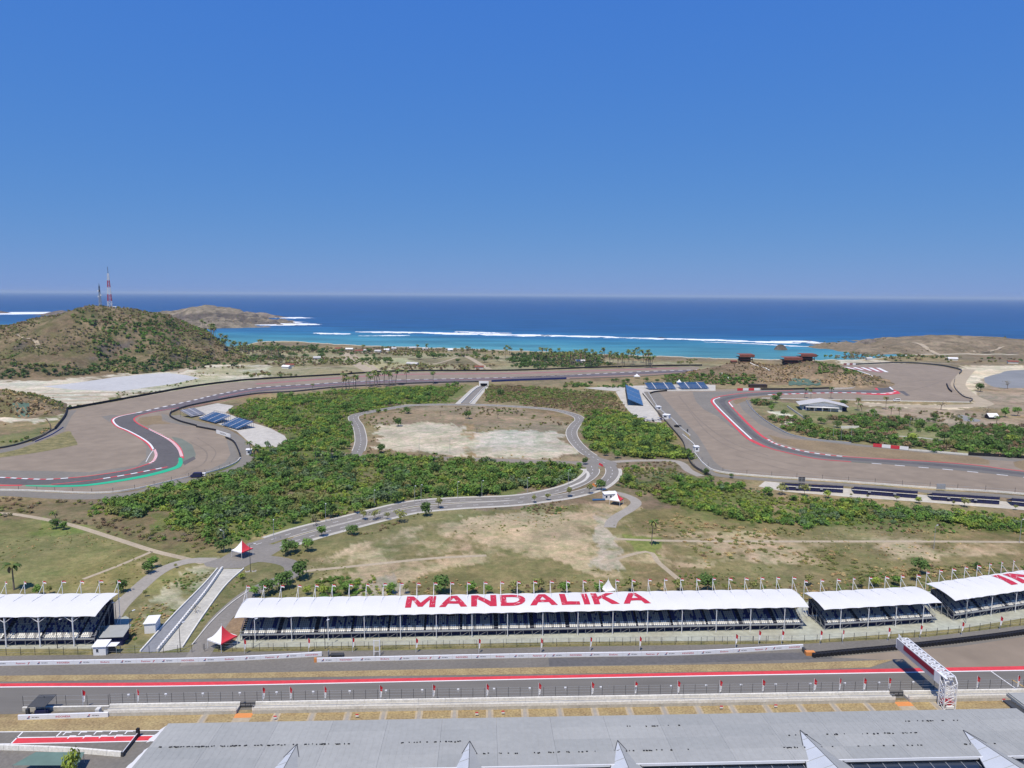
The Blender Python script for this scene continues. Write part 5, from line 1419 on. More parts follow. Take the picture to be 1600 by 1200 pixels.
def _arc(cx, cy, rx, ry, a0, a1, n=9):
    return [(cx+rx*math.cos(a0+(a1-a0)*i/n), cy+ry*math.sin(a0+(a1-a0)*i/n)) for i in range(n+1)]
GLYPH = {'I': (.27, [[(0, 0), (.27, 0), (.27, 1), (0, 1)]]), 'L': (.82, [[(0, 0), (.82, 0), (.82, .25), (.27, .25), (.27, 1), (0, 1)]]),
         'M': (1.3, [[(0, 0), (.26, 0), (.26, .62), (.55, .05), (.75, .05), (1.04, .62), (1.04, 0), (1.3, 0), (1.3, 1), (1.0, 1), (.65, .36), (.3, 1), (0, 1)]]),
         'N': (1.12, [[(0, 0), (.26, 0), (.26, .62), (.83, 0), (1.12, 0), (1.12, 1), (.86, 1), (.86, .38), (.29, 1), (0, 1)]]),
         'A': (1.22, [[(0, 0), (.28, 0), (.38, .23), (.84, .23), (.94, 0), (1.22, 0), (.76, 1), (.46, 1)], [(.47, .44), (.75, .44), (.61, .76)]]),
         'D': (1.12, [[(0, 0)]+_arc(.58, .5, .54, .5, -math.pi/2, math.pi/2)+[(0, 1)], [(.27, .24)]+_arc(.55, .5, .30, .26, -math.pi/2, math.pi/2)+[(.27, .76)]]),
         'K': (1.14, [[(0, 0), (.27, 0), (.27, .36), (.41, .48), (.78, 0), (1.14, 0), (.62, .66), (1.07, 1), (.70, 1), (.27, .62), (.27, 1), (0, 1)]])}
def block_text(s):
    """heavy block capitals as a flat mesh, height 1, centred on x"""
    V, Fs, x = [], [], 0
    for ch in s:
        w, loops = GLYPH[ch]
        L3 = [[Vector((x+a, b, 0)) for a, b in lp] for lp in loops]
        b = len(V)
        V += [tuple(p) for lp in L3 for p in lp]
        for t in tessellate_polygon(L3):
            p, q, r = (Vector(V[b+i]) for i in t)
            c = (q-p).cross(r-p).z
            if abs(c) > 1e-7: Fs.append(tuple(b+i for i in (t if c > 0 else t[::-1])))
        x += w+.17
    x -= .17
    me = bpy.data.meshes.new('lettering')
    me.from_pydata([(a-x/2, b, c) for a, b, c in V], [], Fs)
    return me

# ================================================================== GRANDSTANDS BY THE STRAIGHT
def grandstand(label, A, ang, L, D, zf, zb, bays, col_n, seed, text=None, light=.5, aisle=10.0, rows=13, group='roofed grandstands along the straight'):
    o = thing('grandstand', label, 'grandstand', A, ang, group)
    r = random.Random(seed)
    y0 = .5
    dz = (zb-1.9-2.0)/rows
    dy = (D-1.2)/rows
    z0 = 1.9
    # stepped deck
    mb = MB()
    for k in range(rows):
        ya, za = y0+k*dy, z0+k*dz
        mb.box(0, L, ya, ya+dy, za-.22, za, 0)
    mb.build('seating_deck', M['deck'], o)
    mb = MB().box(-.05, L+.05, D-.7, D-.6, .4, z0+rows*dz+.5)
    mb.build('rear_wall', M['navy'], o)
    mb = MB().box(.1, L-.1, 1.6, 1.68, 0, z0-.2)
    mb.build('void_shade_sheet', M['navy'], o)  # dark sheet stands in for the shaded void under the deck
    # seats
    V, Fs, MI = [], [], []
    pitch = .56
    nc = int((L-1)/pitch)
    pat, run, cur = [], 0, 0
    for c in range(nc):
        if run <= 0:
            cur = 1-cur
            run = r.choice((3, 3, 4, 5)) if cur else r.choice((1, 1, 2, 2))
        pat.append(cur)
        run -= 1
    blk = {}
    for k in range(rows):
        ya, za = y0+k*dy, z0+k*dz
        for c in range(nc):
            x = .6+c*pitch
            if (x % aisle) < .8: continue
            if k > rows*.45 and k < rows*.8 and ((x+aisle*.35) % (aisle*2)) < 2.2: continue       # stair openings
            if k < 2:
                m = 2 if (x % 2.4) < 1.9-.5*k else 0
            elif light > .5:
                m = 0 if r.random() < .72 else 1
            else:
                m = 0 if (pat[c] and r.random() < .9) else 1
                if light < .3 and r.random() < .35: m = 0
            b = len(V)
            w = .22
            V += [(x-w, ya+.12, za+.36), (x+w, ya+.12, za+.36), (x+w, ya+.5, za+.34), (x-w, ya+.5, za+.34), (x+w, ya+.58, za+.78), (x-w, ya+.58, za+.78),
                  (x-w, ya+.12, za+.02), (x+w, ya+.12, za+.02)]
            Fs += [(b, b+1, b+2, b+3), (b+3, b+2, b+4, b+5), (b+6, b+7, b+1, b)]
            MI += [m]*3
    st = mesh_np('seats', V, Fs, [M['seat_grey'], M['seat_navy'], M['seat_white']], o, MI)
    tag(st, kind='stuff')
    # front rim, rails, scaffold legs
    mb = MB()
    mb.box(-.1, L+.1, y0-.25, y0-.1, z0-.28, z0+.10)
    mb.box(-.1, L+.1, y0-.22, y0-.16, z0+.85, z0+.93)
    mb.build('front_rim', M['steel'], o)
    mb = MB()
    nb = int(L/2.5)
    for i in range(nb+1):
        x = L*i/nb
        mb.bar((x, y0-.05, 0), (x, y0-.05, z0-.3), .09)
        mb.bar((x, y0+D*.45, 0), (x, y0+D*.45, z0+rows*dz*.4), .09)
        if i < nb and i % 2 == 0:
            mb.bar((x, y0-.05, .1), (x+L/nb, y0-.05, z0-.35), .06)
    for xe in (0, L):
        for k in range(5):
            ya = y0+(D-1.2)*k/4
            mb.bar((xe, ya, 0), (xe, ya, z0+(ya-y0)/dy*dz+.9), .09)
        mb.bar((xe, y0, z0+.9), (xe, D-.7, z0+rows*dz+.9), .07)
        mb.bar((xe, y0, z0+.4), (xe, D-.7, z0+rows*dz+.4), .07)
        mb.bar((xe, y0, z0*.5), (xe, D-.7, z0*.5), .07)
        mb.bar((xe, y0, .1), (xe, D*.5, z0+rows*dz*.4), .06)
        mb.bar((xe, D*.5, .1), (xe, D-.7, z0+rows*dz*.9), .06)
    mb.build('under_frame', M['steel'], o)
    # roof membrane: one sheet per bay, curved down to the front and scalloped
    ov = 1.1
    def prof(y):
        t = y/D
        return zf+(zb-zf)*t+.72*math.sin(math.pi*min(1, .12+.88*t))
    def roof_z(x, y):
        w = L+2*ov
        u = ((x+ov)/w*bays) % 1.0
        sc = 4*u*(1-u)
        t = y/D
        return prof(y)+sc*(.26*(1-t)**5+.28*t**5-.10)
    nx, ny = 6, 10
    for bi in range(bays):
        V, Fs = [], []
        for i in range(nx+1):
            x = -ov+(L+2*ov)*(bi+i/nx*.998+.001)/bays
            for j in range(ny+1):
                y = -.5+(D+.8)*j/ny
                uu = min(1, max(0, i/nx))
                sc = 4*uu*(1-uu)
                t = min(1, max(0, y/D))
                V.append((x, y, prof(y)+sc*(.26*(1-t)**5+.28*t**5-.10)))
        for i in range(nx):
            for j in range(ny):
                a = i*(ny+1)+j
                Fs.append((a, a+ny+1, a+ny+2, a+1))
        n = len(V)
        V += [(x, y, z-.05) for x, y, z in V[:n]]
        Fs += [tuple(q+n for q in f[::-1]) for f in Fs]
        mesh_np('roof_panel', V, Fs, M['membrane'], o, smooth=True)
    # columns with forked heads
    cm = None
    h0 = prof(0)-.25
    mb = MB()
    mb.tube([(0, 0, 0), (0, 0, h0)], .17 if zf > 8 else .11, 6)
    fk = MB()
    if zf > 8:
        fk.bar((0, 0, h0-1.5), (-2.2, 0, h0+.1), .12); fk.bar((0, 0, h0-1.5), (2.2, 0, h0+.1), .12)
    fk.bar((0, 0, h0-1.0), (0, 3.0, prof(3)-.2), .14)
    if zf > 8: fk.bar((-2.4, 0, h0+.1), (2.4, 0, h0+.1), .1)
    for i in range(col_n):
        x = L*(i+.42)/col_n if col_n > 4 else L*(i+.5)/col_n
        if cm is None:
            cm = mb.build('column', M['white_steel'], o)
            f = fk.build('bracket', M['white_steel'], cm)
            fm = f
            c = cm
        else:
            c = link(cm.copy(), o)
            f = link(fm.copy(), c)
            f.parent = c
        c.location = (x, -.15, 0)
    # masts with flags behind the roof, each with its stay
    mast = None
    ms = MB().tube([(0, 0, 0), (0, 0, zb+3.9)], .075, 5)
    fl = MB()
    fl.add([(0, 0, 0), (.55, .1, .03), (1.05, -.05, -.12), (1.05, -.05, -.42), (.55, .1, -.30), (0, 0, -.34)], [(0, 5, 4, 1), (1, 4, 3, 2)], 0)
    fl.add([(0, 0, -.34), (.55, .1, -.30), (1.05, -.05, -.42), (1.05, -.05, -.76), (.55, .1, -.64), (0, 0, -.68)], [(0, 5, 4, 1), (1, 4, 3, 2)], 1)
    sy = MB()
    sy.bar((0, 0, zb+3.0), (0, -3.3, prof(D-3.1)+.15), .07)
    sy.bar((0, -1.0, prof(D-.8)+.12), (0, -5.2, prof(D-5.0)+.12), .07)
    sy.bar((0, 0, 3.0), (0, -2.6, 1.0), .1)
    for i in range(bays+1):
        x = -ov+(L+2*ov)*i/bays
        if mast is None:
            mast = ms.build('mast', M['white_steel'], o)
            f0 = fl.build('flag', [M['flag_red'], M['flag_white']], mast)
            f0.location = (0, 0, zb+3.85)
            s0 = sy.build('stay', M['white_steel'], mast)
            c = mast
        else:
            c = link(mast.copy(), o)
            f = link(f0.copy(), c)
            f.rotation_euler = (0, 0, r.uniform(-.7, .5))
            link(s0.copy(), c)
        c.location = (x, D+.35, 0)
    if text:
        s, xa, xb, ya, yb, bold = text
        me = block_text(s)
        bm = bmesh.new()
        bm.from_mesh(me)
        w = max(v.co.x for v in bm.verts)
        for v in bm.verts:
            v.co.x = xa+(v.co.x+w)/(2*w)*(xb-xa)
            v.co.y = ya+v.co.y*(yb-ya)
        for k in range(1, 12):
            bmesh.ops.bisect_plane(bm, geom=bm.verts[:]+bm.edges[:]+bm.faces[:], plane_co=(0, ya+(yb-ya)*k/12, 0), plane_no=(0, 1, 0))
        for k in range(int((xb-xa)/1.2)):
            bmesh.ops.bisect_plane(bm, geom=bm.verts[:]+bm.edges[:]+bm.faces[:], plane_co=(xa+k*1.2, 0, 0), plane_no=(1, 0, 0))
        bmesh.ops.triangulate(bm, faces=bm.faces[:])
        for v in bm.verts:
            v.co.z = roof_z(v.co.x, v.co.y)+.09
        bm.to_mesh(me)
        bm.free()
        me.materials.clear()
        me.materials.append(M['letter_worn'])
        link(bpy.data.objects.new('lettering', me), o)
    return o
def worn_print():
    m = mat('worn_red_print', (.50, .028, .055), .6, .1, .4)
    nt = m.node_tree
    b = nt.nodes['Principled BSDF']
    src = b.inputs['Base Color'].links[0].from_socket
    geo = nt.nodes.new('ShaderNodeNewGeometry')
    n = nt.nodes.new('ShaderNodeTexNoise'); n.inputs['Scale'].default_value = .9; n.inputs['Detail'].default_value = 8; n.inputs['Roughness'].default_value = .75
    nt.links.new(geo.outputs['Position'], n.inputs['Vector'])
    r = nt.nodes.new('ShaderNodeValToRGB'); r.color_ramp.elements[0].position = .60; r.color_ramp.elements[1].position = .64
    nt.links.new(n.outputs['Fac'], r.inputs[0])
    mx = nt.nodes.new('ShaderNodeMix'); mx.data_type = 'RGBA'
    nt.links.new(r.outputs[0], mx.inputs[0]); nt.links.new(src, mx.inputs[6]); mx.inputs[7].default_value = (.7, .62, .62, 1)
    nt.links.new(mx.outputs[2], b.inputs['Base Color'])
    return m
M['letter_worn'] = worn_print()
a_ = rad(3.24)
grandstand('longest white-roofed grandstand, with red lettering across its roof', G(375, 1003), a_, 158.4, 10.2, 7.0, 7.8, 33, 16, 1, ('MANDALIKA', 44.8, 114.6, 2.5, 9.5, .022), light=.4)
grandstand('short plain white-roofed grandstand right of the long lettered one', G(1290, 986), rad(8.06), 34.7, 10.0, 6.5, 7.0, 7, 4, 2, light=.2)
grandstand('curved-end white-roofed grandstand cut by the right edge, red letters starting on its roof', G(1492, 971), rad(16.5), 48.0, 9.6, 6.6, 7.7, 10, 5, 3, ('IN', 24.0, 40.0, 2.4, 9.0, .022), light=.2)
pl_ = G(147, 1009)
dl_ = Vector((math.cos(rad(2.4)), math.sin(rad(2.4)), 0))
grandstand('tall white-roofed grandstand at the left edge, with pale front seats', pl_-dl_*44.5, rad(2.4), 44.5, 11.6, 8.4, 9.6, 9, 5, 4, light=.9, rows=15)

# ================================================================== PIT WALL, FENCES, ADVERTISING
def s_range(x0, y0, x1, y1):
    return S(x0, y0), S(x1, y1)
pw_s0, pw_n = S(172, 1109)
pw_s1 = 300.0
pwn0, pwn1 = -10.3, -13.2
pw = thing('pit_wall', 'long pale concrete pit wall beside the straight, with fence posts on it', 'wall', SW(pw_s0, pwn1), SROT)
Lw = pw_s1-pw_s0
gates = [(S(372, 1112)[0]-pw_s0, S(396, 1112)[0]-pw_s0), (S(1391, 1090)[0]-pw_s0, S(1413, 1090)[0]-pw_s0)]
segs, x = [], 0.0
for g0, g1 in gates:
    segs.append((x, g0)); x = g1
segs.append((x, Lw))
for a, b in segs:
    n = max(1, int((b-a)/6))
    for i in range(n):
        xa, xb = a+(b-a)*i/n, a+(b-a)*(i+1)/n-.04
        MB().box(xa, xb, 2.5, 2.9, 0, 1.35).build('wall_panel', M['conc_white'], pw)
        MB().box(xa, xb, .0, 2.42, 0, .75+.02*(i % 3)).build('platform_block', M['concrete'], pw)
    MB().box(a, b-.04, 0.0, .12, .80, 1.5).build('back_panel', M['conc_white'], pw)
    MB().box(a, b, .45, .55, 1.62, 1.7).bar((a, .5, .7), (a, .5, 1.66), .06).build('handrail', M['steel'], pw)
for i, (g0, g1) in enumerate(gates):
    g = thing('gate', ['dark sliding gate in the pit wall above the left orange ramp', 'dark sliding gate in the pit wall beside the white gantry'][i], 'gate', SW(pw_s0+g0, pwn0-.3), SROT)
    w = g1-g0
    MB().box(0, w, 0, .15, .9, 1.15).build('gate_rail', M['dark'], g)
    MB().box(0, w, 0, .12, .05, .5).build('gate_rail', M['dark'], g)
    for k in range(4): MB().box(w*k/3-.05, w*k/3+.05, -.05, .12, 0, 1.2).build('gate_post', M['dark'], g)
    p0, p1 = (372, 1119), (396, 1119)
    sA, nA = S((380, 1400)[i]+4, 1120 if i == 0 else 1098)
    mbp = MB()
    for (n0, n1, mi) in ((-12.9, -14.7, 1), (-14.7, -34, 0)):
        vs = [SW(pw_s0+g0-.2, n0, .05+.005*mi), SW(pw_s0+g1+.2, n0, .05+.005*mi), SW(pw_s0+g1+.2, n1, .05+.005*mi), SW(pw_s0+g0-.2, n1, .05+.005*mi)]
        mbp.add(vs, [(3, 2, 1, 0)], mi)
    struct(mbp.build('gate_ramp', [M['path_dirt'], M['orange']]))
# strips of paving that cross the grass to the pit lane
for k in range(22):
    s0 = S(310, 1125)[0]+k*8.05
    if s0 > 232: break
    if abs(s0-S(384, 1120)[0]) < 4 or abs(s0-S(1402, 1095)[0]) < 4: continue
    mbp = MB()
    for d in (0, 1.25):
        mbp.add([SW(s0+d, -13.0, .055), SW(s0+d+.45, -13.0, .055), SW(s0+d+.45, -30, .055), SW(s0+d, -30, .055)], [(3, 2, 1, 0)], 0)
    mbp.add([SW(s0+.45, -13.0, .048), SW(s0+1.25, -13.0, .048), SW(s0+1.25, -30, .048), SW(s0+.45, -30, .048)], [(3, 2, 1, 0)], 1)
    struct(mbp.build('footpath', [M['path_dirt'], M['road_pale']]))
def catch_fence(label, base, ang, L, sp, hgt, wires, m='dark', group=None, lean=0.0):
    o = thing('catch_fence', label, 'fence', base, ang, group)
    n = int(L/sp)
    pm = None
    for i in range(n+1):
        if pm is None:
            pm = MB().tube([(0, 0, 0), (0, 0, hgt*.75), (0, lean, hgt)], .05, 5).build('post', M[m], o)
            c = pm
        else:
            c = link(pm.copy(), o)
        c.location = (L*i/n, 0, 0)
    for z in wires:
        MB().bar((0, 0, z), (L, 0, z), .035).build('cable', M['steel'], o)
    return o
catch_fence('tall catch fence of grey posts and cables standing on the pit wall', SW(pw_s0, pwn0+.05, 1.2), SROT, Lw, 2.75, 2.5, (.5, 1.2, 1.9, 2.45))
s_a = S(35, 1112)[0]
catch_fence('short catch fence over the thin wall at the left end of pit wall', SW(s_a, pwn0+.05, .6), SROT, pw_s0-s_a-.4, 3.9, 2.9, (.8, 1.8, 2.85))
tw = thing('low_wall', 'thin white-topped wall at the left end of the pit wall', 'wall', SW(s_a, pwn0-.4), SROT)
MB().box(0, pw_s0-s_a-.2, 0, .35, 0, .85).build('wall_base', M['concrete'], tw)
MB().box(0, pw_s0-s_a-.2, -.02, .37, .852, 1.0).build('wall_cap', M['conc_white'], tw)
MB().box(pw_s0-s_a-2.2, pw_s0-s_a-1.3, -2.0, -.9, 0, 1.4).build('concrete_block', M['wall_cream'], tw)
# advertising on low walls
AD = [('Fastron', 'print_red', 'swoosh'), ('PERTAMINA', 'print_dark', 'mark'), ('INDONESIA', 'print_red', None), ('PERTAMINA', 'print_dark', 'mark'), ('Enduro', 'print_red', None), ('PERTAMINA', 'print_dark', 'mark')]
AD_D = {}
def ad_wall(label, px, first, step=5.0, h=1.12, face=-1):
    P = cr(GP(px), step=step)
    o = thing('advertising_wall', label, 'advertising wall', P[0])
    for i in range(len(P)-1):
        a, b = P[i]-P[0], P[i+1]-P[0]
        d = b-a
        L = d.length
        ang = math.atan2(d.y, d.x)
        key = round(L, 2)
        if key not in AD_D:
            AD_D[key] = MB().box(.015, L-.015, 0, .35, 0, h)
            pr = AD_D[key].build('advert_panel', M['ad_white'], o)
            AD_D[key] = pr
        else:
            pr = link(AD_D[key].copy(), o)
        pr.parent = o
        pr.location = a
        pr.rotation_euler = (0, 0, ang)
        s, c, ex = AD[(first+i) % 6]
        small = s == 'PERTAMINA'
        me = text_data(s, .012).copy()
        me.materials.clear(); me.materials.append(M[c])
        w = me.vertices and max(v.co.x for v in me.vertices)
        hh = .26 if small else .44
        t = link(bpy.data.objects.new('lettering', me), pr)
        t.scale = (min(hh*1.25, (1.55 if small else 3.2)/(2*w)), hh, 1)
        t.rotation_euler = (math.pi/2, 0, 0)
        t.location = (L/2+(.55 if small else (-.2 if ex else 0)), -.012, h/2-hh/2)
        if ex:
            mb = MB()
            if ex == 'mark':
                mb.add([(0, 0, 0), (.28, 0, 0), (.5, 0, .28), (.22, 0, .28)], [(0, 1, 2, 3)], 0)
                mb.add([(.3, 0, .32), (.58, 0, .32), (.8, 0, .6), (.52, 0, .6)], [(0, 1, 2, 3)], 1)
                mb.add([(.32, 0, 0), (.52, 0, 0), (.72, 0, .25), (.52, 0, .25)], [(0, 1, 2, 3)], 2)
                q = mb.build('emblem', [M['print_blue'], M['print_red'], M['print_dark']], pr)
                q.location = (L/2-1.35, -.012, .28)
            else:
                mb.add([(0, 0, .5), (.75, 0, .62), (.3, 0, 0), (.1, 0, 0), (.45, 0, .5)], [(0, 4, 1), (1, 4, 2), (2, 4, 3)], 0)
                q = mb.build('emblem', M['print_red'], pr)
                q.location = (L/2+1.4, -.012, .22)
    return o, P
o, P = ad_wall('left white advertising wall with red and dark wording along the straight', [(-150, 1044), (0, 1040.3), (160, 1037.5), (320, 1034.3), (420, 1030), (503, 1025.3)], 1)
o, P = ad_wall('long white advertising wall with wording, starting at an orange end in front of the long grandstand', [(495, 1035), (700, 1030.3), (900, 1026.5), (1080, 1023.5), (1255, 1013.3)], 1)
MB().box(-.7, -.03, -.05, .4, 0, 1.13).build('end_cap', M['orange'], o)
MB().box(0, 0, 0, 0, 0, 0)
o, P = ad_wall('short white advertising wall on the grass at the left end of the pit wall', [(28, 1125.4), (169, 1120.8)], 1, step=5.2)
# black tyre wall that starts with an orange block, with the lane and fence beyond
P = cr(GP([(1272, 1026.5), (1330, 1021), (1400, 1014.5), (1500, 1003.5), (1600, 990.5), (1700, 974), (1800, 955)]), step=2.0)
o = thing('tyre_wall', 'long black tyre wall curving away right behind the gantry', 'tyre wall', P[0])
Q = [p-P[0] for p in P]
tyre = MB()
tyre.tube([(0, 0, 0), (0, 0, 1.0)], .56, 8)
tm_ = None
for q in resample(Q, step=1.05):
    if tm_ is None:
        tm_ = tyre.build('tyre_stack', M['black'], o); c = tm_
    else:
        c = link(tm_.copy(), o)
    c.location = q
MB().wall([q+Vector((0, .9, 0)) for q in Q], .9, .2).build('wall_base', M['black'], o)
e = thing('end_block', 'orange block at the left end of the black tyre wall', 'crash block', G(1259, 1024), 0)
MB().box(0, 2.4, -.3, .9, 0, 1.0).box(-.1, .5, 1.0, 2.4, 0, 1.15, 1).build('padding', [M['orange'], M['dark']], e)
ang = math.atan2((P[8]-P[0]).y, (P[8]-P[0]).x)
# fence with green netting between the lane and the aprons
def post_fence(label, px, sp, hgt, wires, m='dark', net=None, nh=1.0):
    P = cr(GP(px), step=sp)
    o = thing('mesh_fence', label, 'fence', P[0])
    Q = [p-P[0] for p in P]
    pm = None
    for q in Q:
        if pm is None:
            pm = MB().box(-.045, .045, -.045, .045, 0, hgt).build('post', M[m], o); c = pm
        else:
            c = link(pm.copy(), o)
        c.location = q
    for z in wires:
        mb = MB()
        for a, b in zip(Q, Q[1:]): mb.bar(a+Vector((0, 0, z)), b+Vector((0, 0, z)), .03)
        mb.build('cable', M['steel'], o)
    return o
post_fence('wire fence of thin dark posts between the lane and the left grandstand', [(-150, 1027), (0, 1024), (165, 1022), (300, 1019.5)], 3.6, 2.2, (.7, 1.4, 2.15))
post_fence('wire fence of thin dark posts along the lane before the long grandstand', [(320, 1018), (620, 1014.5), (900, 1009.3), (1200, 1005.5), (1325, 1001), (1450, 994), (1600, 976), (1750, 953)], 3.6, 2.2, (.7, 1.4, 2.15))
post_fence('green wire fence at the foot of the long grandstand', [(318, 1015), (400, 1013.5), (620, 1010), (900, 1005), (1200, 1002)], 4.2, 1.6, (.5, 1.0, 1.55))

# ================================================================== FLAGS
def banner_flag():
    p = MB().tube([(0, 0, 0), (0, 0, 5.2)], .045, 5)
    c = MB()
    zs = [5.15, 4.7, 4.1, 3.5, 2.9, 2.3, 1.8]
    wd = [.28, .62, .55, .48, .42, .36, .2]
    vs = []
    for z, w in zip(zs, wd):
        vs += [(.03, .02, z), (w*.5, .16, z-.06), (w, -.06, z-.16)]
    for k in range(6):
        for j in range(2):
            c.add([vs[3*k+j], vs[3*k+j+1], vs[3*k+4+j], vs[3*k+3+j]], [(0, 1, 2, 3)], 0 if k < 3 else 1)
    return p, c
bp_, bc_ = banner_flag()
BF = None
def put_flag(loc, rz, label, group, sc=1.0):
    global BF
    o = thing('banner_flag', label, 'flag', loc, rz, group)
    if BF is None:
        a = bp_.build('pole', M['white_steel'], o)
        b = bc_.build('flag_cloth', [M['flag_red'], M['flag_white']], o)
        BF = (a.data, b.data)
    else:
        link(bpy.data.objects.new('pole', BF[0]), o)
        link(bpy.data.objects.new('flag_cloth', BF[1]), o)
    o.scale = (sc*1.25, sc, sc)
fx = [127, 213, 409, 452, 506, 593, 676, 760, 842, 925, 993, 1060, 1126, 1193, 1274, 1314, 1352, 1391, 1530, 1594]
for i, x in enumerate(fx):
    s, _ = S(x, 1112-(x/1600)*26)
    put_flag(SW(s, pwn0+.5, 0), random.Random(i).uniform(-.5, .6)+SROT, f'hanging red and white banner flag, {ordw(i)} from the left on the pit wall', 'banner flags along the pit wall', .86)
gx = [(382, 1022), (482, 1020), (551, 1019), (650, 1020), (748, 1021), (845, 1020), (922, 1018), (999, 1017), (1149, 1013), (1185, 1007), (1221, 1007), (1281, 1007), (1316, 1006), (1387, 1002), (1437, 998), (1502, 993), (1562, 984)]
for i, (x, y) in enumerate(gx):
    put_flag(G(x, y), random.Random(i+50).uniform(-.5, .6), f'hanging red-white banner flag, {ordw(i)} from the left along the grandstand lane', 'banner flags along the lane', .8)

# ================================================================== START GANTRY
g = thing('start_gantry', 'white steel lattice gantry reaching over the straight from one leg', 'gantry', SW(223.7, -16.4), SROT)
W_, T_, B_ = 2.75, 7.6, 5.2
def lattice(mb, p0, p1, q0, q1, n, w=.13):
    """zigzag between two chords"""
    p0, p1, q0, q1 = map(Vector, (p0, p1, q0, q1))
    for i in range(n):
        a, b = p0.lerp(p1, i/n), p0.lerp(p1, (i+1)/n)
        c, d = q0.lerp(q1, i/n), q0.lerp(q1, (i+1)/n)
        mb.bar(a, d, w); mb.bar(c, b, w); mb.bar(a, c, w)
YF = 19.6
tower = MB()
for x in (0, W_):
    for y in (0, 2.0):
        tower.bar((x, y, 0), (x, y, T_-.3 if y else T_-1.2), .22)
tower.build('leg_chord', M['white_steel'], g)
lt = MB()
for (a, b) in (((0, 0), (W_, 0)), ((0, 2.0), (W_, 2.0)), ((0, 0), (0, 2.0)), ((W_, 0), (W_, 2.0))):
    lattice(lt, (*a, 0), (*a, T_-1.2), (*b, 0), (*b, T_-1.2), 4, .12)
lt.build('leg_lattice', M['white_steel'], g)
bm_ = MB()
for x in (0, W_):
    bm_.bar((x, .9, T_), (x, YF, T_), .22); bm_.bar((x, 2.0, B_), (x, YF, B_), .22)
    bm_.bar((x, 0, T_-1.2), (x, .9, T_), .22)
bm_.bar((0, YF, T_), (W_, YF, T_), .2).bar((0, YF, B_), (W_, YF, B_), .2).bar((0, YF, B_), (0, YF, T_), .2).bar((W_, YF, B_), (W_, YF, T_), .2)
bm_.build('beam_chord', M['white_steel'], g)
lt = MB()
lattice(lt, (.1, .9, T_+.0), (.1, YF, T_), (W_-.1, .9, T_), (W_-.1, YF, T_), 11, .22)
lattice(lt, (W_, 2, B_), (W_, YF, B_), (W_, 2, T_), (W_, YF, T_), 9, .12)
lt.build('beam_lattice', M['white_steel'], g)
MB().box(-.12, -.04, 4.0, YF-.2, B_-.1, T_+.1).build('side_panel', mat('grey_panel', (.40, .40, .41), .6, .05, .5), g)
MB().box(-.16, -.125, 4.2, YF-3.2, T_-1.45, T_-.15).build('red_banner', mat('maroon_banner', (.26, .012, .035), .6, .06, .5), g)
MB().box(-.16, -.125, 2.0, 3.98, B_-.1, T_+.1).build('corner_panel', M['white_steel'], g)
MB().box(.0, W_, 4.0, YF-.2, B_-.16, B_-.1).build('shadow_panel', M['dark'], g)  # sheet added under the beam so that its shadow falls solid
fr = MB().box(-.12, W_*.16, -.1, 3.0, T_-.02, T_+.12)
fr.build('corner_sheet', M['white_steel'], g)
MB().box(.2, W_-.2, .2, 1.8, .9, 1.8).build('equipment_box', M['red'], g)
MB().box(.5, W_-.4, -.25, .18, .35, .95).build('sign_plate', M['white_steel'], g)
for k in range(3):
    MB().box(.1+.25*k, .25+.25*k, YF-.6, YF-.3, T_+.1, T_+1.3-.3*k).build('aerial', M['white_steel'], g)

# ================================================================== PIT BUILDING
pb = thing('pit_building', 'long pit building seen from above, pale grey metal roof with pointed ridges', 'building', SW(54.8, -33.0), SROT)
LB, ZB0, ZB1, DB = 172.6, 10.6, 11.6, 16.5
MB().box(2.0, LB-2, -31.0, -1.6, 0, 10.0).build('wall', M['wall_cream'], pb)
ncol, nrow = 16, 4
rr = random.Random(3)
for i in range(ncol):
    for j in range(nrow):
        x0, x1 = LB*i/ncol+.01, LB*(i+1)/ncol-.02
        t0, t1 = j/nrow, (j+1)/nrow
        y0, y1 = -DB*t0, -DB*t1
        za, zb_ = ZB0+(ZB1-ZB0)*t0+.03*j, ZB0+(ZB1-ZB0)*t1+.03*j
        V = [(x0, y0, za), (x1, y0, za), (x1, y1+.03, zb_), (x0, y1+.03, zb_)]
        V += [(x, y, z-.18) for x, y, z in V]
        mb = MB().add(V, [(3, 2, 1, 0), (4, 5, 6, 7), (0, 1, 5, 4), (1, 2, 6, 5), (2, 3, 7, 6), (3, 0, 4, 7)])
        p = mb.build('roof_panel', M[rr.choice(('roof_a', 'roof_b', 'roof_c', 'roof_a'))], pb)
        s = MB()
        nn = 9
        for k in range(nn):
            x = x0+(x1-x0)*(k+.5)/nn
            s.bar((x, y0-.02, za+.005), (x, y1+.05, zb_+.005), .04, .03)
        s.build('standing_seams', M['roof_seam'] if False else p.data.materials[0], p)
MB().box(-.05, LB+.05, -DB-.12, -DB+.02, ZB1-.35, ZB1+.14).build('roof_edge', M['white_steel'], pb)
# glazed strip below the roof edge
gl = MB().add([(0, -DB-.3, ZB1-.7), (LB, -DB-.3, ZB1-.7), (LB, -31.5, ZB1-1.6), (0, -31.5, ZB1-1.6)], [(0, 3, 2, 1)])
gl.build('glazing', M['glass'], pb)
gb = MB()
for k in range(60):
    x = LB*k/59
    gb.bar((x, -DB-.3, ZB1-.62), (x, -31.5, ZB1-1.52), .08)
for t in (.25, .5, .75):
    gb.bar((0, -DB-.3-t*15.2, ZB1-.63-.9*t), (LB, -DB-.3-t*15.2, ZB1-.63-.9*t), .07)
gb.build('glazing_bars', M['steel'], pb)
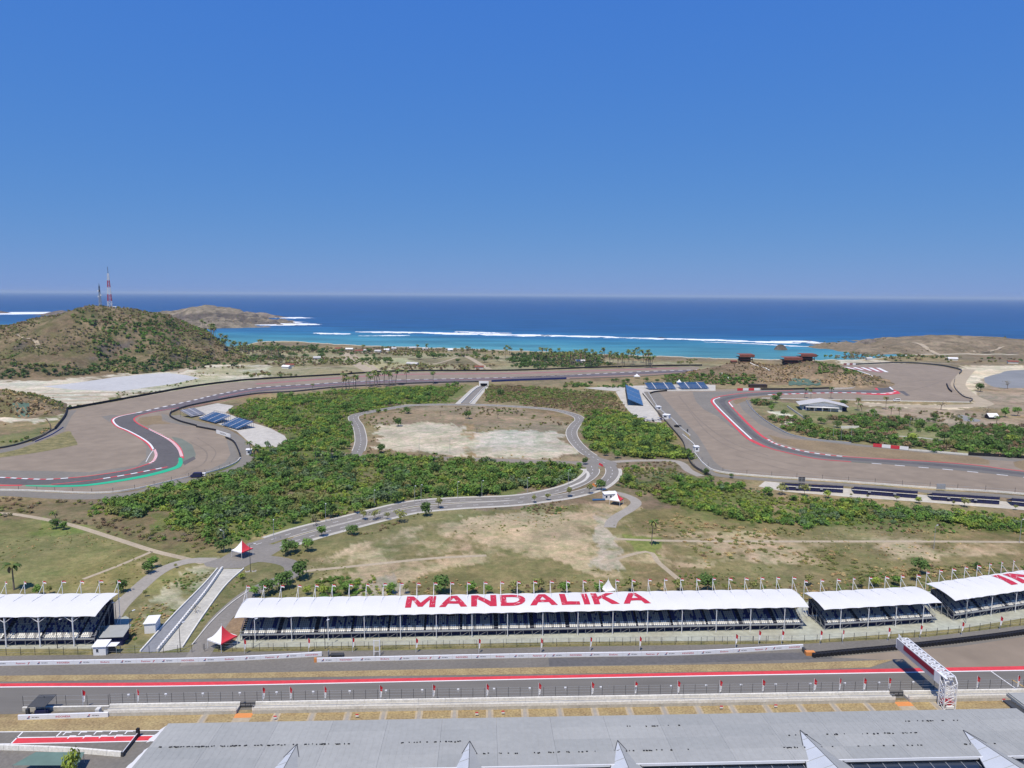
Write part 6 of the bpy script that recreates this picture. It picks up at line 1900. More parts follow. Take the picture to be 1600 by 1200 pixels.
# pointed ridges that rise out of the roof towards the viewer
for ax, ay in ((464, 1163), (734, 1158), (965, 1157), (1250, 1141), (1505, 1141)):
    zt = 11.15
    for _ in range(4):
        s, n = S(ax, ay, zt)
        zt = ZB0+(ZB1-ZB0)*(-33.0-n)/DB+.1
    x, y = s-54.8, n+33.0
    wv, lv = 14.0, 20.0
    A = Vector((x, y, zt))
    Bl, Br = Vector((x-wv/2, y-lv, ZB1+.25)), Vector((x+wv/2, y-lv, ZB1+.25))
    T = Vector((x, y-lv, ZB1+2.9))
    f = MB().add([A, Bl, T], [(0, 1, 2)]).build('ridge_face', M['fin_lit'], pb)  # left face paler than the right: sunlight put into the colour
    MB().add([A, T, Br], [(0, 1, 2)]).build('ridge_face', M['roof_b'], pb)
    MB().bar(A, Bl+Vector((0, 0, .05)), .14).bar(A, Br+Vector((0, 0, .05)), .14).bar(A, T, .08).build('ridge_flashing', M['dark'], pb)
    for k in range(1, 6):
        t = k/6
        a, b = A.lerp(Bl, t), A.lerp(T, t)
        MB().bar(a+Vector((0, 0, .03)), b+Vector((-.03, 0, .03)), .05).build('sheet_joint', M['roof_c'], pb)
# leaves and dust caught in the roof joints, roof ventilators
dm = MB()
rr = random.Random(8)
for rows_ in ((.5, 1.5, 38, 70), (.5, 45, 58, 18), (.75, 60, 85, 26), (.5, 3, 12, 12), (.75, 84, 100, 16), (.25, 90, 101, 12), (.5, 120, 148, 26), (.75, 118, 160, 26), (.25, 146, 158, 16)):
    t, xa, xb, n = rows_
    for k in range(n):
        x = rr.uniform(xa, xb)
        y = -DB*t-rr.uniform(.02, .25)
        z = ZB0+(ZB1-ZB0)*t+.08+.03*t*4
        w = rr.uniform(.1, .38)
        dm.box(x, x+w, y-rr.uniform(.08, .25), y, z, z+.10)
tag(dm.build('roof_litter', M['black'], pb), kind='stuff')
# torn white trim along the left verge of the roof
for (a, b) in ((.8, 5.8), (8.2, 15.6)):
    V, n = [], 9
    for k in range(n):
        y = -a-(b-a)*k/(n-1)
        V += [(.0, y, ZB0+(ZB1-ZB0)*(-y/DB)+.02), (-.5-1.0*(k/(n-1))-.35*rr.random(), y-.3, ZB0+(ZB1-ZB0)*(-y/DB)-.3)]
    Fs = [(2*k, 2*k+1, 2*k+3, 2*k+2) for k in range(n-1)]
    mesh_np('verge_trim', V, Fs, M['membrane'], pb)
# the neighbouring roof at the right edge
nb_ = thing('control_building', 'grey-roofed building at the right edge beside the pit building', 'building', SW(230.2, -26.5), SROT)
MB().box(.6, 38, -40, -.6, 0, 9.4).build('wall', M['wall_cream'], nb_)
MB().box(0, 40, -41, 0, 9.42, 10.0).build('roof', M['roof_a'], nb_)
MB().box(-1.6, -.02, -41, -1.2, 8.8, 9.2).build('gap_strip', M['dark'], nb_)  # dark strip along the gap between the two roofs
MB().box(.2, .5, -41, -.2, 10.01, 10.3).build('parapet', M['roof_b'], nb_)
# ================================================================== TRACKSIDE BARRIERS
barrier('tyre_barrier', 'black tyre barrier along the outside of the long far bend, with fence posts', 'barrier', [(1097, 571.5), (1025, 572.5), (929, 575), (800, 579.5), (635, 580.5), (560, 584), (532, 586), (400, 593.5), (362, 597), (300, 605), (215, 620.5), (105, 640.5)], 2.0, .8, 'black', None, (3.6, 26))
barrier('tyre_barrier', 'black tyre barrier at the outer corner of the left bend', 'barrier', [(105, 641), (101, 652), (86, 671)], 1.6, .8, 'black')
barrier('guard_wall', 'grey guard wall with dark rail on the outside of the left bend', 'barrier', [(86, 671), (55, 686), (0, 701), (-120, 711)], 1.1, .4, 'dark', (1.4,))
barrier('blue_sign_strip', 'long low blue strip on the painted edge of the left bend', 'sign', [(55, 690.5), (80, 680), (99, 668)], .7, .2, 'print_blue')
barrier('tyre_barrier', 'black tyre barrier in front of the grey and blue open stands', 'barrier', [(267, 645), (266, 651), (280, 658.5), (307, 666)], 1.2, .7, 'black', (2.0,))
barrier('tyre_barrier', 'black tyre barrier left of the white sign on the left bend', 'barrier', [(307, 667.5), (337, 673)], 1.2, .7, 'black', (2.0,))
barrier('tyre_barrier', 'black tyre barrier below the white sign on the left bend', 'barrier', [(353, 684.5), (365, 691), (372, 703), (375.5, 714)], 1.1, .7, 'black', (1.9,))
barrier('guard_wall', 'pale concrete guard wall round the lower outside of the left bend', 'barrier', [(376, 716), (366, 725), (335, 736.5), (275, 750.5), (212, 764.5), (150, 771), (32, 767), (-120, 765)], .8, .35, 'conc_white', (2.0,), (2.4, 9))
barrier('guard_wall', 'dark wall on the inside of the far bend, left of the tunnel', 'barrier', [(268, 645), (290, 636.5), (330, 628), (400, 616), (460, 612.5), (532, 605.5), (640, 600), (748, 597)], 1.5, .5, 'dark', (2.4,), (3, 26))
barrier('guard_wall', 'dark wall on the inside of the far bend, right of the tunnel', 'barrier', [(768, 597), (800, 595.5), (885, 592.5)], 2.2, .6, 'seat_navy', None)
barrier('guard_wall', 'low grey wall on the inside of the far bend, before the restaurant hill', 'barrier', [(890, 592.5), (960, 590), (1025, 587), (1092, 580.5)], 1.0, .4, 'runoff_grey')
barrier('guard_wall', 'white guard wall slanting along the left side of the right bend', 'barrier', [(1013, 614), (1028, 637), (1050, 655.5), (1062, 668), (1078, 681)], .9, .4, 'conc_white', (1.6,))
barrier('guard_wall', 'white guard wall curving past the round white hut of the right bend', 'barrier', [(1066, 680), (1083, 694), (1087, 704)], .9, .4, 'conc_white')
barrier('guard_wall', 'white guard wall from the round hut along the lower side of the right bend', 'barrier', [(1085, 708), (1100, 726), (1124, 738), (1200, 745.5), (1300, 752), (1450, 763), (1600, 773), (1850, 802)], .9, .4, 'conc_white', (2.0,), (3.2, 12))
barrier('tyre_barrier', 'black tyre barrier at the top left corner of the right bend', 'barrier', [(1016, 615.5), (1024, 613), (1042, 611.3)], 1.5, .8, 'black')
barrier('guard_wall', 'white guard wall along the blue open stands', 'barrier', [(1042, 611.3), (1075, 610.8), (1117, 610)], 1.0, .4, 'conc_white')
barrier('fence_hedge', 'dark green fence line along the lane left of the right bend', 'fence', [(1004, 616), (1030, 648), (1058, 680), (1068, 694), (1074, 714), (1084, 730), (1110, 745)], 1.5, .25, 'dark', None, (2.2, 10))
barrier('guard_wall', 'long black wall under the restaurant hill', 'barrier', [(1189, 609.3), (1240, 609), (1299, 607.3)], 1.8, .5, 'black')
barrier('guard_wall', 'white wall curling round the foot of the restaurant hill', 'barrier', [(1299, 607.3), (1325, 607), (1340, 604.5), (1347, 601), (1340, 594), (1326, 586)], .9, .4, 'conc_white')
barrier('guard_wall', 'dark guard wall on the inside of the right bend along the garden', 'barrier', [(1166, 626), (1174, 639), (1192, 655), (1215, 670), (1236, 680), (1270, 687), (1330, 693)], .9, .35, 'steel', None, (2.2, 12))
barrier('guard_wall', 'white guard wall right of the red and white billboard', 'barrier', [(1420, 703.5), (1465, 707), (1513, 711.3)], 1.0, .4, 'conc_white')
barrier('fence_hedge', 'dark fence along the garden at the right edge', 'fence', [(1513, 711.5), (1560, 714), (1600, 716.5), (1850, 736)], 1.9, .4, 'black', None, (2.6, 9))
barrier('tyre_barrier', 'dark barrier round the far side of the painted bowl', 'barrier', [(1337, 570), (1400, 567.5), (1437, 568.5), (1475, 572.5), (1501, 579), (1499, 585)], 2.0, .9, 'dark', (3.2,), (3.6, 22))
barrier('tyre_barrier', 'dark barrier on the right side of the painted bowl', 'barrier', [(1479, 601), (1482, 608), (1487, 613)], 1.6, .9, 'black')
barrier('guard_wall', 'grey guard wall at the lower right of the painted bowl', 'barrier', [(1492, 592), (1491, 605), (1504, 619), (1519, 624.5), (1515, 629)], 1.2, .5, 'dark', (2.2,), (2.6, 14))
barrier('guard_wall', 'pale wall along the lower side of the painted bowl', 'barrier', [(1515, 629), (1400, 627), (1300, 625), (1190, 622.5)], .8, .4, 'conc_white')
barrier('fence_hedge', 'dark row fence by the sandy field beyond the bend', 'fence', [(50, 690), (76, 676), (78, 664), (72, 655)], 1.0, .3, 'bark')

# ================================================================== BOARDS AND SCREENS
def board(label, L_px, R_px, h, cols, z0=.4, cat='billboard', name='billboard', words=None):
    a, b = G(*L_px), G(*R_px)
    d = b-a
    L = d.length
    o = thing(name, label, cat, a, math.atan2(d.y, d.x))
    n = len(cols)
    for i, c in enumerate(cols):
        p = MB().box(L*i/n+.03, L*(i+1)/n-.03, 0, .25, z0, z0+h).build('board_panel', M[c], o)
        if words:
            s, wc = words[i % len(words)]
            me = text_data(s, .012).copy(); me.materials.clear(); me.materials.append(M[wc])
            w = max(v.co.x for v in me.vertices)
            hh = h*.42
            t = link(bpy.data.objects.new('lettering', me), p)
            t.scale = (min(hh*1.2, L/n*.8/(2*w)), hh, 1)
            t.rotation_euler = (math.pi/2, 0, 0)
            t.location = (L*(i+.5)/n, -.015, z0+h*.29)
    for x in np.linspace(.3, L-.3, max(2, n+1)):
        MB().box(x-.08, x+.08, .26, .42, 0, z0+h*.95).build('post', M['dark'], o)
    return o
board('red and white billboard of four panels on the inside of the right bend', (1364, 698.3), (1419.5, 703.8), 2.1, ['tent_red', 'white', 'tent_red', 'white'], .2)
board('small red and white billboard at the foot of the restaurant hill', (1152, 610.6), (1187, 610.2), 2.4, ['tent_red', 'white', 'tent_red', 'white'], .2)
board('white and pink billboard behind the painted bowl', (1318, 571), (1337, 570.6), 3.0, ['pink', 'white', 'pink', 'white'], .2)
board('white sign with dark lettering on the left bend', (338, 677.5), (360, 684.5), 2.4, ['white'], .2, 'sign', 'trackside_sign', [('INDONESIA', 'print_dark')])
board('pale signboard standing on the slope left of the restaurant hill', (1112, 588.5), (1120, 589.5), 5.0, ['seat_pale'], 2.4, 'sign', 'signboard')
for (x, y, w, h, l) in ((1252.5, 756, 9.5, 6.6, 'dark screen seen from behind above the first dark stand'), (1470, 768, 11, 7.0, 'grey screen frame seen from behind above the third dark stand')):
    p = G(x, y)
    px_m = 1109/(p-Vector((0, 0, CAM_Z))).length
    o = thing('screen', l, 'screen', p, rad(-4))
    W2, H2 = w/px_m, h/px_m
    MB().box(-W2/2, W2/2, 0, .3, 1.2, 1.2+H2).build('screen_box', M['dark' if x < 1300 else 'steel'], o)
    for q in (-.48, 0, .48): MB().box(W2*q-.06, W2*q+.06, -.12, -.002, 0, 1.3+H2).build('post', M['steel'], o)
    for q in (.33, .66): MB().box(-W2/2, W2/2, -.06, -.003, 1.2+H2*q-.05, 1.2+H2*q+.05).build('frame_bar', M['steel'], o)

# ================================================================== OPEN STANDS
def open_stand(label, A, B, depth, z0, z1, seat, rows=8, stripes=(), group=None, flip=False, frame='dark'):
    """A, B: ends of the front edge on the ground; rises away from the front"""
    d = B-A
    L = d.length
    o = thing('open_stand', label, 'grandstand', A, math.atan2(d.y, d.x), group)
    s = 1
    dk, fr = MB(), MB()
    for k in range(rows):
        y, z = depth*k/rows, z0+(z1-z0)*k/rows
        dk.box(0, L, y, y+depth/rows, z-.25, z)
    dk.build('seating_deck', M[seat], o)
    st = MB()
    for k in range(rows):
        y, z = depth*(k+.35)/rows, z0+(z1-z0)*k/rows
        x = 0
        while x < L-.5:
            if not any(abs(x/L-q) < .02 for q in stripes):
                st.box(x, x+.42, y, y+.4, z, z+.4)
            x += .55
    tag(st.build('seats', M[seat], o), kind='stuff')
    for q in stripes:
        w = .9
        MB().add([(L*q-w/2, 0, z0+.05), (L*q+w/2, 0, z0+.05), (L*q+w/2, depth, z1+.05), (L*q-w/2, depth, z1+.05)], [(0, 1, 2, 3)]).build('stair', M['seat_pale'], o)
    for i in range(int(L/3)+1):
        x = L*i/int(L/3)
        fr.bar((x, .05, 0), (x, .05, z0), .12).bar((x, depth*.5, 0), (x, depth*.5, (z0+z1)/2-.3), .12).bar((x, depth-.05, 0), (x, depth-.05, z1+.9), .12)
        fr.bar((x, .05, .1), (x, depth-.05, z1-.6), .09)
    fr.bar((0, depth, z1+.9), (L, depth, z1+.9), .08).bar((0, 0, z0+.9), (L, 0, z0+.9), .08)
    fr.build('under_frame', M[frame], o)
    return o
open_stand('pale grey open stand at the inside of the left bend', G(299.5, 653), G(321, 648.5), 11, 1.2, 5.5, 'seat_pale', 8, (.15, .6))
open_stand('upper of the two blue open stands on the left pale pad', G(311, 656), G(336, 662.5), 12, 1.2, 5.0, 'seat_blue', 8, (.12, .5, .9))
open_stand('lower of the two blue open stands on the left pale pad', G(346, 665.5), G(371, 672.5), 12, 1.2, 5.0, 'seat_blue', 8, (.12, .5, .9))
open_stand('left one of the two far blue open stands above the right bend', G(1014, 609.5), G(1057, 609), 15, 1.2, 6.0, 'seat_blue', 8, (.26, .70), frame='steel')
open_stand('right one of the two far blue open stands above the right bend', G(1065, 608.8), G(1108, 608.3), 15, 1.2, 6.0, 'seat_blue', 8, (.28, .72), frame='steel')
pA, pB = G(1005, 634.5), G(998, 611)
open_stand('steep blue stand on the pale pad, seen from its side', pA, pB, 13.5, 1.0, 6.5, 'seat_blue', 9, (.33, .66))
for i, (a, b, l) in enumerate([((1222, 765.5), (1317, 770.5), 'first dark open stand from the left along the right bend, under the screen'), ((1334, 771.5), (1433, 779), 'second dark open stand from the left along the right bend'),
                               ((1456, 781.5), (1561, 788.5), 'third dark open stand from the left along the right bend, under the grey screen'), ((1580, 790), (1680, 799), 'fourth dark open stand along the right bend, cut by the right edge')]):
    A, B = G(*b), G(*a)
    d = (A-B).normalized()
    n = Vector((-d.y, d.x, 0))
    # seats face the track, so the stand is seen from behind: high dark back, dark scaffold and shade panels below
    o = thing('open_stand', l, 'grandstand', B, math.atan2(d.y, d.x), 'dark stands along the right bend')
    L = (A-B).length
    dk = MB()
    for k in range(6):
        dk.box(0, L, 7-1.15*(k+1), 7-1.15*k-.02, 1.0+.4*k-.2, 1.0+.4*k)
    dk.build('seating_deck', M['navy'], o)
    MB().box(0, L, -.15, -.05, 2.4, 3.6).build('back_panel', M['navy'], o)
    MB().box(0, L, -.4, -.2, 2.0, 2.2).build('rear_walkway', M['conc_white'], o)
    nb = 9
    bp = None
    for k in range(nb):
        c = MB().box(L*k/nb+.12, L*(k+1)/nb-.12, -.12, -.05, .1, 1.95).build('dark_panel', M['navy'], o) if bp is None else link(bp.copy(), o)  # navy panels stand in for the shadow in the understructure
        if bp is None: bp = c
        else: c.location = (L*k/nb, 0, 0)
    fr = MB()
    for k in range(nb+1):
        x = L*k/nb
        fr.bar((x, 0, 0), (x, 0, 3.9), .1).bar((x, 6.8, 0), (x, 6.8, 1.4), .1).bar((x, 0, .2), (x, 6.8, 1.2), .08)
    fr.bar((0, -.1, 3.9), (L, -.1, 3.9), .07)
    fr.build('under_frame', M['dark'], o)
    for q in (.22, .62):
        MB().box(L*q, L*q+1.2, -1.0, -.55, 1.4, 2.3).build('stair_tower', M['steel'], o)
# dismantled stand parts on the pale pad
o = thing('bench_rack', 'low rack of pale blue benches lying on the right pale pad', 'bench rack', G(990, 655), rad(100))
for k in range(6): MB().box(0, 16, k*1.5, k*1.5+.8, .2, .5).build('bench', M['seat_pale' if k % 2 else 'steel'], o)
o = thing('parts_heap', 'heap of dismantled grey stand parts on the right pale pad', 'heap', G(1017, 656), 0)
rr = random.Random(4)
for k in range(26):
    x, y = rr.uniform(-9, 9), rr.uniform(-9, 9)
    MB().box(x, x+rr.uniform(.6, 3), y, y+rr.uniform(.5, 2.2), 0, rr.uniform(.3, 1.3)).build('stand_part', M[rr.choice(('seat_pale', 'dark', 'steel', 'navy'))], o)

# ================================================================== TENTS, CABINS, SHEDS
def tent(label, p, w, rz, he=2.7, hp=6.0, reds=(1,), group=None):
    o = thing('pagoda_tent', label, 'tent', p, rz, group)
    c = [(-w/2, -w/2), (w/2, -w/2), (w/2, w/2), (-w/2, w/2)]
    N = 7
    for k in range(4):
        a, b = Vector((*c[k], he)), Vector((*c[(k+1) % 4], he))
        T = Vector((0, 0, hp))
        V, Fs = [], []
        for i in range(N+1):
            t = i/N
            z = he+(hp-he)*(t**1.7)
            s = 1-t
            V += [(a.x*s, a.y*s, z), (b.x*s, b.y*s, z)]
        Fs = [(2*i, 2*i+1, 2*i+3, 2*i+2) for i in range(N)]
        mesh_np('roof_sheet', V, Fs, M['tent_red' if k in reds else 'tent_white'], o)
        d = (b-a).normalized()
        MB().wall([a, b], .38, .03, he-.36).build('valance', M['tent_red' if k in reds else 'tent_white'], o)
        MB().tube([(c[k][0]*.98, c[k][1]*.98, 0), (c[k][0]*.98, c[k][1]*.98, he)], .07, 6).build('leg', M['white_steel'], o)
        if k in reds:
            m_ = (a+b)*.5*.55+Vector((0, 0, he+(hp-he)*.24+.04-he*.55))
    MB().tube([(0, 0, hp-.1), (0, 0, hp+.5)], .05, 5).build('finial', M['white_steel'], o)
    return o
tent('white tent with one red roof side beside the left end of the long grandstand', G(348, 1010), 5.4, rad(-28), 2.6, 6.0, (1,))
tent('white tent with one red roof side on the junction above the pale ramp', G(379, 869), 5.2, rad(-28), 2.7, 6.0, (1,))
tent('white tent with one red roof side next to the white cabin in the field', G(963, 788), 5.0, rad(-28), 2.6, 5.6, (1,))
tent('plain white tent peak behind the letters of the long grandstand', G(950, 931), 3.6, rad(20), 2.4, 5.6, ())
tent('tiny white tent beyond the far bend', G(995, 591), 6.5, 0, 2.6, 5.4, ())
tent('tiny white tent above the left far blue stand', G(1061, 601), 5.0, 0, 2.8, 6.0, ())
def cabin(name, label, p, rz, L, Wd, h, wall='white', roof='white', pitch=.5, wins=(), door=None, over=.25, cat='cabin'):
    o = thing(name, label, cat, p, rz)
    MB().box(0, L, 0, Wd, 0, h).build('wall', M[wall], o)
    v = [(-over, -over, h+.01), (L+over, -over, h+.01), (L+over, Wd+over, h+pitch), (-over, Wd+over, h+pitch)]
    v += [(x, y, z+.14) for x, y, z in v]
    MB().add(v, [(3, 2, 1, 0), (4, 5, 6, 7), (0, 1, 5, 4), (1, 2, 6, 5), (2, 3, 7, 6), (3, 0, 4, 7)]).build('roof', M[roof], o)
    for (x, w) in wins:
        f = MB().box(x, x+w, -.06, -.003, h*.38, h*.8).build('window', M['white_steel'], o)
        MB().box(x+.08, x+w-.08, -.075, -.062, h*.38+.08, h*.8-.08).build('pane', M['glass'], f)
    if door:
        MB().box(door, door+.9, -.06, -.003, .05, 2.0).build('door', M['dark'], o)
    return o
cabin('site_cabin', 'white cabin with dark windows beside the small tent in the field', G(944.5, 781.5), rad(14), 6.2, 2.6, 2.7, wins=((.4, 1.1), (2.6, 1.0), (4.4, 1.1)))
cabin('storage_shed', 'white box shed on bare earth beside the underpass ramp', G(226, 990.5), rad(10), 2.9, 4.4, 2.9, pitch=.25)
o = cabin('equipment_cabin', 'grey-roofed cabin on dark legs at the right end of the left grandstand', G(160, 1010), rad(6), 5.2, 4.4, 2.6, wall='navy', roof='roof_c', pitch=.9, over=.5)
o = cabin('white_cabin', 'white cabin with a small dark window and open shelter side by the lane', G(146, 1024.5), rad(4), 3.2, 2.6, 2.4, wins=((.7, .7),), roof='white')
MB().box(3.3, 5.8, .2, 2.4, 2.3, 2.42).build('canopy', M['white'], o)
MB().box(3.5, 4.6, 1.2, 2.2, 0, 1.5).build('generator', M['dark'], o)
for x in (3.4, 5.7):
    for y in (.3, 2.3): MB().box(x, x+.08, y, y+.08, 0, 2.3).build('post', M['steel'], o)
o = thing('lean_to_shelter', 'black slanted canopy shelter on the pit wall at the left', 'shelter', SW(S(47, 1116)[0], -12.6), SROT)
MB().add([(0, 0, 2.15), (3.9, 0, 2.15), (4.7, 3.2, 3.2), (.8, 3.2, 3.2), (0, 0, 2.25), (3.9, 0, 2.25), (4.7, 3.2, 3.3), (.8, 3.2, 3.3)], [(3, 2, 1, 0), (4, 5, 6, 7), (0, 1, 5, 4), (1, 2, 6, 5), (2, 3, 7, 6), (3, 0, 4, 7)]).build('canopy', M['dark'], o)
for x, y, z in ((.1, .1, 2.1), (3.8, .1, 2.1), (.9, 3.1, 3.1), (4.6, 3.1, 3.1)): MB().box(x, x+.08, y-.08, y, 0, z).build('post', M['dark'], o)
MB().box(1.3, 4.2, .3, 1.0, 0, 1.1).build('counter', M['navy'], o)
MB().box(-.6, .0, .2, .9, 0, 1.5).build('cabinet', M['dark'], o)
# marshal huts and small vehicles by the barriers
def hut(label, px, w, h, rz=0, roof='white'):
    return cabin('marshal_hut', label, G(*px), rz, w, w*.8, h, pitch=.3, roof=roof, wins=((w*.2, w*.5),), cat='hut')
hut('white marshal hut outside the left bend by the palm', (385, 711), 3.0, 3.0, .3)
o = hut('white gazebo hut on the guard wall, upper one on the left of the right bend', (1027, 641), 4.0, 2.8, .4)
o = hut('white container hut on the lane left of the right bend, below the gazebo', (1035, 654), 5.0, 3.0, -.6)
o = hut('round-looking white hut where the guard wall turns in the right bend', (1085.5, 706), 3.0, 3.0, .2)
o = thing('tyre_ring', 'small ring of black tyres at a marshal post in the right bend', 'tyre ring', G(1059, 667))
for k in range(10): MB().tube([(2*math.cos(k*.628), 2*math.sin(k*.628), 0), (2*math.cos(k*.628), 2*math.sin(k*.628), 1.1)], .65, 7).build('tyre_stack', M['black'], o)
o = thing('marker_post', 'dark upright marker on the grey edge of the right bend', 'marker', G(1074, 676))
MB().box(-.5, .5, -.2, .2, .3, 2.6).build('marker_panel', M['dark'], o); MB().box(-.4, -.3, -.1, .1, 0, .32).box(.3, .4, -.1, .1, 0, .32).build('leg', M['dark'], o)
def vehicle(label, p, rz, L, Wd, h, colr, cat='van', cabf=.35):
    o = thing('parked_vehicle', label, cat, p, rz)
    mb = MB()
    prof = [(0, .45), (L*.02, h*.55), (L*.18, h*.6), (L*(.18+.08), h), (L*.98, h), (L, h*.5), (L, .45)]
    n = len(prof)
    mb.add([(x, 0, z) for x, z in prof]+[(x, Wd, z) for x, z in prof], [tuple(range(n))[::-1][::-1], tuple(range(2*n-1, n-1, -1))]+[(i, n+i, n+(i+1) % n, (i+1) % n) for i in range(n)])
    mb.build('body', M[colr], o)
    MB().box(L*.3, L*.9, -.02, -.004, h*.58, h*.88).build('side_window', M['glass'], o)
    MB().add([(L*.185, .1, h*.63), (L*.255, .1, h*.96), (L*.255, Wd-.1, h*.96), (L*.185, Wd-.1, h*.63)], [(0, 1, 2, 3)]).build('windscreen', M['glass'], o).location = (-.03, 0, .02)
    for x in (L*.18, L*.8):
        for y in (-.02, Wd-.2): MB().tube([(x, y, .36), (x, y+.22, .36)], .36, 10).build('wheel', M['black'], o)
    return o
vehicle('dark truck parked on the lower lane of the left bend', G(297, 747), .1, 5.5, 2.2, 2.6, 'navy', 'truck')
vehicle('small white van beside the dark truck on the left bend lane', G(307.5, 745.5), .15, 4.2, 1.8, 1.9, 'white')
vehicle('white ambulance parked on the lower side of the painted bowl', G(1397, 627.5), 0, 6.0, 2.2, 2.6, 'white')
# planters and barriers at the crossing
for p, l in (((939, 727.5), 'red traffic barrier on the median at the crossing'), ((929, 759.5), 'orange-red traffic barrier on the lower carriageway bend')):
    o = thing('traffic_barrier', l, 'barrier', G(*p), rad(110))
    MB().box(-2.2, 2.2, -.4, .4, 0, .35).box(-2.0, 2.0, -.15, .15, .35, 1.1).build('barrier_body', M['orange' if 'orange' in l else 'red'], o)
    MB().box(-2.0, 2.0, -.17, -.155, .6, .85).build('white_band', M['white'], o)
o = thing('park_bench', 'blue bench set on the grass left of the white cabin', 'bench', G(926, 783), rad(6))
MB().box(0, 6.0, 0, .6, .35, .5).build('seat', M['seat_blue'], o); MB().box(0, 6.0, .55, .65, .5, .95).build('backrest', M['seat_blue'], o)
for x in (.2, 3, 5.7): MB().box(x, x+.1, .1, .5, 0, .35).build('leg', M['dark'], o)
for p, l in (((387, 893.5), 'left white planter slab at the foot of the dark lamp post'), ((397, 893), 'right white planter slab at the foot of the dark lamp post')):
    o = thing('planter', l, 'planter', G(*p), .4)
    MB().box(-.7, .7, -.4, .4, 0, .35).build('trough', M['conc_white'], o); MB().box(-.6, .6, -.3, .3, .352, .4).build('soil', M['bark'], o)

# ================================================================== LAMP POSTS
LP = {}
def lamp(label, px, h, arm=1.6, dark=False, rz=0, group=None):
    key = (h, arm, dark)
    o = thing('street_lamp', label, 'street lamp', G(*px), rz, group)
    if key not in LP:
        a = MB().tube([(0, 0, 0), (0, 0, h*.6), (0, 0, h)], [.11, .085, .06], 6).build('pole', M['dark' if dark else 'steel'], o)
        b = MB().bar((0, 0, h-.05), (arm, 0, h+.25), .08).build('arm', M['dark' if dark else 'steel'], o)
        c = MB().box(arm-.1, arm+.7, -.16, .16, h+.18, h+.32).build('lamp_head', M['white_steel'], o)
        LP[key] = (a.data, b.data, c.data)
    else:
        for n, d in zip(('pole', 'arm', 'lamp_head'), LP[key]): link(bpy.data.objects.new(n, d), o)
    return o
lamp('dark lamp post beside the tent on the junction', (391.5, 893), 9.5, 1.4, True, .4)
lamp('pale lamp post behind the junction tent, on the far kerb', (351, 863), 8, 1.4, False, 2.6)
for i, (x, y) in enumerate([(428, 842), (509, 815), (648, 785), (658, 783), (715, 778), (753, 776), (824, 771), (888, 758), (585, 792)]):
    lamp(f'lamp post on the far kerb of the carriageway, {ordw(i)} placed between junction and crossing', (x, y), 8, 1.6, False, -1.2, 'lamp posts on the carriageway')
for i, (x, y) in enumerate([(655, 708), (703, 709), (1459, 858), (1593, 848)]):
    lamp(['slim lamp post at the left dirt lot', 'slim lamp post near the brown strip between the dirt lots', 'lone pale pole in the right dry field', 'lone pale pole at the right edge of the dry field'][i], (x, y), 9, .9, False, .5)
for i, (x, y) in enumerate([(90, 1013), (172, 985), (182, 978), (204, 998), (282, 1018), (396, 1012), (508, 1014)]):
    lamp(['lamp post before the left grandstand', 'lamp post at the right end of the left grandstand', 'dark lamp post right of the left grandstand', 'lamp post by the grey-roofed cabin', 'lamp post at the foot of the pale ramp', 'lamp post at the left end of the long grandstand', 'pale post at the foot of the long grandstand'][i], (x, y), 7.5, 1.0, True, 1.0)
lamp('pale lamp post in front of the curved-end grandstand', (1509, 974), 7.5, 1.6, False, .2)
for i, (x, y) in enumerate([(1302, 684), (1330, 683), (1314, 690), (1421, 671), (1366, 655)]):
    lamp(['pale pole at the left end of the low garden wall', 'pale pole over the middle of the low garden wall', 'pale pole below the low garden wall', 'pale pole among the big garden trees', 'pale pole behind the garden net'][i], (x, y), 8, .6, False, .3)

# ================================================================== UNDERPASS RAMP AND TUNNEL ROAD
band('underpass_lane', [(220, 1019), (268, 966), (320, 913), (341, 889)], [(243, 1019), (285, 968), (321, 924), (346, 889)], mat('underpass_lane_asphalt', (.235, .24, .25), .85, .08, .1, scale2=.8), .03, 60)
band('underpass_apron', [(249, 1019), (288, 970), (324, 926), (349, 889)], [(285, 1012), (318, 962), (352, 916), (381, 889)], mat('ramp_concrete', (.46, .44, .38), .9, .12, .12, scale2=.9), .028, 60)
o = thing('ramp_parapet', 'white parapet with dark slots between the grey lane and the pale ramp', 'wall', G(246, 1019))
P = cr(GP([(246, 1019), (287, 969), (322.5, 925), (347.5, 889)]), step=1.4)
Q = [p-P[0] for p in P]
MB().wall(Q, .9, .5).build('parapet_wall', M['conc_white'], o)
c0 = None
for i, q in enumerate(Q[1:-1]):
    if c0 is None: c0 = MB().box(-.22, .22, -.3, .3, .9, 1.08).build('coping_block', M['white'], o); c = c0
    else: c = link(c0.copy(), o)
    c.location = q
for px, l in (([(285, 1012), (318, 962), (352, 916), (381, 889)], 'low white kerb wall on the right side of the pale ramp'), ([(219, 1019), (267, 966), (319, 913), (340, 889)], 'low pale kerb wall on the left side of the grey lane')):
    P = cr(GP(px), step=3)
    o = thing('kerb_wall', l, 'wall', P[0])
    MB().wall([p-P[0] for p in P], .45, .35).build('wall_base', M['conc_white'], o)
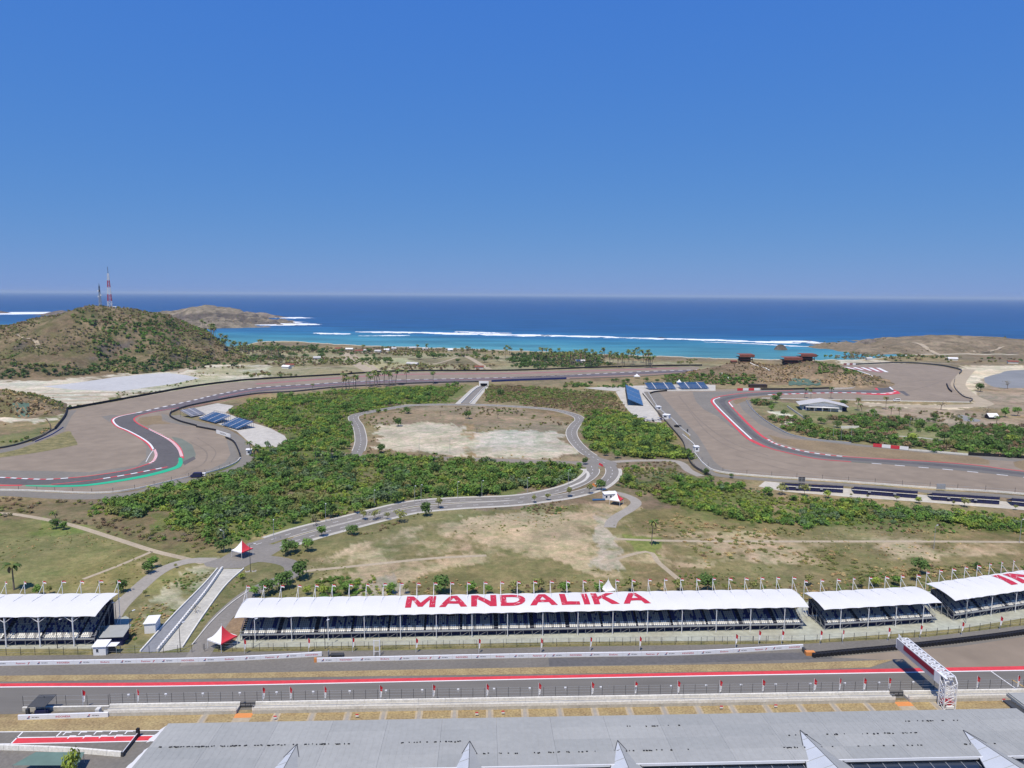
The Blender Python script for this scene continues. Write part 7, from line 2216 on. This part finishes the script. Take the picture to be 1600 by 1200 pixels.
# tunnel under the far bend
tp = G(755.5, 603)
tn = thing('tunnel_portal', 'white concrete tunnel portal under the far bend with a dark mouth', 'tunnel', G(750, 604), 0)
w = (G(762, 604)-G(750, 604)).length
MB().box(-1, w+1, 0, 1.0, 3.4, 5.6).build('portal_beam', M['white'], tn)
MB().box(-1, .4, 0, 1.0, 0, 3.398).build('portal_side', M['conc_white'], tn); MB().box(w-.4, w+1, 0, 1.0, 0, 3.398).build('portal_side', M['conc_white'], tn)
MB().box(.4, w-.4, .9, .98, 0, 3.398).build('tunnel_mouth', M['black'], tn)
band('tunnel_road', [(752, 604), (742, 609), (720, 630.5)], [(760.5, 604), (754, 609), (734, 630.5)], M['road'], .04, 30)
band('tunnel_apron', [(746, 602), (735, 609), (711, 631)], [(751.8, 604), (741.6, 609), (719.6, 630.8)], M['concrete'], .03, 30)
band('tunnel_apron', [(760.8, 604), (754.3, 609), (734.3, 630.8)], [(764, 604), (759, 609), (742, 631)], M['concrete'], .03, 30)
for px, l in (([(752, 604), (742, 609), (720, 630.5)], 'left white side wall of the tunnel road'), ([(760.5, 604), (754, 609), (734, 630.5)], 'right white side wall of the tunnel road')):
    P = cr(GP(px), step=4)
    o = thing('side_wall', l, 'wall', P[0])
    MB().wall([p-P[0] for p in P], .9, .5).build('wall_base', M['conc_white'], o)

# ================================================================== HOUSES
def gable(o, L, Wd, h, hp, wall, roof, over=.6):
    MB().box(0, L, 0, Wd, 0, h).build('wall', M[wall], o)
    v = [(-over, -over, h+.01), (L+over, -over, h+.01), (L+over, Wd/2, hp), (-over, Wd/2, hp), (-over, Wd+over, h+.01), (L+over, Wd+over, h+.01)]
    v2 = [(x, y, z+.18) for x, y, z in v]
    n = 6
    MB().add(v+v2, [(0, 3, 2, 1), (3, 4, 5, 2), (n, n+1, n+2, n+3), (n+3, n+2, n+5, n+4), (0, 1, n+1, n), (4, n+4, n+5, 5), (0, n, n+3, 3), (3, n+3, n+4, 4), (1, 2, n+2, n+1), (2, 5, n+5, n+2)]).build('roof', M[roof], o)
    MB().add([(0, 0, h), (0, Wd, h), (0, Wd/2, hp-.15)], [(0, 2, 1)]).add([(L, 0, h), (L, Wd, h), (L, Wd/2, hp-.15)], [(0, 1, 2)]).build('gable', M[wall], o)
M['pale_roof'] = mat('pale_grey_sheet_roof', (.52, .50, .47), .6, .05, .1, scale2=.6)
o = thing('white_house', 'white pavilion with a wide pale pitched roof in the infield garden', 'house', G(1252, 641), rad(-14))
w_ = (G(1292, 636)-G(1252, 641)).length
MB().box(1, w_-3, 1, 17, 0, 4.6).build('wall', M['wall_cream'], o)
rv = [(-2, -2, 4.4), (w_*.52, 9, 8.6), (w_*.55, 19.5, 8.6), (-2.0, 19.5, 4.8)]
MB().add([(-2, -1, 4.4), (w_*.50, -1, 8.2), (w_*.50, 20, 8.2), (-2, 20, 4.4), (-2, -1, 4.6), (w_*.50, -1, 8.4), (w_*.50, 20, 8.4), (-2, 20, 4.6)], [(3, 2, 1, 0), (4, 5, 6, 7), (0, 1, 5, 4), (2, 3, 7, 6), (3, 0, 4, 7)]).build('roof', M['pale_roof'], o)
MB().add([(w_*.50, -1, 8.2), (w_+2, -1, 4.2), (w_+2, 20, 4.2), (w_*.50, 20, 8.2), (w_*.50, -1, 8.4), (w_+2, -1, 4.4), (w_+2, 20, 4.4), (w_*.50, 20, 8.4)], [(3, 2, 1, 0), (4, 5, 6, 7), (0, 1, 5, 4), (2, 3, 7, 6), (1, 2, 6, 5)]).build('roof', M['pale_roof'], o)
MB().add([(1, .9, 4.59), (w_-3, .9, 4.59), (w_*.5, .9, 7.9)], [(0, 1, 2)]).build('gable', M['white'], o)
for k in range(4): MB().box(2+k*5.2, 5.4+k*5.2, .9, .99, .6, 3.4).build('window', M['glass' if k % 2 else 'print_blue'], o)
MB().box(3, w_-6, -3.4, .85, 3.3, 3.5).build('veranda_roof', M['white'], o)
for k in range(5): MB().box(3.1+k*(w_-9.4)/4, 3.3+k*(w_-9.4)/4, -3.3, -3.1, 0, 3.3).build('veranda_post', M['white_steel'], o)
o = cabin('garden_hut', 'small flat-roofed hut with pale roof right of the white pavilion', G(1309, 642), 0, 7.5, 5, 3.0, wall='navy', roof='pale_roof', pitch=.2, over=.6)
o = thing('pond_hut', 'thatched white-edged hut by the pond on the mud flat', 'hut', G(1546, 655), 0)
gable(o, 7, 6, 1.6, 4.2, 'wood_dark', 'white')
o = thing('garden_wall', 'brown garden wall slanting in front of the white pavilion', 'wall', G(1230, 636))
MB().wall([p-G(1230, 636) for p in cr(GP([(1230, 636), (1250, 650), (1271, 664)]), step=4)], 1.5, .4).build('wall_base', M['concrete'], o)
o = thing('garden_wall', 'low white wall among the garden trees', 'wall', G(1314, 669.5))
MB().wall([p-G(1314, 669.5) for p in cr(GP([(1314, 669.5), (1342, 669.5)]), step=4)], 1.9, .4).build('wall_base', M['conc_white'], o)
for px, w in (([(1320, 679), (1360, 681), (1400, 682.5)], 2.6), ([(1360, 668), (1380, 664), (1396, 659)], 2.0), ([(1400, 681), (1440, 684), (1470, 688)], 2.5)):
    ribbon('footpath', px, w, M['concrete'], .03)
# restaurants on the hill
def hill_house(label, px, py, dist, L, Wd, storeys, rz=0):
    p = GD(px, py, dist)
    z = hill_z(p.x, p.y)
    o = thing('hill_restaurant', label, 'restaurant', (p.x, p.y, z-.6), rz)
    zz = 0
    for s in range(storeys):
        MB().box(0, L, 0, Wd, zz, zz+.5).build('floor_slab', M['wood_dark'], o)
        for k in range(7):
            x = .4+(L-.8)*k/6
            MB().box(x-.2, x+.2, .2, .6, zz+.501, zz+3.4).build('post', M['wood_dark'], o)
        MB().box(1, L-1, Wd*.45, Wd*.95, zz+.501, zz+3.4).build('wall', M['wood_dark'], o)
        MB().box(.2, L-.2, .05, .15, zz+.501, zz+1.5).build('railing', M['wood_red'], o)
        zz += 3.4
    ov = 1.6
    MB().box(-ov, L+ov, -ov, Wd+ov, zz+.002, zz+.5).build('roof_slab', M['wood_dark'], o)
    MB().box(-ov+.2, L+ov-.2, -ov+.15, -ov+.5, zz+.501, zz+3.2).build('roof', M['wood_red'], o)
    MB().add([(-ov+.2, -ov+.5, zz+3.2), (L+ov-.2, -ov+.5, zz+3.2), (L+ov-.2, Wd+ov, zz+3.6), (-ov+.2, Wd+ov, zz+3.6)], [(0, 1, 2, 3)]).build('roof', M['wood_red'], o)
    return o
hill_house('dark red-roofed hill restaurant standing alone on the left of the hill', 1156.5, 566, 838, 15, 11, 2)
hill_house('wide dark hill restaurant, middle one of the three, with red roof edge', 1226, 567, 830, 19, 11, 2)
hill_house('dark hill restaurant at the right, with paler roof edge', 1252, 566.5, 842, 16, 10, 2)
cabin('red_hut', 'small red-roofed hut left of the lone hill restaurant', (lambda p: (p.x, p.y, hill_z(p.x, p.y)))(GD(1143, 563, 842)), 0, 7, 5, 2.6, wall='wood_dark', roof='wood_red', pitch=.8, cat='hut')
cabin('roadside_shelter', 'long dark shelter beside the small billboard under the hill', G(1172, 606), 0, 18, 6, 3.0, wall='wood_dark', roof='wood_dark', pitch=.3, cat='shelter')
# stairs down the slope
for px, l in (([(1172, 567), (1180, 571), (1196, 575), (1202, 579)], 'pale zigzag stair path on the front of the restaurant hill'), ([(1128, 583), (1136, 589), (1142, 594)], 'pale stair path right of the signboard on the slope')):
    mb = MB()
    pts = []
    for x, y in px:
        d = (G(x, y)-Vector((0, 0, CAM_Z))).normalized()
        best = None
        for q in np.linspace(720, 860, 300):
            pt = Vector((0, 0, CAM_Z))+d*(q/d.y)
            if pt.z < hill_z(pt.x, pt.y)+.3:
                best = pt; break
        if best is not None: pts.append(best)
    if len(pts) > 1:
        o = thing('stair_path', l, 'path', pts[0])
        for a, b in zip(pts, pts[1:]): mb.bar(a-pts[0]+Vector((0, 0, .3)), b-pts[0]+Vector((0, 0, .3)), 1.6, .3)
        mb.build('stair_flight', M['conc_white'], o)
# huts on the shore plain
sh = [(490, 562), (440, 576), (447, 574), (635, 571), (642, 571.5), (700, 549), (555, 551), (568, 550), (585, 551), (600, 549), (742, 577), (900, 567), (1355, 563), (1482, 563), (1575, 568), (640, 546), (660, 547), (540, 548), (523, 547), (612, 547)]
for i, (x, y) in enumerate(sh):
    o = thing('beach_hut', 'small pale-roofed hut on the plain by the shore', 'hut', G(x, y), random.Random(i).uniform(-.5, .5), 'huts scattered along the shore')
    gable(o, random.Random(i+9).uniform(7, 13), 6.5, 2.6, 4.4, 'wall_cream', ['pale_roof', 'white', 'wood_red', 'pale_roof'][i % 4], .5)
# netting on the cut slopes
def net(label, pts, hname):
    V, Fs = [], []
    n = len(pts[0])
    for row in pts:
        for p in row: V.append(p)
    for i in range(len(pts)-1):
        for k in range(n-1): Fs.append((i*n+k, i*n+k+1, (i+1)*n+k+1, (i+1)*n+k))
    o = mesh_np('slope_netting', V, Fs, M['net_green'])
    tag(o, label, 'netting')
def drape(px0, px1, py0, py1, d0, d1, nx, ny, lift=.35):
    rows = []
    for j in range(ny+1):
        row = []
        for i in range(nx+1):
            x, y = px0+(px1-px0)*i/nx, py0+(py1-py0)*j/ny+.8*math.sin(i*1.7)
            d = (G(x, y)-Vector((0, 0, CAM_Z))).normalized()
            pt = None
            for q in np.linspace(d0, d1, 260):
                c = Vector((0, 0, CAM_Z))+d*(q/d.y)
                if c.z < hill_z(c.x, c.y)+.05: pt = c; break
            if pt is None: pt = G(x, y)
            row.append((pt.x, pt.y-.2, pt.z+lift))
        rows.append(row)
    return rows
net('green netting on the lower face of the restaurant hill', drape(1232, 1284, 592, 602, 720, 860, 14, 6), 'restaurant_hill')
net('dark green netting on the right face of the roadside hill', drape(20, 46, 630, 652, 470, 600, 10, 7), 'roadside_hill')

def drape_road(name, px, w, d0, d1, m):
    pts = []
    for p in cr([Vector((x, y, 0)) for x, y in px], n=36):
        d = (G(p.x, p.y)-Vector((0, 0, CAM_Z))).normalized()
        for q in np.linspace(d0, d1, 500):
            c = Vector((0, 0, CAM_Z))+d*(q/d.y)
            if c.z < hill_z(c.x, c.y)+.05:
                pts.append(c); break
    if len(pts) < 3: return
    A, B = offs(pts, w/2), offs(pts, -w/2)
    n = len(pts)
    V = [(p.x, p.y, max(p.z, hill_z(p.x, p.y))+.5) for p in A+B]
    Fs = [(i, n+i, n+i+1, i+1) for i in range(n-1)]
    struct(mesh_np(name, V, Fs, m))
drape_road('dirt_road', [(1428, 536), (1440, 539), (1452, 547), (1466, 554), (1484, 560)], 9, 1060, 1420, M['path_dirt'])
drape_road('dirt_road', [(1500, 549), (1540, 550), (1556, 547), (1568, 541)], 5, 1060, 1420, M['path_dirt'])
drape_road('dirt_road', [(26, 522), (36, 528), (50, 531), (58, 537), (60, 544)], 5, 760, 1000, M['path_dirt'])
# ================================================================== RADIO MASTS ON THE HILL
def radio_mast(label, px, py_base, dist, h, w, bands, ant, top=0):
    p = GD(px, py_base, dist)
    z = hill_z(p.x, p.y)
    o = thing('radio_mast', label, 'radio mast', (p.x, p.y, z-1), .3)
    n = len(bands)
    for b, c in enumerate(bands):
        mb = MB()
        z0, z1 = h*b/n, h*(b+1)/n
        wa, wb = w*(1-.72*b/n), w*(1-.72*(b+1)/n)
        cs = [(-1, -1), (1, -1), (1, 1), (-1, 1)]
        for k in range(4):
            a, q = cs[k], cs[(k+1) % 4]
            mb.bar((a[0]*wa/2, a[1]*wa/2, z0), (a[0]*wb/2, a[1]*wb/2, z1), .32)
            lattice(mb, (a[0]*wa/2, a[1]*wa/2, z0), (a[0]*wb/2, a[1]*wb/2, z1), (q[0]*wa/2, q[1]*wa/2, z0), (q[0]*wb/2, q[1]*wb/2, z1), 2, .2)
        mb.build('lattice_section', M[c], o)
    for (zz, x, y) in ant:
        MB().tube([(x, y, zz), (x, y-.5, zz)], .9, 10).build('dish', M['white_steel'], o)
        MB().bar((x, y, zz), (0, 0, zz), .14).build('dish_arm', M['steel'], o)
    if top: MB().bar((0, 0, h), (0, 0, h+top), .5).build('aerial', M['dark'], o)
    return o
radio_mast('tall red and white lattice radio mast on the hill top', 172, 479, 1002, 48, 5.6, ['white', 'flag_red', 'white', 'flag_red', 'white'], [(6, 2.4, -1), (8, -2.4, -1), (14, 1.8, -1)], 9)
radio_mast('short grey lattice radio mast left of the tall one on the hill', 157, 481, 996, 29, 3.0, ['steel', 'steel', 'dark'], [(14, -1.6, -1), (22, -1.4, -1), (16, 1.5, -1)], 3)
cabin('mast_cabin', 'small white cabin at the foot of the tall radio mast', (lambda p: (p.x, p.y, hill_z(p.x, p.y)-.3))(GD(176, 479, 996)), 0, 4, 3, 3)

# ================================================================== PIT LANE DETAILS
o = thing('concrete_barrier', 'pale concrete block barrier beside the pit lane at lower left', 'barrier', G(-40, 1170))
P = cr(GP([(-40, 1171.5), (28, 1172.5), (110, 1176), (191, 1182.5)]), step=3.1)
for i in range(len(P)-1):
    d = P[i+1]-P[i]
    b = MB()
    L = d.length-.05
    b.add([(0, -.4, 0), (L, -.4, 0), (L, .4, 0), (0, .4, 0), (0, -.22, .95), (L, -.22, .95), (L, .22, .95), (0, .22, .95)], [(0, 1, 5, 4), (1, 2, 6, 5), (2, 3, 7, 6), (3, 0, 4, 7), (4, 5, 6, 7)])
    c = b.build('concrete_block', M['conc_white'], o)
    c.location = P[i]-P[0]; c.rotation_euler = (0, 0, math.atan2(d.y, d.x))
a, b = G(192, 1182), G(216, 1151)
o = thing('barrier_arm', 'slanting dark boom barrier across the pit lane at lower left', 'boom barrier', a, math.atan2((b-a).y, (b-a).x))
L = (b-a).length
MB().bar((0, 0, .95), (L, 0, .95), .12).build('boom', M['white_steel'], o); MB().box(0, L, -.06, .06, .05, .8).build('dark_panel', M['dark'], o)
MB().box(L-.3, L+.3, -.3, .3, 0, 1.9).build('boom_post', M['black'], o); MB().box(-.2, .2, -.2, .2, 0, 1.0).build('boom_rest', M['dark'], o)
o = thing('net_canopy', 'low green shade net at the bottom left corner', 'shade net', G(20, 1212))
MB().add([(0, 0, 2.2), (13, 0, 2.3), (12, 4, 2.35), (2, 4, 2.3)], [(0, 1, 2, 3)]).build('net_sheet', mat('green_shade_net', (.13, .20, .17), .9, .1, .4), o)
for x, y in ((.1, .1), (12.8, .1), (11.8, 3.9), (2.1, 3.9)): MB().box(x-.04, x+.04, y-.04, y+.04, 0, 2.2).build('post', M['steel'], o)
tree(G(116, 1222), 'yellow', .85, 'leafy bright green tree at the bottom edge beside the pit building', sz=2.4)
for i, (x, y) in enumerate([(430, 1125), (558, 1122), (745, 1119), (786, 1117), (1127, 1109), (1212, 1107), (1568, 1098)]):
    o = thing('marker_sign', f'small red and white marker sign, {ordw(i)} from the left behind pit wall', 'sign', G(x, y), 0, 'marker signs behind the pit wall')
    MB().box(-.35, .35, -.04, .04, .35, .75).build('sign_plate', M['white'], o); MB().box(-.35, .35, -.05, .05, .751, 1.0).build('sign_top', M['red'], o); MB().box(-.03, .03, .05, .1, 0, .9).build('post', M['dark'], o)
# small floodlights and loudspeakers on the fence of the pit wall
for k in range(0, 24):
    s = pw_s0+4+k*8.4
    if s > 236: break
    o = thing('fence_lamp', f'small white lamp on the catch fence, {ordw(k)} from the left', 'lamp', SW(s, pwn0+.05, 1.2), SROT, 'lamps on the catch fence')
    MB().bar((0, 0, 1.5), (0, .35, 1.95), .06).build('lamp_arm', M['steel'], o); MB().box(-.25, .25, .25, .55, 1.85, 2.15).build('lamp_head', M['white_steel'], o)
# start of the scaffold frame by the advertising wall, goal-like frames
o = thing('metal_frame', 'pale scaffold frame standing on the lane behind the advertising wall', 'frame', G(584, 1026.5), SROT)
for x in (0, 1.5):
    for y in (0, 1.0): MB().box(x-.06, x+.06, y-.06, y+.06, 0, 4.6).build('upright', M['white_steel'], o)
for z in (1.5, 3.0, 4.5): MB().box(-.06, 1.56, -.04, .04, z, z+.08).build('cross_bar', M['white_steel'], o)
o = thing('road_trailer', 'dark low trailer with a frame on the lane by the wall opening', 'trailer', G(516, 1027.5), SROT)
MB().box(0, 3.4, 0, 1.2, .4, .75).build('trailer_bed', M['dark'], o); MB().box(-.6, -.5, 0, 1.2, 0, 1.6).build('trailer_frame', M['steel'], o)
for x in (.8, 2.6): MB().tube([(x, -.1, .3), (x, .1, .3)], .3, 8).build('wheel', M['black'], o)
